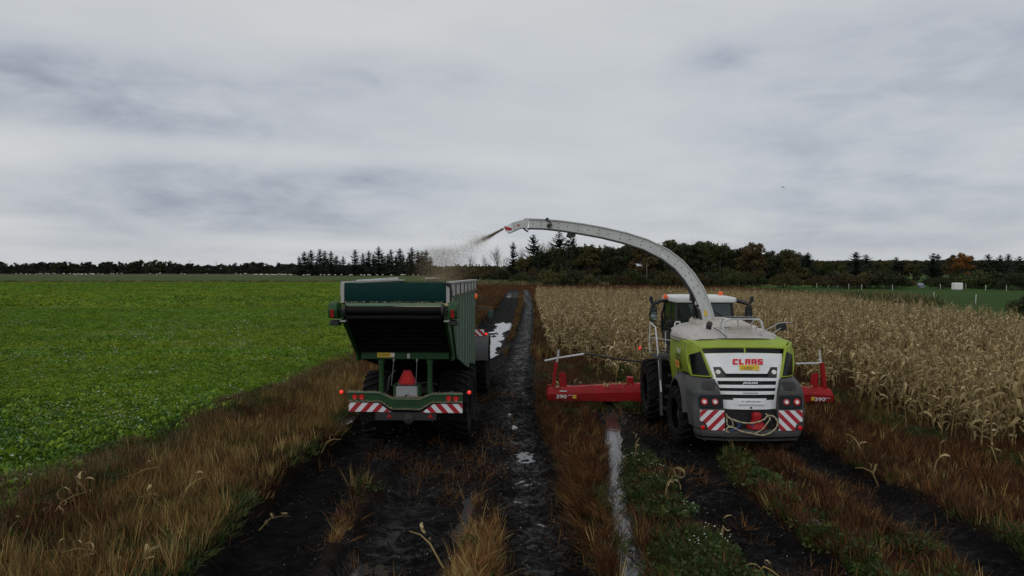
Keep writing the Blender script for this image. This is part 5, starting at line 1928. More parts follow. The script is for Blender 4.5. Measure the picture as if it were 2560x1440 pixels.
# ropes hung up in the hitch recess
def hang(pts, r_, mat, name, label, n=8):
    P_ = [Vector((hl(px, py, .08)[0], yy, hl(px, py, .08)[1])) for px, py, yy in pts]
    # Catmull-Rom smoothing
    out = []
    for i in range(len(P_) - 1):
        p0, p1, p2, p3 = P_[max(i - 1, 0)], P_[i], P_[i + 1], P_[min(i + 2, len(P_) - 1)]
        for k in range(5):
            t_ = k / 5
            out.append(.5 * ((2 * p1) + (p2 - p0) * t_ + (2 * p0 - 5 * p1 + 4 * p2 - p3) * t_ ** 2 + (3 * p1 - p0 - 3 * p2 + p3) * t_ ** 3))
    out.append(P_[-1])
    b_ = MB()
    for st in range(2):
        b_.tube([p + Vector((math.sin(i * .9 + st * PI) * r_ * .6, math.cos(i * .9 + st * PI) * r_ * .6, math.sin(i * .9 + 1 + st * PI) * r_ * .4)) for i, p in enumerate(out)], r_ * .75, 6)
    o_ = b_.build(name, M[mat], None)
    o_.location = harv.location
    o_.rotation_euler = harv.rotation_euler
    return o_


ro_ = hang([(1817, 1037, .16), (1821, 1043, .0), (1850, 1053, -.06), (1880, 1054, -.06), (1905, 1047, -.03), (1918, 1038, .02), (1932, 1040, .0), (1939, 1052, -.05), (1934, 1066, -.08),
            (1918, 1078, -.10), (1898, 1083, -.12), (1875, 1079, -.12), (1848, 1074, -.10), (1830, 1066, -.05), (1816, 1066, -.03), (1812, 1075, -.05), (1818, 1078, -.05)], .017, 'rope', 'tow_rope', '')
tag(ro_, 'tan braided tow rope looped in the recess under the white rear panel', 'rope')
ro2 = hang([(1917, 1036, .16), (1922, 1044, .0), (1912, 1056, -.06), (1897, 1071, -.10), (1880, 1079, -.10)], .014, 'rope', 'tow_rope', '')
ro2['label'] = 'short tan rope end crossing diagonally before the red hitch'
ro2['category'] = 'rope'
ro3 = hang([(1818, 1040, .16), (1815, 1050, .02), (1817, 1062, .0), (1829, 1064, .0), (1829, 1052, .0), (1822, 1043, .02)], .016, 'rope', 'tow_rope', '')
tag(ro3, 'small brown rope bundle at the left of the hitch recess', 'rope')
st1 = hang([(1831, 1046, .02), (1845, 1058, -.02), (1840, 1066, -.05), (1822, 1074, -.06)], .018, 'strap_blue', 'tow_strap', '')
tag(st1, 'bent blue strap left of the red hitch', 'strap')
st2 = hang([(1873, 1057, -.0), (1881, 1065, -.04), (1889, 1072, -.06)], .018, 'strap_blue', 'tow_strap', '')
tag(st2, 'short blue strap lying across the red hitch', 'strap')
# ------------------------------------------------------------------ transfer trailer
TX, TY = -2.63, 17.3
trl = empty('transfer_trailer', (TX, TY, 0), HYAW)
tag(trl, 'green high-sided forage trailer with raised rear conveyor, seen from behind', 'trailer')


def tl(px, py, y):
    x = 0.0
    for _ in range(4):
        w = at(px, py, TY + y - .0227 * x)
        x = w.x - TX - .0227 * y
    return x, w.z


for s in (-1, 1):
    for y in (2.15, 3.85):
        make_wheel(trl, s * 1.02, y, .74, .95, .80, .48, 22, side=s)
b = MB()
b.bx(-.50, -.34, .1, 6.6, .85, 1.15)
b.bx(.34, .50, .1, 6.6, .85, 1.15)
b.tube([(-.8, 2.15, .74), (.8, 2.15, .74)], .12, 8)
b.tube([(-.8, 3.85, .74), (.8, 3.85, .74)], .12, 8)
b.bx(-.5, .5, 1.6, 4.4, 1.15, 1.30)
b.bx(-.12, .12, 6.5, 8.0, .72, .92)
b.bx(-.75, .75, .0, .20, .76, .95)
b.build('chassis', M['chassis'], trl)

# hopper floor and walls
HW = 1.22
side = [(-1.12, 4.16), (6.2, 4.10), (6.2, 1.15), (5.6, 1.12), (.35, 2.26), (-.95, 3.55), (-1.16, 3.72)]
for s in (-1, 1):
    sp_ = MB().prism(side, (s * HW, 0, 0), (0, 1, 0), (0, 0, 1), -.025, .025, (1, 0, 0)).build('side_wall', M['trailer_side'], trl, smooth=0)
    for k in range(8):
        y = .25 + k * .80
        zb = np.interp(y, [-.95, .35, 5.6, 6.2], [3.6, 2.28, 1.14, 1.16])
        if y > 6.15: y = 6.14
        MB().loft([[(s * (HW + .026), y - .09, z), (s * (HW + .058), y - .085, z), (s * (HW + .058), y + .055, z), (s * (HW + .026), y + .10, z)] for z in (zb + .01, 3.80)]).build('rib', M['trailer_rib'], trl, smooth=0)
    MB().loft([[(s * (HW + .028), y, z0), (s * (HW + .085), y, z0), (s * (HW + .085), y, z1), (s * (HW + .028), y, z1)] for y, z0, z1 in ((-1.1, 3.88, 4.14), (6.18, 3.81, 4.09))]).build('extension_band', M['band_grey'], trl, smooth=0)
    for k in range(7):
        y = -.6 + k * 1.1
        MB().bx(s * (HW + .086), s * (HW + .11), y - .02, y + .02, 3.86 - .01 * k, 4.13 - .005 * k).build('band_post', M['shell_grey'], trl)
    MB().loft([[(s * HW - .06, y, z), (s * HW + .12, y, z), (s * HW + .12, y, z + .045), (s * HW - .06, y, z + .045)] for y, z in ((-1.1, 4.165), (6.2, 4.105))]).build('top_rail', M['band_grey'], trl, smooth=0)
MB().prism([(-HW, 1.15), (HW, 1.15), (HW, 4.08), (-HW, 4.08)], (0, 6.16, 0), (1, 0, 0), (0, 0, 1), -.03, .03, (0, 1, 0)).build('front_wall', M['trailer_side'], trl, smooth=0)
MB().loft([[(-HW + .03, y, z), (HW - .03, y, z), (HW - .03, y, z - .06), (-HW + .03, y, z - .06)] for y, z in ((-1.0, 3.56), (.35, 2.30), (5.6, 1.18), (6.1, 1.2))]).build('hopper_floor', M['underside'], trl, smooth=0)
b = MB().bx(-HW - .02, -HW + .02, .2, 5.6, 4.16, 4.225)
b.build('load_board', M['roof_white'], trl)

# chopped maize heaped inside
r_ = np.random.default_rng(3)
MB().shell(lambda u, v: (-HW + .06 + (2 * HW - .12) * u, .2 + 5.9 * v, 3.20 + .55 * math.exp(-((u - .5) / .4) ** 2 - ((v - .75) / .35) ** 2) + .05 * math.sin(u * 40) * math.sin(v * 50)), 18, 26, (0, 0, -.15)).build('load', M['chaff'], trl)

# raised conveyor at the rear
cw = 1.13
prof = [(.28, 2.40), (-.05, 2.44), (-1.32, 3.46)]
MB().loft([[(-cw, y, z), (cw, y, z), (cw, y + .05, z + .07), (-cw, y + .05, z + .07)] for y, z in prof]).build('conveyor_pan', M['underside'], trl, smooth=0)
for k in range(9):
    f = .08 + k * .105
    y, z = -.05 - 1.27 * f, 2.44 + 1.02 * f
    MB().tube([(-cw + .05, y - .02, z - .02), (cw - .05, y - .02, z - .02)], .016, 5).build('pan_rib', M['underside'], trl)
for s in (-1, 1):
    arm = [(-1.46, 3.36), (-1.50, 3.52), (-1.28, 3.66), (-.9, 3.60), (.40, 2.50), (.40, 2.24), (-.06, 2.24), (-.12, 2.40)]
    MB().prism(arm, (s * (cw + .035), 0, 0), (0, 1, 0), (0, 0, 1), -.03, .03, (1, 0, 0)).build('conveyor_arm', M['trailer_green'], trl, smooth=0, bevel=.006)
    b = MB().loft([[(s * 1.345 + dx * k_, y, z) for dx, y, z in ((-.095, -1.22, 3.30), (.095, -1.22, 3.30), (.095, -1.62, 3.36), (.095, -1.66, 3.60), (.095, -1.52, 3.74), (.095, -1.2, 3.70), (-.095, -1.2, 3.70), (-.095, -1.52, 3.74), (-.095, -1.66, 3.60), (-.095, -1.62, 3.36))] for k_ in (1,)], cap=True)
    ring = [(-1.22, 3.36), (-1.62, 3.40), (-1.67, 3.58), (-1.60, 3.70), (-1.46, 3.76), (-1.2, 3.72)]
    hb = MB().prism(ring, (s * 1.345, 0, 0), (0, 1, 0), (0, 0, 1), -.10, .10, (1, 0, 0)).build('motor_cover', M['trailer_green'], trl, bevel=.03)
    MB().prism([(-.035, -.09), (.035, -.09), (.035, .09), (-.035, .09)], (s * 1.345, -1.648, 3.50), (1, 0, 0), (0, -.28, 1), 0, .016, (0, -1, -.2)).build('reflector', M['reflector'], hb, smooth=0)
    MB().bx(s * 1.345 - .10, s * 1.345 + .10, -1.5, -1.15, 3.22, 3.34).build('motor', M['black_plastic'], trl, bevel=.02)
    MB().bx(s * 1.17 - .03, s * 1.17 + .09, -1.55, -1.30, 3.31, 3.34).build('bearing_shelf', M['band_grey'], trl)
    MB().lathe([(.14, -.02), (.15, 0), (.15, .03), (.09, .05), (.04, .05), (.04, .12)], (s * 1.10, -1.44, 3.56), (s, 0, 0), 16).build('chain_wheel', M['chassis'], trl)
    b = MB()
    b.bx(s * 1.205 - .04, s * 1.205 + .04, -1.30, -1.2, 3.72, 4.20)
    b.build('corner_post', M['band_grey'], trl, bevel=.008)
MB().prism([(-1.10, 3.66), (1.10, 3.66), (1.10, 3.72), (-1.10, 3.72)], (0, -1.42, 0), (1, 0, 0), (0, 0, 1), -.02, .03, (0, -1, 0)).build('lip_bar', M['trailer_rib'], trl, bevel=.005)
MB().lathe([(.085, -1.08), (.085, 1.08)], (0, -1.45, 3.56), (1, 0, 0), 16).build('belt_roller', M['rubber'], trl)
MB().lathe([(.05, -1.06), (.05, 1.06)], (0, -1.47, 3.40), (1, 0, 0), 10).build('belt_roller', M['underside'], trl)
MB().shell(lambda u, v: (-1.165 + 2.33 * u, -1.26 - .03 * math.sin(PI * v), 3.715 + .465 * v), 6, 5, (0, .05, 0)).build('tail_board', M['teal_board'], trl, bevel=.008)
b = MB()
b.tube([(1.19, -1.32, 4.14), (1.25, -1.28, 4.10), (1.27, -1.26, 3.98), (1.26, -1.25, 3.78), (1.27, -1.25, 3.66)], .03, 7)
b.tube([(1.10, -1.33, 4.17), (1.22, -1.3, 4.17), (1.28, -1.26, 4.12)], .02, 6)
b.build('tarp_strap', M['black_plastic'], trl)

# cross beam with its props, label, hook ropes
MB().bx(-1.09, 1.09, -.06, .06, 2.28, 2.47).build('cross_beam', M['trailer_green'], trl, bevel=.01)
lab = MB().prism([(-.21, -.06), (.21, -.06), (.21, .06), (-.21, .06)], (-.47, -.063, 2.385), (1, 0, 0), (0, 0, 1), 0, .004, (0, -1, 0)).build('dealer_sticker', M['sticker_yellow'], trl, smooth=0)
text('lettering', 'Lundholm', M['print_black'], lab, (-.52, -.067, 2.385), (1, 0, 0), (0, 0, 1), .26, .06, shear=.4, depth=.001)
MB().prism([(-.045, -.045), (.045, -.045), (.045, .045), (-.045, .045)], (-.30, -.068, 2.385), (1, 0, 0), (0, 0, 1), 0, .001, (0, -1, 0)).build('emblem', M['board_white'], lab, smooth=0)
MB().bx(.06, .13, -.09, -.06, 2.30, 2.42).build('catch', M['steel'], trl, bevel=.005)
for s in (-1, 1):
    b = MB().tube([(s * .60, .05, 1.22), (s * .60, .05, 2.28)], .062, 14)
    b.tube([(s * .60, .05, 2.14), (s * .60, .05, 2.26)], .085, 14)
    b.build('prop', M['trailer_green'], trl)
for x0, x1 in ((-.27, -.36), (.30, .25)):
    b = MB().tube([(x0, -.08, 2.28), (x0 + (x1 - x0) * .3, -.06, 2.0), (x1, .05, 1.62)], .009, 5)
    b.tube([(x0 + .02 * math.sin(a), -.08, 2.265 + .035 * math.cos(a)) for a in np.linspace(0, 2 * PI, 9)], .008, 5)
    b.build('hook_cable', M['steel'], trl)
b = MB().tube([(-.28, .2, 1.98), (-.42, .12, 1.8), (-.44, .05, 1.55), (-.5, .1, 1.4)], .02, 6)
b.tube([(.2, .3, 1.62), (.5, .25, 1.66), (.75, .3, 1.6)], .02, 6)
b.tube([(.1, .22, 1.64), (.28, .18, 1.66), (.34, .15, 1.60)], .012, 6)
b.build('hydraulic_hose', M['black_plastic'], trl)

# under-run beam with lamps, chevrons, lettering
bar = [(-1.41, 1.445), (-.62, 1.43), (-.33, 1.285), (.37, 1.275), (.66, 1.40), (1.41, 1.405), (1.41, 1.205), (.66, 1.195), (.37, 1.02), (-.33, 1.03), (-.62, 1.215), (-1.41, 1.225)]
bm_ = MB().prism(bar, (0, 0, 0), (1, 0, 0), (0, 0, 1), -.10, .0, (0, -1, 0)).build('rear_beam', M['trailer_green'], trl, bevel=.006)
for pts in ([(-1.41, 1.445), (-.62, 1.43), (-.33, 1.285), (.37, 1.275), (.66, 1.40), (1.41, 1.405)], [(-1.41, 1.225), (-.62, 1.215), (-.33, 1.03), (.37, 1.02), (.66, 1.195), (1.41, 1.205)]):
    rr = [[(x, -.045, z + .002), (x, -.045, z + .018), (x, .11, z + .018), (x, .11, z + .002)] for x, z in pts]
    MB().loft(rr).build('flange', M['trailer_rib'], bm_, smooth=0)
text('lettering', 'ACJ-GREENLOADER', M['print_black'], trl, (.03, -.002, 1.15), (1, 0, 0), (0, 0, 1), .60, .058, bold=.02, shear=.3, depth=.004)
warning_board(trl, [(-1.40, .975), (-.36, .965), (-.66, 1.19), (-1.40, 1.20)], (0, -.012, 0), (1, 0, 0), (0, 0, 1), (0, -1, 0), .145, .9, .25)
warning_board(trl, [(.40, .955), (1.41, .95), (1.41, 1.175), (.70, 1.17)], (0, -.012, 0), (1, 0, 0), (0, 0, 1), (0, -1, 0), .145, -.9, .25)
for x, z in ((-1.255, 1.335), (-1.085, 1.335), (1.07, 1.305), (1.25, 1.30)):
    l_ = MB().lathe([(.064, 0), (.064, .025), (.052, .04), (.03, .03), (.001, .04)], (x, -.002, z), (0, -1, 0), 18).build('tail_lamp', M['lamp_red'], trl)
    MB().bx(x - .052, x + .052, -.05, -.043, z - .006, z + .006).build('lens_bar', M['reflector'], l_)
for s in (-1, 1):
    b = MB().tube([(s * 1.40, .03, 1.36), (s * 1.50, -.02, 1.42), (s * 1.56, -.03, 1.455)], .014, 6)
    b.build('marker_arm', M['black_plastic'], trl)
    MB().lathe([(.025, -.03), (.045, -.01), (.045, .03), (.02, .045)], (s * 1.58, -.03, 1.465), (0, -1, 0), 12).build('marker_lamp', M['lamp_red_lit'], trl)
for x in (-.40, .62):
    MB().prism([(-.06, -.06), (.06, -.06), (0, .05)], (x, -.01, .885), (1, 0, 0), (0, 0, 1), 0, .01, (0, -1, 0)).build('triangle_reflector', M['reflector'], trl, smooth=0)
MB().lathe([(.13, 0), (.13, .05), (.05, .09)], (.08, -.0, .80), (0, -1, 0), 14).build('tow_eye', M['chassis'], trl)

# tool box and warning triangle
b = MB().bx(-.26, .28, .10, .42, 1.285, 1.585)
b.build('tool_box', M['tool_grey'], trl, bevel=.01)
for x in (-.29, .31): MB().bx(x - .028, x + .028, .08, .44, 1.28, 1.63).build('box_cheek', M['trailer_green'], trl, bevel=.006)
lk = MB().bx(-.05, .055, .085, .10, 1.32, 1.445).build('box_lock', M['steel'], trl)
MB().bx(-.025, .03, .07, .084, 1.335, 1.38).build('latch', M['black_plastic'], lk)
tri = [(-.215, 1.70), (-.14, 1.62), (.15, 1.62), (.225, 1.70), (.09, 1.985), (-.08, 1.985)]
tr2 = MB().prism(tri, (.02, .12, 0), (1, 0, 0), (0, 0, 1), 0, .008, (0, -1, 0)).build('warning_triangle', M['board_red'], trl, smooth=0)
MB().prism([(-.135, 1.665), (.145, 1.665), (.055, 1.94), (-.045, 1.94)], (.02, .111, 0), (1, 0, 0), (0, 0, 1), 0, .003, (0, -1, 0)).build('triangle_face', M['sign_red'], tr2, smooth=0)
MB().tube([(.02, .14, 1.55), (.02, .14, 1.75)], .02, 6).build('triangle_post', M['chassis'], trl)
# mud flaps / rear apron, dark
MB().bx(-1.35, -.65, .9, .93, .55, 1.2).build('mud_flap', M['rubber'], trl)
MB().bx(.65, 1.35, .9, .93, .55, 1.2).build('mud_flap', M['rubber'], trl)

# chopped bits that have settled on ledges
flake = MB().add([(-.5, -.2, 0), (.5, -.25, .05), (.6, .2, .12), (-.45, .25, .0)], [(0, 1, 2, 3)]).mesh('flake', M['chaff'], 0)
flake2 = MB().add([(-.5, -.12, 0), (.0, -.15, .15), (.5, -.1, 0), (.5, .1, 0), (.0, .12, .15), (-.5, .1, 0)], [(0, 1, 4, 5), (1, 2, 3, 4)]).mesh('flake', M['chaff_pale'], 0)
flake3 = MB().add([(-.5, -.2, 0), (.5, -.25, .05), (.6, .2, .12), (-.45, .25, .0)], [(0, 1, 2, 3)]).mesh('flake', M['chaff_dark'], 0)


def ledge(p0, p1, w, n, thick=.02):
    for _ in range(n):
        f = rnd.random()
        p = Vector(p0).lerp(Vector(p1), f)
        yield (p.x + rnd.uniform(-.01, .01), p.y + rnd.uniform(-w, w), p.z + abs(rnd.gauss(0, thick)))


pts = []
for pl_ in ([(-1.41, .02, 1.465), (-.62, .02, 1.45), (-.33, .02, 1.305), (.37, .02, 1.295), (.66, .02, 1.42), (1.41, .02, 1.425)], [(-1.41, -.03, 1.24), (-.62, -.03, 1.23), (-.33, -.03, 1.045), (.37, -.03, 1.035), (.66, -.03, 1.21), (1.41, -.03, 1.22)]):
    for p, q in zip(pl_[:-1], pl_[1:]): pts += list(ledge(p, q, .05, 330, .014))
pts += list(ledge((-.3, .04, 1.30), (.34, .04, 1.30), .05, 500, .03))
pts += list(ledge((-.26, .26, 1.60), (.28, .26, 1.60), .14, 400, .025))
pts += list(ledge((-1.1, -1.40, 3.735), (1.1, -1.40, 3.735), .04, 420, .012))
for s in (-1, 1): pts += list(ledge((s * 1.17, -1.42, 3.35), (s * 1.32, -1.30, 3.77), .10, 140, .03))
pts += list(ledge((HW + .10, -.9, 3.86), (HW + .10, 6.1, 3.80), .02, 500, .05))
dob = scatter('chaff_deposit', pts, [(rnd.uniform(-.6, .6), rnd.uniform(-.6, .6), rnd.uniform(0, 6)) for _ in pts], [rnd.uniform(.012, .034) for _ in pts], [rnd.choice([0, 0, 1, 2]) for _ in pts], [flake, flake2, flake3])
dob.parent = trl

# ------------------------------------------------------------------ tractor ahead of the trailer
KX, KY = -2.43, 25.9
trc = empty('tractor', (KX, KY, 0), HYAW)
tag(trc, 'green tractor mostly hidden in front of the forage trailer, orange beacon on its cab', 'tractor')
for s in (-1, 1):
    make_wheel(trc, s * 1.20, 0, .96, 1.04, .72, .55, 22, side=s)
    make_wheel(trc, s * 1.14, 2.9, .76, .82, .60, .42, 20, side=s)

    def fend(u, v):
        a = R(165 - 130 * u)
        rr = 1.14
        return (s * (.80 + .80 * v), math.cos(a) * rr - .02, .98 + math.sin(a) * rr)
    MB().shell(fend, 14, 3, lambda u, v: (0, -math.cos(R(165 - 130 * u)) * .05, -math.sin(R(165 - 130 * u)) * .05)).build('mudguard', M['shell_grey'], trc)
    MB().shell(lambda u, v: (s * (.80 + .10 * v), .9 * math.cos(R(150 - 100 * u)), .98 + 1.19 * math.sin(R(150 - 100 * u))), 10, 1, (0, 0, -.05)).build('mudguard_trim', M['trailer_rib'], trc)
    MB().shell(lambda u, v: (s * (.9 + .55 * v), 2.9 + math.cos(R(150 - 110 * u)) * .92, .76 + math.sin(R(150 - 110 * u)) * .92), 8, 1, (0, 0, -.04)).build('front_mudguard', M['shell_grey'], trc)
    warning_board(trc, [(-.17, -.15), (.17, -.15), (.17, .15), (-.17, .15)], (s * 1.26, -.35, 2.15), (1, 0, 0), (0, 0, 1), (0, -1, 0), .12, -s, .3)
    MB().lathe([(.04, 0), (.05, .03), (.02, .06)], (s * 1.50, -.35, 2.14), (0, -1, 0), 10).build('marker_lamp', M['lamp_red_lit'], trc)
    MB().bx(s * 1.26 - .03, s * 1.5, -.32, -.29, 2.08, 2.14).build('lamp_bracket', M['black_plastic'], trc)
    b = MB().tube([(s * .85, 1.6, 2.92), (s * 1.05, 1.5, 3.02), (s * 1.48, 1.4, 3.0), (s * 1.56, 1.4, 2.9)], .025, 7)
    b.build('mirror_arm', M['black_plastic'], trc)
    mm_ = MB().bx(s * 1.56 - .11, s * 1.56 + .11, 1.36, 1.46, 2.42, 2.90).build('wing_mirror', M['black_plastic'], trc, bevel=.03)
    MB().bx(s * 1.56 - .085, s * 1.56 + .085, 1.352, 1.358, 2.62, 2.87).build('mirror_glass', M['mirror_glass'], mm_, smooth=0)
    MB().lathe([(.06, 0), (.075, .03), (.08, .10), (.06, .17), (.001, .19)], (s * 1.0, 1.2, 3.36), (0, 0, 1), 12).build('beacon', M['beacon'], trc)
    MB().tube([(s * 1.0, 1.2, 3.1), (s * 1.0, 1.2, 3.37)], .018, 6).build('beacon_post', M['black_plastic'], trc)
b = MB()
b.loft([[(-.95, .1, z), (.95, .1, z), (.95, 1.9, z), (-.95, 1.9, z)] for z in (3.05, 3.16)] + [[(-.75, .3, 3.24), (.75, .3, 3.24), (.75, 1.7, 3.24), (-.75, 1.7, 3.24)]])
b.build('cab_roof', M['roof_white'], trc, bevel=.04)
b = MB()
for s in (-1, 1):
    for y in (.15, .95, 1.85): b.tube([(s * .82, y, 1.6), (s * .86, y, 3.06)], .05, 6)
b.bx(-.8, .8, .1, 1.9, 1.2, 1.65)
b.build('cab_frame', M['black_plastic'], trc)
MB().bx(-.80, .80, .13, .14, 1.66, 3.04).build('rear_window', M['cab_glass'], trc)
for s in (-1, 1): MB().bx(s * .84, s * .85, .2, 1.8, 1.66, 3.04).build('side_window', M['cab_glass'], trc)
MB().bx(-.80, .80, 1.88, 1.89, 1.66, 3.04).build('windscreen', M['cab_glass'], trc)
b = MB().bx(-.26, .26, .7, 1.2, 1.66, 1.85)
b.bx(-.26, .26, .62, .74, 1.66, 2.6)
b.build('driver_seat', M['seat'], trc)
MB().loft([[(-.45, y, .95), (.45, y, .95), (.45, y, z - .15), (.3, y, z), (-.3, y, z), (-.45, y, z - .15)] for y, z in ((1.95, 2.15), (3.2, 2.05), (4.2, 1.85))]).build('bonnet', M['trailer_side'], trc, bevel=.04)
b = MB().bx(-.35, .35, -.6, 4.1, .65, 1.15)
b.tube([(-1.1, 0, .96), (1.1, 0, .96)], .16, 8)
b.tube([(-1.1, 2.9, .76), (1.1, 2.9, .76)], .12, 8)
b.build('chassis', M['chassis'], trc)
MB().tube([(.62, 1.98, 1.7), (.62, 1.98, 3.05)], .07, 10).build('exhaust_stack', M['black_plastic'], trc)
# ------------------------------------------------------------------ standing maize
def leaf_ribbon(b, L, w, rise, droop, twist, seed, M0=None, n=6):
    """One dry blade: climbs from the stalk, arches over and hangs."""
    r_ = np.random.default_rng(seed)
    P, vs = Vector((0, 0, 0)), []
    ang = rise
    fs = []
    for i in range(n + 1):
        s = i / n
        wd = w * (.45 + 1.0 * min(1, s * 3.2)) * (1 - s) ** .55 * .62 + .003
        tw = twist * s + .25 * math.sin(s * 6 + seed)
        side = Vector((math.sin(tw) * .35 * math.sin(ang), math.cos(tw), math.sin(tw) * .8)) * wd
        vs += [P - side, P + side]
        P = P + Vector((math.cos(ang), .10 * r_.normal(), math.sin(ang))) * (L / n)
        ang -= droop / n * (1 + .35 * r_.normal())
        if i: fs.append((2 * i - 2, 2 * i - 1, 2 * i + 1, 2 * i))
    if M0 is not None: vs = [M0 @ v for v in vs]
    b.add(vs, fs)


LEAFV = [(.50, .034, 1.1, 3.0, 1.2), (.64, .037, 1.25, 4.0, -1.6), (.58, .031, .9, 4.2, 2.4), (.40, .034, 1.3, 2.6, .6), (.70, .038, 1.05, 4.6, -.9), (.54, .036, .6, 3.0, 3.2), (.46, .030, 1.35, 4.6, 1.4), (.60, .035, 1.2, 3.4, -2.6)]
leaf_me = []
for i, (L, w, rs, dr, tw) in enumerate(LEAFV):
    b = MB()
    leaf_ribbon(b, L, w, rs, dr, tw, i)
    leaf_me.append(b.mesh('maize_leaf', M['maize_leaf'], 60))


def stalk_mb(h, seed):
    r_ = np.random.default_rng(seed)
    b = MB()
    lx, ly = r_.normal() * .05, r_.normal() * .05
    b.tube([(0, 0, -.15), (lx * .3, ly * .3, h * .4), (lx, ly, h * .78), (lx * 1.4, ly * 1.4, h)], [.017, .015, .010, .004], 5)
    return b, lx, ly


def tassel_into(b, lx, ly, h, seed):
    r_ = np.random.default_rng(seed)
    for k in range(6):
        a = r_.random() * 6.28
        d = Vector((math.cos(a) * .55, math.sin(a) * .55, .85)) if k else Vector((0, 0, 1))
        p = Vector((lx * 1.4, ly * 1.4, h - .05 * r_.random()))
        q = p + d * .12
        e = q + (d + Vector((d.x * .6, d.y * .6, -.5))) * .10
        s = Vector((-math.sin(a), math.cos(a), 0)) * .006
        b.add([p - s, p + s, q + s, q - s, e], [(0, 1, 2, 3), (3, 2, 4)])


def cob_into(b, x, y, z, az, seed):
    d = Vector((math.cos(az) * .75, math.sin(az) * .75, -.35 if seed % 2 else .5)).normalized()
    b.tube([Vector((x, y, z)), Vector((x, y, z)) + d * .06, Vector((x, y, z)) + d * .15, Vector((x, y, z)) + d * .25], [.010, .027, .026, .006], 6)


NV = 7
plants = []
for v in range(NV):
    r_ = np.random.default_rng(900 + v)
    h = 1.95 + .30 * r_.random()
    sb, lx, ly = stalk_mb(h, v)
    lv = []
    n = 10 + v % 3
    az = r_.random() * 6
    for i in range(n):
        f = .16 + .78 * i / (n - 1)
        az += PI + r_.normal() * .35
        z = h * f
        q = min(1, f / .78)
        k = .75 + .45 * math.sin(PI * min(1, f * .95)) - (.30 if f > .85 else 0)
        lv.append((int(r_.integers(8)), (lx * q, ly * q, z), az, k, r_.normal() * .22))
    tb_, cbm = MB(), MB()
    tassel_into(tb_, lx, ly, h, v)
    cob_into(cbm, lx * .5, ly * .5, h * .45, az + 1.2, v)
    fol = MB()
    for (li, p, a, k, tl_) in lv:
        L, w, rs, dr, tw = LEAFV[li]
        leaf_ribbon(fol, L, w, rs, dr, tw, li, Matrix.Translation(p) @ Matrix.Rotation(a, 4, 'Z') @ Matrix.Rotation(tl_, 4, 'X') @ Matrix.Scale(k, 4))
    allb = MB()
    for src, mi in ((sb, 0), (fol, 1), (tb_, 1), (cbm, 0)):
        allb.cur = mi
        allb.add(src.v, src.f)
    plants.append(dict(h=h, leaves=lv, stalk=sb.mesh('stalk', M['maize_stalk'], 60), tassel=tb_.mesh('tassel', M['maize_leaf'], 0), cob=cbm.mesh('cob', M['maize_stalk'], 60),
                       foliage=fol.mesh('foliage', M['maize_leaf'], 60), whole=allb.mesh('maize', [M['maize_stalk'], M['maize_leaf']], 60)))

maize_poly = [(2.2, 24), (2.6, 60)] + MAIZE_FAR
cand = []
s = 2.05
row = 0
while s < 30.5:
    Y = 6.0
    while Y < 98:
        Y += .165 * rnd.uniform(.6, 1.4)
        X = s + HEAD * (Y - 30) + rnd.gauss(0, .035)
        p = .64
        if s < 10.6:
            y0 = 34.5 - max(0, s - 2.3) * 3.0 if s < 4.9 else 26.2
            y0 = max(y0, 25.9)
            if Y < y0:
                p = .035 if Y > 25.4 and s > 2 else 0
            elif Y < y0 + 2.5: p = .6
        else:
            edge = 16.6 if s > 11.7 else 19.0
            if s < 11.15: p = .16 if Y > 22 else (.03 if Y > 17.5 else 0)
            elif s < 11.9: p = .42 if Y > edge else .05
            elif s < 13.4: p = .62
            if s >= 10.6 and Y < 15.0: p *= .25
        if p <= 0 or rnd.random() > p: continue
        cand.append((X, Y))
    s += .75
cand = np.array(cand)
far_edge = np.interp(cand[:, 0], [3, 28, 32], [97, 84, 66])
right_edge = np.interp(cand[:, 1], [4, 39, 66, 84], [29.2, 29.6, 32, 28.5])
wet_gap = fbm(cand[:, 0], cand[:, 1], 3.2, 777, 3)
keep = (cand[:, 1] < far_edge) & (cand[:, 0] < right_edge) & (rnd.random() < 2) & ((wet_gap < .58) | (nr.random(len(cand)) < .35) | (cand[:, 1] > 55))
cand = cand[keep]
in_frame = np.abs(cand[:, 0]) < cand[:, 1] * .742
frm, outf = cand[in_frame], cand[~in_frame]
order = np.argsort(np.hypot(frm[:, 0], frm[:, 1]))
near300, rest = frm[order[:300]], np.concatenate([frm[order[300:]], outf])

print('maize', len(cand), len(near300))
LEAFY = 150
for i, (x, y) in enumerate(near300):
    v = plants[rnd.randrange(NV)]
    z = gz(x, y) - .03
    rt = empty('maize_plant', (x, y, z), rnd.random() * 6.28)
    k = rnd.uniform(.90, 1.12)
    rt.scale = (k, k, k)
    rt.rotation_euler = (rnd.gauss(0, .07), rnd.gauss(0, .07), rnd.random() * 6.28)
    parts = [('stalk', v['stalk'])]
    if i < LEAFY:
        parts += [('tassel', v['tassel']), ('cob', v['cob'])]
    else:
        parts += [('foliage', v['foliage'])]
    for nm, me_ in parts:
        o = bpy.data.objects.new(nm, me_)
        COL.objects.link(o)
        o.parent = rt
    if i < LEAFY:
        for (li, p, a, kk, tlt) in v['leaves']:
            if rnd.random() < .06: continue
            o = bpy.data.objects.new('leaf', leaf_me[li])
            COL.objects.link(o)
            o.parent = rt
            o.location = p
            o.rotation_euler = (tlt, 0, a)
            o.scale = (kk * .98, kk * 1.25, kk * 1.02)
    g = 'maize plants at the near edge of the uncut crop'
    lab = 'dry tan maize plant at the near edge of the uncut crop'
    if x < 5:
        lab = 'single dry maize plant left standing between the header and the cut edge' if y < 30 else 'dry maize plant at the cut edge left of the harvester'
    elif x < 11.5 and y < 24:
        lab = 'stray dry maize plant standing just right of the red header'
    tag(rt, lab, 'maize plant', g)
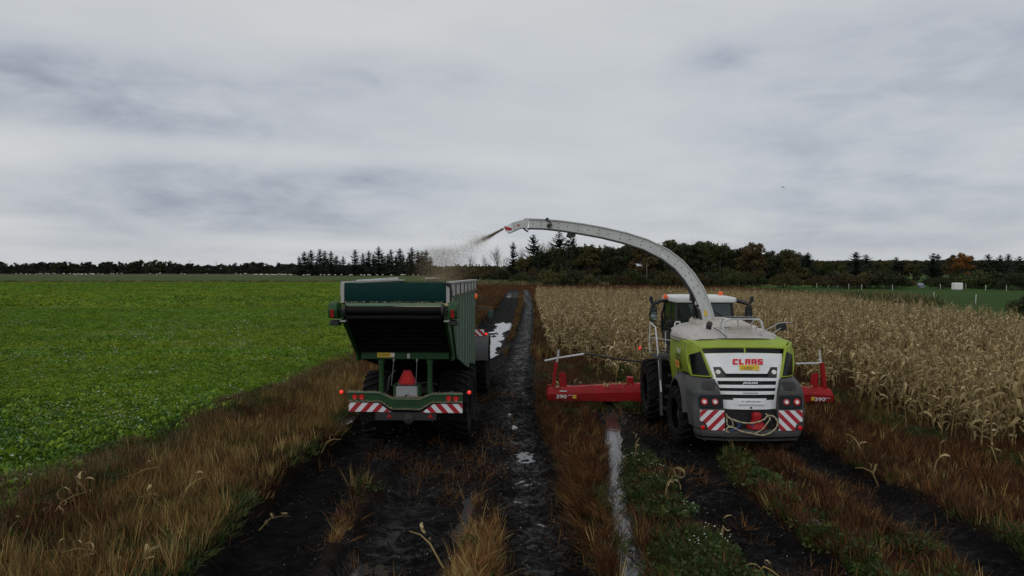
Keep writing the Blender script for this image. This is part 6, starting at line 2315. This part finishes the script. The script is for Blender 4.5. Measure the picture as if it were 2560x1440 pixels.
n = len(rest)
zz_ = ground_z(rest[:, 0], rest[:, 1])
scatter('maize_crop', np.column_stack([rest, zz_ - .03]), np.column_stack([nr.normal(0, .07, n), nr.normal(0, .07, n), nr.random(n) * 6.28]), nr.uniform(.84, 1.06, n), nr.integers(0, NV, n),
        [p['whole'] for p in plants], 'standing dry maize filling the field on the right', 'maize')

# ------------------------------------------------------------------ stubble, weeds and grass
def tuft(seed, nb, h, spread, lean, w=.006, curve=.35, fan=.25):
    r_ = np.random.default_rng(seed)
    b = MB()
    for i in range(nb):
        a, q = r_.random() * 6.28, spread * r_.random() ** .5
        p = Vector((q * math.cos(a), q * math.sin(a), -.03))
        d = Vector((math.cos(a) * fan * r_.random() + lean[0], math.sin(a) * fan * r_.random() + lean[1], 1)).normalized()
        L = h * (.45 + .65 * r_.random())
        c = r_.random() * 6.28
        sd_ = Vector((math.cos(c), math.sin(c), 0)) * w * (.7 + .8 * r_.random())
        bend = Vector((d.x, d.y, -.25)) * curve * L * r_.random()
        m, e = p + d * L * .55 + bend * .25, p + d * L + bend
        b.add([p - sd_, p + sd_, m + sd_ * .8, m - sd_ * .8, e], [(0, 1, 2, 3), (3, 2, 4)])
    return b


def leafy_weed(seed, nb, r0, h, size):
    r_ = np.random.default_rng(seed)
    b = MB()
    for i in range(nb):
        a = r_.random() * 6.28
        q = r0 * r_.random() ** .5
        z = h * r_.random() ** .8 * (1 - .5 * (q / r0) ** 2)
        p = Vector((q * math.cos(a), q * math.sin(a), z))
        d = Vector((math.cos(a), math.sin(a), .55 * r_.normal() + .15)).normalized()
        sd_ = d.orthogonal().normalized()
        sd_ = (sd_ + Vector(r_.normal(size=3)) * .4).normalized()
        s = size * (.5 + r_.random())
        b.add([p, p + d * s * .5 + sd_ * s * .32, p + d * s + Vector((0, 0, -.12 * s)), p + d * s * .5 - sd_ * s * .32], [(0, 1, 2, 3)])
    return b


def place_points(n, box, test, zoff=0.0):
    x = nr.uniform(box[0], box[1], n)
    y = nr.uniform(box[2], box[3], n)
    k = test(x, y)
    x, y = x[k], y[k]
    return np.column_stack([x, y, ground_z(x, y) + zoff])


def rots(n, tilt=.12):
    return np.column_stack([nr.normal(0, tilt, n), nr.normal(0, tilt, n), nr.random(n) * 6.28])


straw = [tuft(i, 12, .50, .17, (nr.normal() * .15, nr.normal() * .15), .0048, .25, .38).mesh('tuft', M[k], 0) for i, k in enumerate(('straw_gold', 'straw_brown', 'straw_brown', 'straw_red', 'straw_gold'))]
redt = [tuft(20 + i, 13, .36, .18, (nr.normal() * .2, nr.normal() * .2), .0048, .5, .6).mesh('tuft', M[k], 0) for i, k in enumerate(('straw_red', 'straw_red', 'straw_brown', 'straw_red'))]
straw_far = [tuft(30 + i, 34, .46, .16, (0, 0), .008, .3, .3).mesh('tuft', M[k], 0) for i, k in enumerate(('straw_gold', 'straw_brown', 'straw_brown', 'straw_red', 'straw_gold'))]
rust = [tuft(110 + i, 9, .50, .15, (nr.normal() * .3, nr.normal() * .3), .0048, .4, .5).mesh('tuft', M[k], 0) for i, k in enumerate(('straw_rust', 'straw_rust', 'straw_gold', 'straw_pale'))]
pale = [tuft(120 + i, 5, .60, .12, (nr.normal() * .18, nr.normal() * .18), .0052, .2, .28).mesh('stalks', M['straw_pale' if i < 3 else 'straw_rust'], 0) for i in range(5)]
green = [tuft(40, 30, .28, .14, (0, 0), .005, .9, .6).mesh('tuft', M['weed_green'], 0), leafy_weed(41, 46, .18, .20, .07).mesh('weed', M['weed_green'], 0), leafy_weed(42, 40, .22, .14, .08).mesh('weed', M['weed_green'], 0)]
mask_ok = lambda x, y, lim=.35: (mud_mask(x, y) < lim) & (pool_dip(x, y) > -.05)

zone2 = lambda x, y: mask_ok(x, y) & ~((x > 2.35) & (x < 3.9) & (y < 17))
# brown stubble strip between the green crop and the first wheel rut
zone = lambda x, y: (x > field_edge(y) - .2 + (fbm(x, y, 1.6, 301, 3) - .5) * 1.6) & mask_ok(x, y)
P_ = place_points(17500, (-11.5, -3.0, 7.5, 34), lambda x, y: zone(x, y) & (fbm(x, y, .55, 305, 3) + .34 * (fbm(x, y, 2.2, 306, 2) - .5) + .05 * (x > np.interp(y, [8, 14, 20], [-5.4, -5.7, -5.6])) < .54))
gr = fbm(P_[:, 0], P_[:, 1], 1.5, 311, 3) + .12 * (P_[:, 0] - field_edge(P_[:, 1]) > 2.5)
idx = np.where(gr > .58, nr.choice([0, 4, 1], len(P_)), np.where(gr > .42, nr.choice([1, 2, 0], len(P_)), nr.choice([3, 1, 3], len(P_))))
scatter('stubble', P_, rots(len(P_), .16), nr.uniform(.5, 1.15, len(P_)) * (.55 + .9 * fbm(P_[:, 0], P_[:, 1], .9, 313, 3)), idx, straw, 'brown and golden stubble between the green crop and the wheel ruts', 'stubble')
P_ = place_points(22000, (-10, 4, 34, 110), lambda x, y: (x > field_edge(y)) & (x < 2.6 + .01 * y) & mask_ok(x, y))
idx = np.where(fbm(P_[:, 0], P_[:, 1], 6, 321, 3) > .5, nr.choice([0, 4, 1, 2], len(P_)), nr.choice([1, 2, 3], len(P_)))
scatter('stubble', P_, rots(len(P_), .14), nr.uniform(.75, 1.35, len(P_)), idx, straw_far, 'brown stubble of the cut strip running away past the tractor', 'stubble')
P_ = place_points(16000, (-12, 55, 104, 188), lambda x, y: ((x < 3.4 + .01 * y) | (y > 98 - .0 * x)) & mask_ok(x, y))
scatter('weeds', P_, rots(len(P_), .14), nr.uniform(1.2, 2.2, len(P_)), nr.integers(0, 4, len(P_)), redt, 'dark red weeds at the far end of the cut strip', 'weeds')

# single pale stalks standing out of it
P_ = place_points(7500, (-11, -3.6, 7.5, 32), lambda x, y: zone(x, y) & (x > field_edge(y) + .7) & (fbm(x, y, 1.5, 311, 3) + .10 * (x - field_edge(y) > 2.5) > .50) & (fbm(x, y, .5, 308, 2) < .58))
scatter('pale_stalks', P_, rots(len(P_), .20), nr.uniform(.55, 1.1, len(P_)), nr.integers(0, 5, len(P_)), pale, 'pale golden stalks standing out of the brown stubble', 'stubble')
P_ = place_points(5200, (1.0, 16, 7, 24), lambda x, y: zone2(x, y) & (fbm(x, y, 1.2, 309, 3) > .52))
scatter('rust_stalks', P_, rots(len(P_), .25), nr.uniform(.4, .85, len(P_)), nr.choice([3, 4, 4, 1], len(P_)), pale, 'rust coloured stalks among the red-brown weeds', 'weeds')

# dark matted undergrowth beneath the stubble, and dull weeds along the crop edge
mat_ = [tuft(80 + i, 26, .17, .2, (0, 0), .006, 1.2, 1.1).mesh('mat', M[k], 0) for i, k in enumerate(('straw_brown', 'straw_red', 'weed_green'))]
P_ = place_points(15000, (-11.5, -3.0, 7.5, 34), lambda x, y: zone(x, y))
idx = np.where(fbm(P_[:, 0], P_[:, 1], 1.7, 315, 3) + .25 * (P_[:, 1] < 12) > .60, 2, nr.integers(0, 2, len(P_)))
idx = np.where((P_[:, 0] < -4.9) & (P_[:, 1] < 13.5) & (fbm(P_[:, 0], P_[:, 1], .9, 316, 3) > .42), 2, idx)
scatter('undergrowth', P_, rots(len(P_), .2), nr.uniform(.7, 1.5, len(P_)), idx, mat_, 'matted dark undergrowth beneath the brown stubble', 'undergrowth')
P_ = place_points(16000, (.7, 17, 6.5, 26), lambda x, y: mask_ok(x, y))
idx = np.where(fbm(P_[:, 0], P_[:, 1], 1.4, 317, 3) > .56, 2, nr.integers(0, 2, len(P_)))
scatter('undergrowth', P_, rots(len(P_), .2), nr.uniform(.6, 1.4, len(P_)), idx, mat_, 'matted dark undergrowth among the red-brown weeds', 'undergrowth')
edge_w = [tuft(90, 20, .42, .2, (.1, 0), .006, .6, .5).mesh('edge', M['weed_green'], 0), tuft(91, 24, .40, .2, (0, .1), .005, .6, .5).mesh('edge', M['reed_tan'], 0), tuft(92, 24, .4, .2, (0, 0), .006, .6, .5).mesh('edge', M['straw_red'], 0),
          leafy_weed(93, 40, .22, .3, .07).mesh('edge', M['weed_green'], 0)]
P_ = place_points(42000, (-13, -7, 7.5, 60), lambda x, y: np.abs(x - field_edge(y) + (fbm(x, y, 1.2, 319, 3) - .5) * 1.8) < .75)
idx = np.where(fbm(P_[:, 0], P_[:, 1], 1.3, 323, 3) > .52, nr.choice([0, 3, 2], len(P_)), nr.choice([1, 2, 0], len(P_)))
scatter('edge_weeds', P_, rots(len(P_), .2), nr.uniform(.5, 1.05, len(P_)), idx, edge_w, 'dull weeds along the edge of the green crop', 'weeds')

# red-brown weeds between the ruts and under the maize
P_ = place_points(44000, (.7, 17, 6.5, 27), lambda x, y: zone2(x, y) & (fbm(x, y, .6, 331, 3) < .505) & (np.abs(x) < y * .76 + 1))
scatter('weeds', P_, rots(len(P_), .18), nr.uniform(.5, 1.1, len(P_)) * (.5 + 1.0 * fbm(P_[:, 0], P_[:, 1], 1.0, 333, 3)), nr.integers(0, 4, len(P_)), redt, 'red-brown weeds between the wheel ruts and the maize', 'weeds')
P_ = place_points(20000, (.9, 30, 27, 60), lambda x, y: (x < 29) & (np.abs(x) < y * .76) & mask_ok(x, y) & (fbm(x, y, 2.6, 341, 3) < .66))
scatter('weeds', P_, rots(len(P_), .16), nr.uniform(.6, 1.2, len(P_)), nr.integers(0, 4, len(P_)), redt, 'red weeds on the ground under the maize', 'weeds')

# clumps on the ridges between the ruts
P1 = place_points(2600, (-3.6, -2.2, 7.5, 19), lambda x, y: (mud_mask(x, y) < .5) & (np.abs(x + 2.95 + .02 * (y - 10)) < .34 + .1 * np.sin(y * 1.7)) & (fbm(x, y, .5, 351, 3) < .50) & (fbm(x, y, 2.2, 352, 2) < .58))
P2 = place_points(3600, (-1.1, .1, 7.0, 16.5), lambda x, y: (mud_mask(x, y) < .7) & (np.abs(x + .45) < .40) & (fbm(x, y, .5, 361, 3) < .60 - .035 * np.maximum(0, y - 11)) & (pool_dip(x, y) > -.06))
n1_ = len(P1)
P_ = np.concatenate([P1, P2])
rs_ = nr.uniform(.40, .95, len(P_))
rs_[:n1_] *= .7
scatter('ridge_grass', P_, rots(len(P_), .45), rs_, nr.choice([0, 0, 1, 2, 3], len(P_)), rust, 'brown grass left on the ridges between the wheel ruts', 'grass')
# laid bundles beside the water furrow
laid = [tuft(60 + i, 20, .66, .12, (-.75 + .3 * nr.normal(), -.55 + .3 * nr.normal()), .0046, .35, .22).mesh('laid_tuft', M[k], 0) for i, k in enumerate(('straw_rust', 'straw_brown', 'straw_red'))]
P_ = place_points(2000, (.95, 2.3, 7.5, 19), lambda x, y: (np.abs(x - (np.interp(y, [7, 10.3, 14.2, 17.3, 19], [1.72, 1.8, 2.14, 2.5, 2.7]) - .62)) < .36) & (mud_mask(x, y) < .6) & (pool_dip(x, y) > -.09) & (fbm(x, y, .6, 371, 3) < .485))
scatter('laid_grass', P_, np.column_stack([nr.normal(0, .12, len(P_)), nr.normal(0, .15, len(P_)), nr.normal(0, .65, len(P_))]), nr.uniform(.6, 1.1, len(P_)), nr.choice([0, 1, 2, 2], len(P_)), laid,
        'flattened rust-brown grass along the water furrow', 'grass')

# green weeds right of the furrow, low growth at the field edge and under the maize
flower = MB()
r_ = np.random.default_rng(77)
for i in range(5):
    a, q = r_.random() * 6.28, .16 * r_.random() ** .5
    p = Vector((q * math.cos(a), q * math.sin(a), .20 + .12 * r_.random()))
    s = .010 + .008 * r_.random()
    flower.add([p + Vector((-s, 0, 0)), p + Vector((0, -s, .004)), p + Vector((s, 0, 0)), p + Vector((0, s, .006))], [(0, 1, 2, 3)])
fl_me = flower.mesh('flowers', M['flower_white'], 0)
gz_test = lambda x, y: mask_ok(x, y, .6) & (((x > np.interp(y, [4, 10.3, 14.2, 17.3, 23], [1.85, 1.95, 2.3, 2.7, 3.3])) & (x < 3.9) & (y < 24) & (fbm(x, y, .8, 381, 3) < .50))
                                        | ((x > 4.9) & (y < 11.5) & (fbm(x, y, 1.0, 383, 3) > .52)) | ((x > 10.3) & (y < 28) & (fbm(x, y, 2.0, 385, 3) > .54))
                                        | ((x > 3) & (x < 10) & (y > 23.5) & (y < 32) & (fbm(x, y, 1.8, 387, 3) > .56)) | ((x > 4.9) & (x < 5.4) & (y < 17)))
P_ = place_points(26000, (1.7, 16, 6.8, 32), gz_test)
scatter('green_weeds', P_, rots(len(P_), .12), nr.uniform(.5, 1.15, len(P_)), nr.choice([0, 0, 0, 1, 2], len(P_)), green, 'green weeds beside the water furrow and under the maize', 'weeds')
P_ = place_points(9000, (-9, 3.5, 7, 100), lambda x, y: (x > field_edge(y)) & mask_ok(x, y, .5) & (fbm(x, y, 1.6, 391, 3) > .60))
scatter('green_weeds', P_, rots(len(P_), .12), nr.uniform(.5, 1.1, len(P_)), nr.integers(0, 3, len(P_)), green, 'green weeds showing through the brown stubble', 'weeds')
P_ = place_points(40, (2.4, 3.9, 9, 17), lambda x, y: mask_ok(x, y, .5) & (fbm(x, y, 1.0, 395, 2) > .54))
scatter('white_flowers', P_, rots(len(P_), .1), nr.uniform(.8, 1.3, len(P_)), np.zeros(len(P_)), [fl_me], 'small white flowers among the green weeds by the furrow', 'flowers')

# the green cover crop
crop = [leafy_weed(70 + i, 60, .24, .17, .070).mesh('crop_plant', M[k], 0) for i, k in enumerate(('crop_leaf', 'crop_leaf', 'crop_leaf', 'crop_yellow', 'crop_cool', 'crop_cool'))]
cov = lambda x, y: (x < field_edge(y) + (fbm(x, y, 1.6, 301, 3) - .5) * 1.6) & (x > -y * .76 - 2)
P_ = place_points(64000, (-27, -7.5, 10.5, 33), cov)
yel = fbm(P_[:, 0] * .25 + P_[:, 1] * .18, P_[:, 1], 5, 401, 4)
idx = np.where((yel > .56) & (nr.random(len(P_)) < .35), 3, nr.integers(0, 3, len(P_)))
cool = (P_[:, 1] + 8 * (fbm(P_[:, 0], P_[:, 1], 3.0, 405, 3) - .5) - .35 * (P_[:, 0] + 14)) < 24 - 6 * nr.random(len(P_))
idx = np.where(cool & (idx < 3), nr.integers(4, 6, len(P_)), idx)
edge_d = np.clip((field_edge(P_[:, 1]) - P_[:, 0]) / 1.5, .25, 1)
scatter('cover_crop', P_, rots(len(P_), .2), nr.uniform(.6, 1.25, len(P_)) * (.75 + .5 * fbm(P_[:, 0], P_[:, 1], 1.2, 403, 3)) * edge_d ** .5, idx, crop, 'leafy bright green cover crop on the left field', 'crop')
big_ = [leafy_weed(170 + i, 26, .20, .24, .12).mesh('crop_plant', M['crop_cool' if i else 'crop_leaf'], 0) for i in range(3)]
B_ = place_points(14000, (-26, -7.5, 10.5, 30), lambda x, y: cov(x, y) & (fbm(x, y, 1.6, 407, 3) > .47 + (y - 12) * .006))
scatter('cover_crop', B_, rots(len(B_), .25), nr.uniform(.6, 1.2, len(B_)), nr.integers(0, 3, len(B_)), big_, 'larger leafed clumps in the near part of the green crop', 'crop')
P_ = place_points(80000, (-62, -8, 33, 80), cov)
yel = fbm(P_[:, 0] * .25 + P_[:, 1] * .18, P_[:, 1], 8, 81, 4)
idx = np.where((yel > .52) & (nr.random(len(P_)) < .7), 3, nr.integers(0, 3, len(P_)))
scatter('cover_crop', P_, rots(len(P_), .2), nr.uniform(.9, 1.6, len(P_)), idx, crop, 'farther part of the bright green cover crop', 'crop')
P_ = place_points(42000, (-165, -10, 80, 215), cov)
yel = fbm(P_[:, 0] * .25 + P_[:, 1] * .18, P_[:, 1], 8, 81, 4)
idx = np.where((yel > .52) & (nr.random(len(P_)) < .7), 3, nr.integers(0, 3, len(P_)))
scatter('cover_crop', P_, rots(len(P_), .15), nr.uniform(2.0, 3.6, len(P_)), idx, crop, 'far part of the bright green cover crop', 'crop')
fw = MB()
for i in range(5):
    a, q = r_.random() * 6.28, .16 * r_.random() ** .5
    p = Vector((q * math.cos(a), q * math.sin(a), .22 + .12 * r_.random()))
    s = .014 + .010 * r_.random()
    fw.add([p + Vector((-s, 0, 0)), p + Vector((0, -s, .01)), p + Vector((s, 0, 0)), p + Vector((0, s, .012))], [(0, 1, 2, 3)])
P_ = place_points(15000, (-80, -8, 11, 110), lambda x, y: cov(x, y) & (fbm(x, y, 4, 411, 3) > .52) & (nr.random(len(x)) < 1.2 - y / 110))
scatter('white_flowers', P_, rots(len(P_), .1), nr.uniform(.8, 1.5, len(P_)), np.zeros(len(P_)), [fw.mesh('flowers', M['flower_white'], 0)], 'small white flowers scattered over the green crop', 'flowers')

# clods thrown up by the tyres, and straw trodden into the mud
def clod(seed):
    r_ = np.random.default_rng(seed)
    b = MB().lathe([(.25, -.35), (.62, -.15), (.75, .12), (.55, .40), (.18, .55)], (0, 0, 0), (0, 0, 1), 7)
    b.v = [tuple(np.array(v) * (.7 + .6 * r_.random())) for v in b.v]
    return b.mesh('clod', M['mud_clod'], 0)


clods = [clod(i) for i in range(4)]
P_ = place_points(34000, (-5.6, 8.6, 6.8, 30), lambda x, y: (mud_mask(x, y) > .45) & (pool_dip(x, y) > -.05) & (fbm(x, y, .7, 431, 3) > .44) & (np.abs(x) < y * .76) & (nr.random(len(x)) < np.where(np.abs(x + 4) < .55, .25, np.where((np.abs(x - .4) < .34) & (y > 11), .12, 1))))
sc_ = .014 + .045 * nr.random(len(P_)) ** 3
scatter('mud_clods', P_, nr.uniform(0, 6.28, (len(P_), 3)), sc_, nr.integers(0, 4, len(P_)), clods, 'black clods of mud thrown up in the wheel ruts', 'mud')
flat_ = [tuft(130 + i, 7, .42, .22, (.0, .0), .0045, .1, 3.5).mesh('trodden', M[k], 0) for i, k in enumerate(('straw_brown', 'straw_red', 'straw_rust'))]
P_ = place_points(9000, (-5, 8.6, 6.8, 26), lambda x, y: (mud_mask(x, y) > .4) & (pool_dip(x, y) > -.07) & (fbm(x, y, 1.0, 433, 3) > .56) & (np.abs(x + 4.0) > .6) & ((np.abs(x - .4) > .4) | (y < 11)), .035)
scatter('trodden_straw', P_, rots(len(P_), .1), nr.uniform(.5, 1.1, len(P_)), nr.choice([0, 1, 1, 2], len(P_)), flat_, 'dirty straw trodden into the mud', 'straw')
P_ = place_points(2600, (-2.9, 3.6, 7, 23.5), lambda x, y: (pool_dip(x, y) < -.05) & (fbm(x, y, .8, 437, 3) > .52), -.02)
scatter('water_weeds', P_, rots(len(P_), .3), nr.uniform(.4, .95, len(P_)), nr.integers(0, 3, len(P_)), [redt[0], green[0], rust[0]], 'weeds standing in the water of the furrow', 'weeds')

# ------------------------------------------------------------------ broken maize left lying
def broken_stalk(x, y, lean, az, label, nl=4, L=.8, group=None):
    z = gz(x, y)
    rt = empty('maize_remnant', (x, y, z), az)
    d = Vector((math.sin(lean), 0, math.cos(lean)))
    b = MB().tube([(0, 0, -.1), d * L * .55 + Vector((0, .03, 0)), d * L * .8 + Vector((.08, 0, -.05)), d * L + Vector((.2, 0, -.15))], [.016, .014, .010, .006], 6)
    b.build('stalk', M['maize_stalk'], rt)
    for k in range(nl):
        o = bpy.data.objects.new('leaf', leaf_me[rnd.randrange(8)])
        COL.objects.link(o)
        o.parent = rt
        o.location = d * L * (.45 + .5 * k / max(1, nl - 1))
        o.rotation_euler = (rnd.gauss(0, .9), rnd.gauss(.3, .6), rnd.random() * 6.28)
        kk = rnd.uniform(.35, .85)
        o.scale = (kk, kk * rnd.uniform(.9, 1.7), kk)
    tag(rt, label, 'maize remnant', group)


G = 'broken maize remnants in the stubble'
for px, py, ln, az, lb in ((225, 1240, .5, 2.5, 'pale broken maize leaf curling up left of the golden stubble'), (300, 1215, .4, .4, 'broken maize stalk with two pale leaves by the green crop edge'),
                           (140, 1285, .9, 2.8, 'maize stalk lying near the lower left with leaves splayed'), (110, 1290, .6, 1.2, 'second splayed maize stalk at the lower left'), (430, 1240, .5, 4.0, 'flattened maize leaf in the golden stubble'),
                           (445, 1260, .2, 1.0, 'upright pale maize husk in the golden stubble'), (600, 1300, 1.2, 1.9, 'pale maize stalk hanging over the rut bank'), (640, 1260, 1.1, 1.0, 'thick pale maize stalk on the edge of the deep rut'),
                           (595, 1080, .5, .5, 'pale tuft of maize leaves in the middle of the stubble strip'), (655, 1070, .3, 2.0, 'upright maize remnant in the stubble left of the trailer'), (800, 1100, .3, .2, 'yellowish maize top at the rut bank left of the trailer'),
                           (20, 1345, .8, 2.0, 'maize stalk cut by the lower left corner'), (60, 1395, .8, .7, 'leafy maize remnant low in the left corner'), (280, 1395, .4, 3.9, 'pale curled maize leaf at the bottom left'),
                           (375, 1390, .7, 5.0, 'dry maize leaves at the bottom beside the deep rut'), (1115, 1385, .4, 2.6, 'pale maize husk at the left of the middle grass clump'), (1590, 1140, .1, 1.2, 'curled maize leaf standing by the water furrow behind the harvester'),
                           (1660, 1250, .2, .8, 'tan maize husk among the white flowers'), (1810, 1335, .9, 1.3, 'arched maize leaf in the green weeds at the lower middle'), (1880, 1410, .6, 5.2, 'broken maize stub at the bottom right of the weeds'),
                           (2165, 1140, .3, 1.9, 'bent maize remnant in the red weeds right of the harvester'), (2200, 1190, .2, 2.9, 'yellow maize leaf by the right wheel rut'), (2330, 1180, .3, .6, 'small maize remnant deep in the red weeds'),
                           (2500, 1160, .3, 1.4, 'maize remnant in the red weeds near the right edge'), (2240, 1400, .9, 2.2, 'brown maize stalk lying at the lower right'), (1440, 965, .1, .7, 'thin maize remnant standing above the left header wing'),
                           (2050, 960, .5, .3, 'maize leaves tangled on the right guard post'), (1395, 955, .1, 2.7, 'maize leaf caught on the left guard post')):
    p = gnd(px, py + 12)
    broken_stalk(p.x, p.y, min(1.35, ln + .35), az, lb, rnd.randrange(2, 5), rnd.uniform(.4, .8), G)

# crop trash lying over the header beam
M1 = hdr.matrix_world if False else (Matrix.Translation((HX, HY, 0)) @ Matrix.Rotation(HYAW, 4, 'Z') @ Matrix.Translation((CX, 6.15, 0)))
pts = []
for i in range(150):
    xx = rnd.choice([rnd.uniform(-3.2, -1.6), rnd.uniform(-3.2, -1.6), rnd.uniform(-4.6, -4.2), rnd.uniform(1.9, 3.9), rnd.uniform(2.6, 4.0)])
    pts.append(M1 @ Vector((xx, rnd.uniform(.05, .45), .66 + .02 * rnd.random() - (.10 if abs(xx) > 4 else 0))))
rt_ = [(rnd.gauss(0, .5), rnd.gauss(.3, .5), rnd.random() * 6.28) for _ in pts]
scatter('crop_trash', [tuple(p) for p in pts], rt_, [rnd.uniform(.25, .8) for _ in pts], [rnd.randrange(8) for _ in pts], leaf_me, 'torn maize leaves lying over the red header', 'crop trash')

# ------------------------------------------------------------------ the flying chop
def hw_pt(px, py, D): return at(px, py, D)


jet = [(1258, 572, 20.6), (1240, 582, 20.7), (1222, 592, 20.8), (1200, 602, 21.0), (1180, 612, 21.2), (1160, 625, 21.4), (1140, 640, 21.6), (1122, 655, 21.8), (1105, 675, 22.0), (1095, 700, 22.1)]
J = [at(*j) for j in jet]
pts, sc = [], []
for i in range(26000):
    f = rnd.random() ** 1.05 * (len(J) - 1.001)
    k = int(f)
    p = J[k].lerp(J[k + 1], f - k)
    s = .016 + .0042 * f ** 2.3
    if f > 2.6 and rnd.random() < .55: s *= 2.0
    clump = vnoise(np.array([p.x * 2.2]), np.array([p.z * 2.2]), 1.0, 31)[0]
    if f > 2 and rnd.random() > .35 + .9 * clump: continue
    q = p + Vector((rnd.gauss(0, s), rnd.gauss(0, s * 1.4), rnd.gauss(0, s * .8)))
    if f > 4 and rnd.random() < .45: q.z -= abs(rnd.gauss(0, .12 + .05 * (f - 4)))
    pts.append(q)
    sc.append(rnd.uniform(.006, .014))
for i in range(38000):                                       # dust of bits over the trailer and beyond
    u = rnd.random()
    q = at(1090 + rnd.gauss(0, 30) + 25 * u, 704 - 78 * rnd.random() ** 1.5 - abs(rnd.gauss(0, 6)), 21.6 + rnd.gauss(0, .6))
    pts.append(q)
    sc.append(rnd.uniform(.005, .013))
scatter('chopped_maize', [tuple(p) for p in pts], nr.uniform(0, 6.28, (len(pts), 3)), sc, nr.choice([0, 2, 2], len(pts)), [flake, flake2, flake3], 'brown jet of chopped maize flying from the spout into the trailer', 'chopped maize')
pts, sc = [], []
for i in range(1500):                                       # bits drifting down all round
    y = rnd.uniform(9.5, 27)
    x = rnd.uniform(-3.5, 7.5)
    pts.append((x, y, rnd.uniform(.1, 1.0 + .16 * (y - 8))))
    sc.append(rnd.uniform(.006, .018))
for i in range(4200):
    y = rnd.uniform(9, 22) if i % 2 else rnd.uniform(14, 50)
    x = rnd.gauss(.2, 1.9)
    pts.append((x, y, gz(x, y) + .02))
    sc.append(rnd.uniform(.007, .026))
scatter('drifting_chaff', pts, nr.uniform(0, 6.28, (len(pts), 3)), sc, nr.choice([0, 1, 1], len(pts)), [flake, flake2, flake3], 'pale bits of chaff drifting down over the mud', 'chaff')
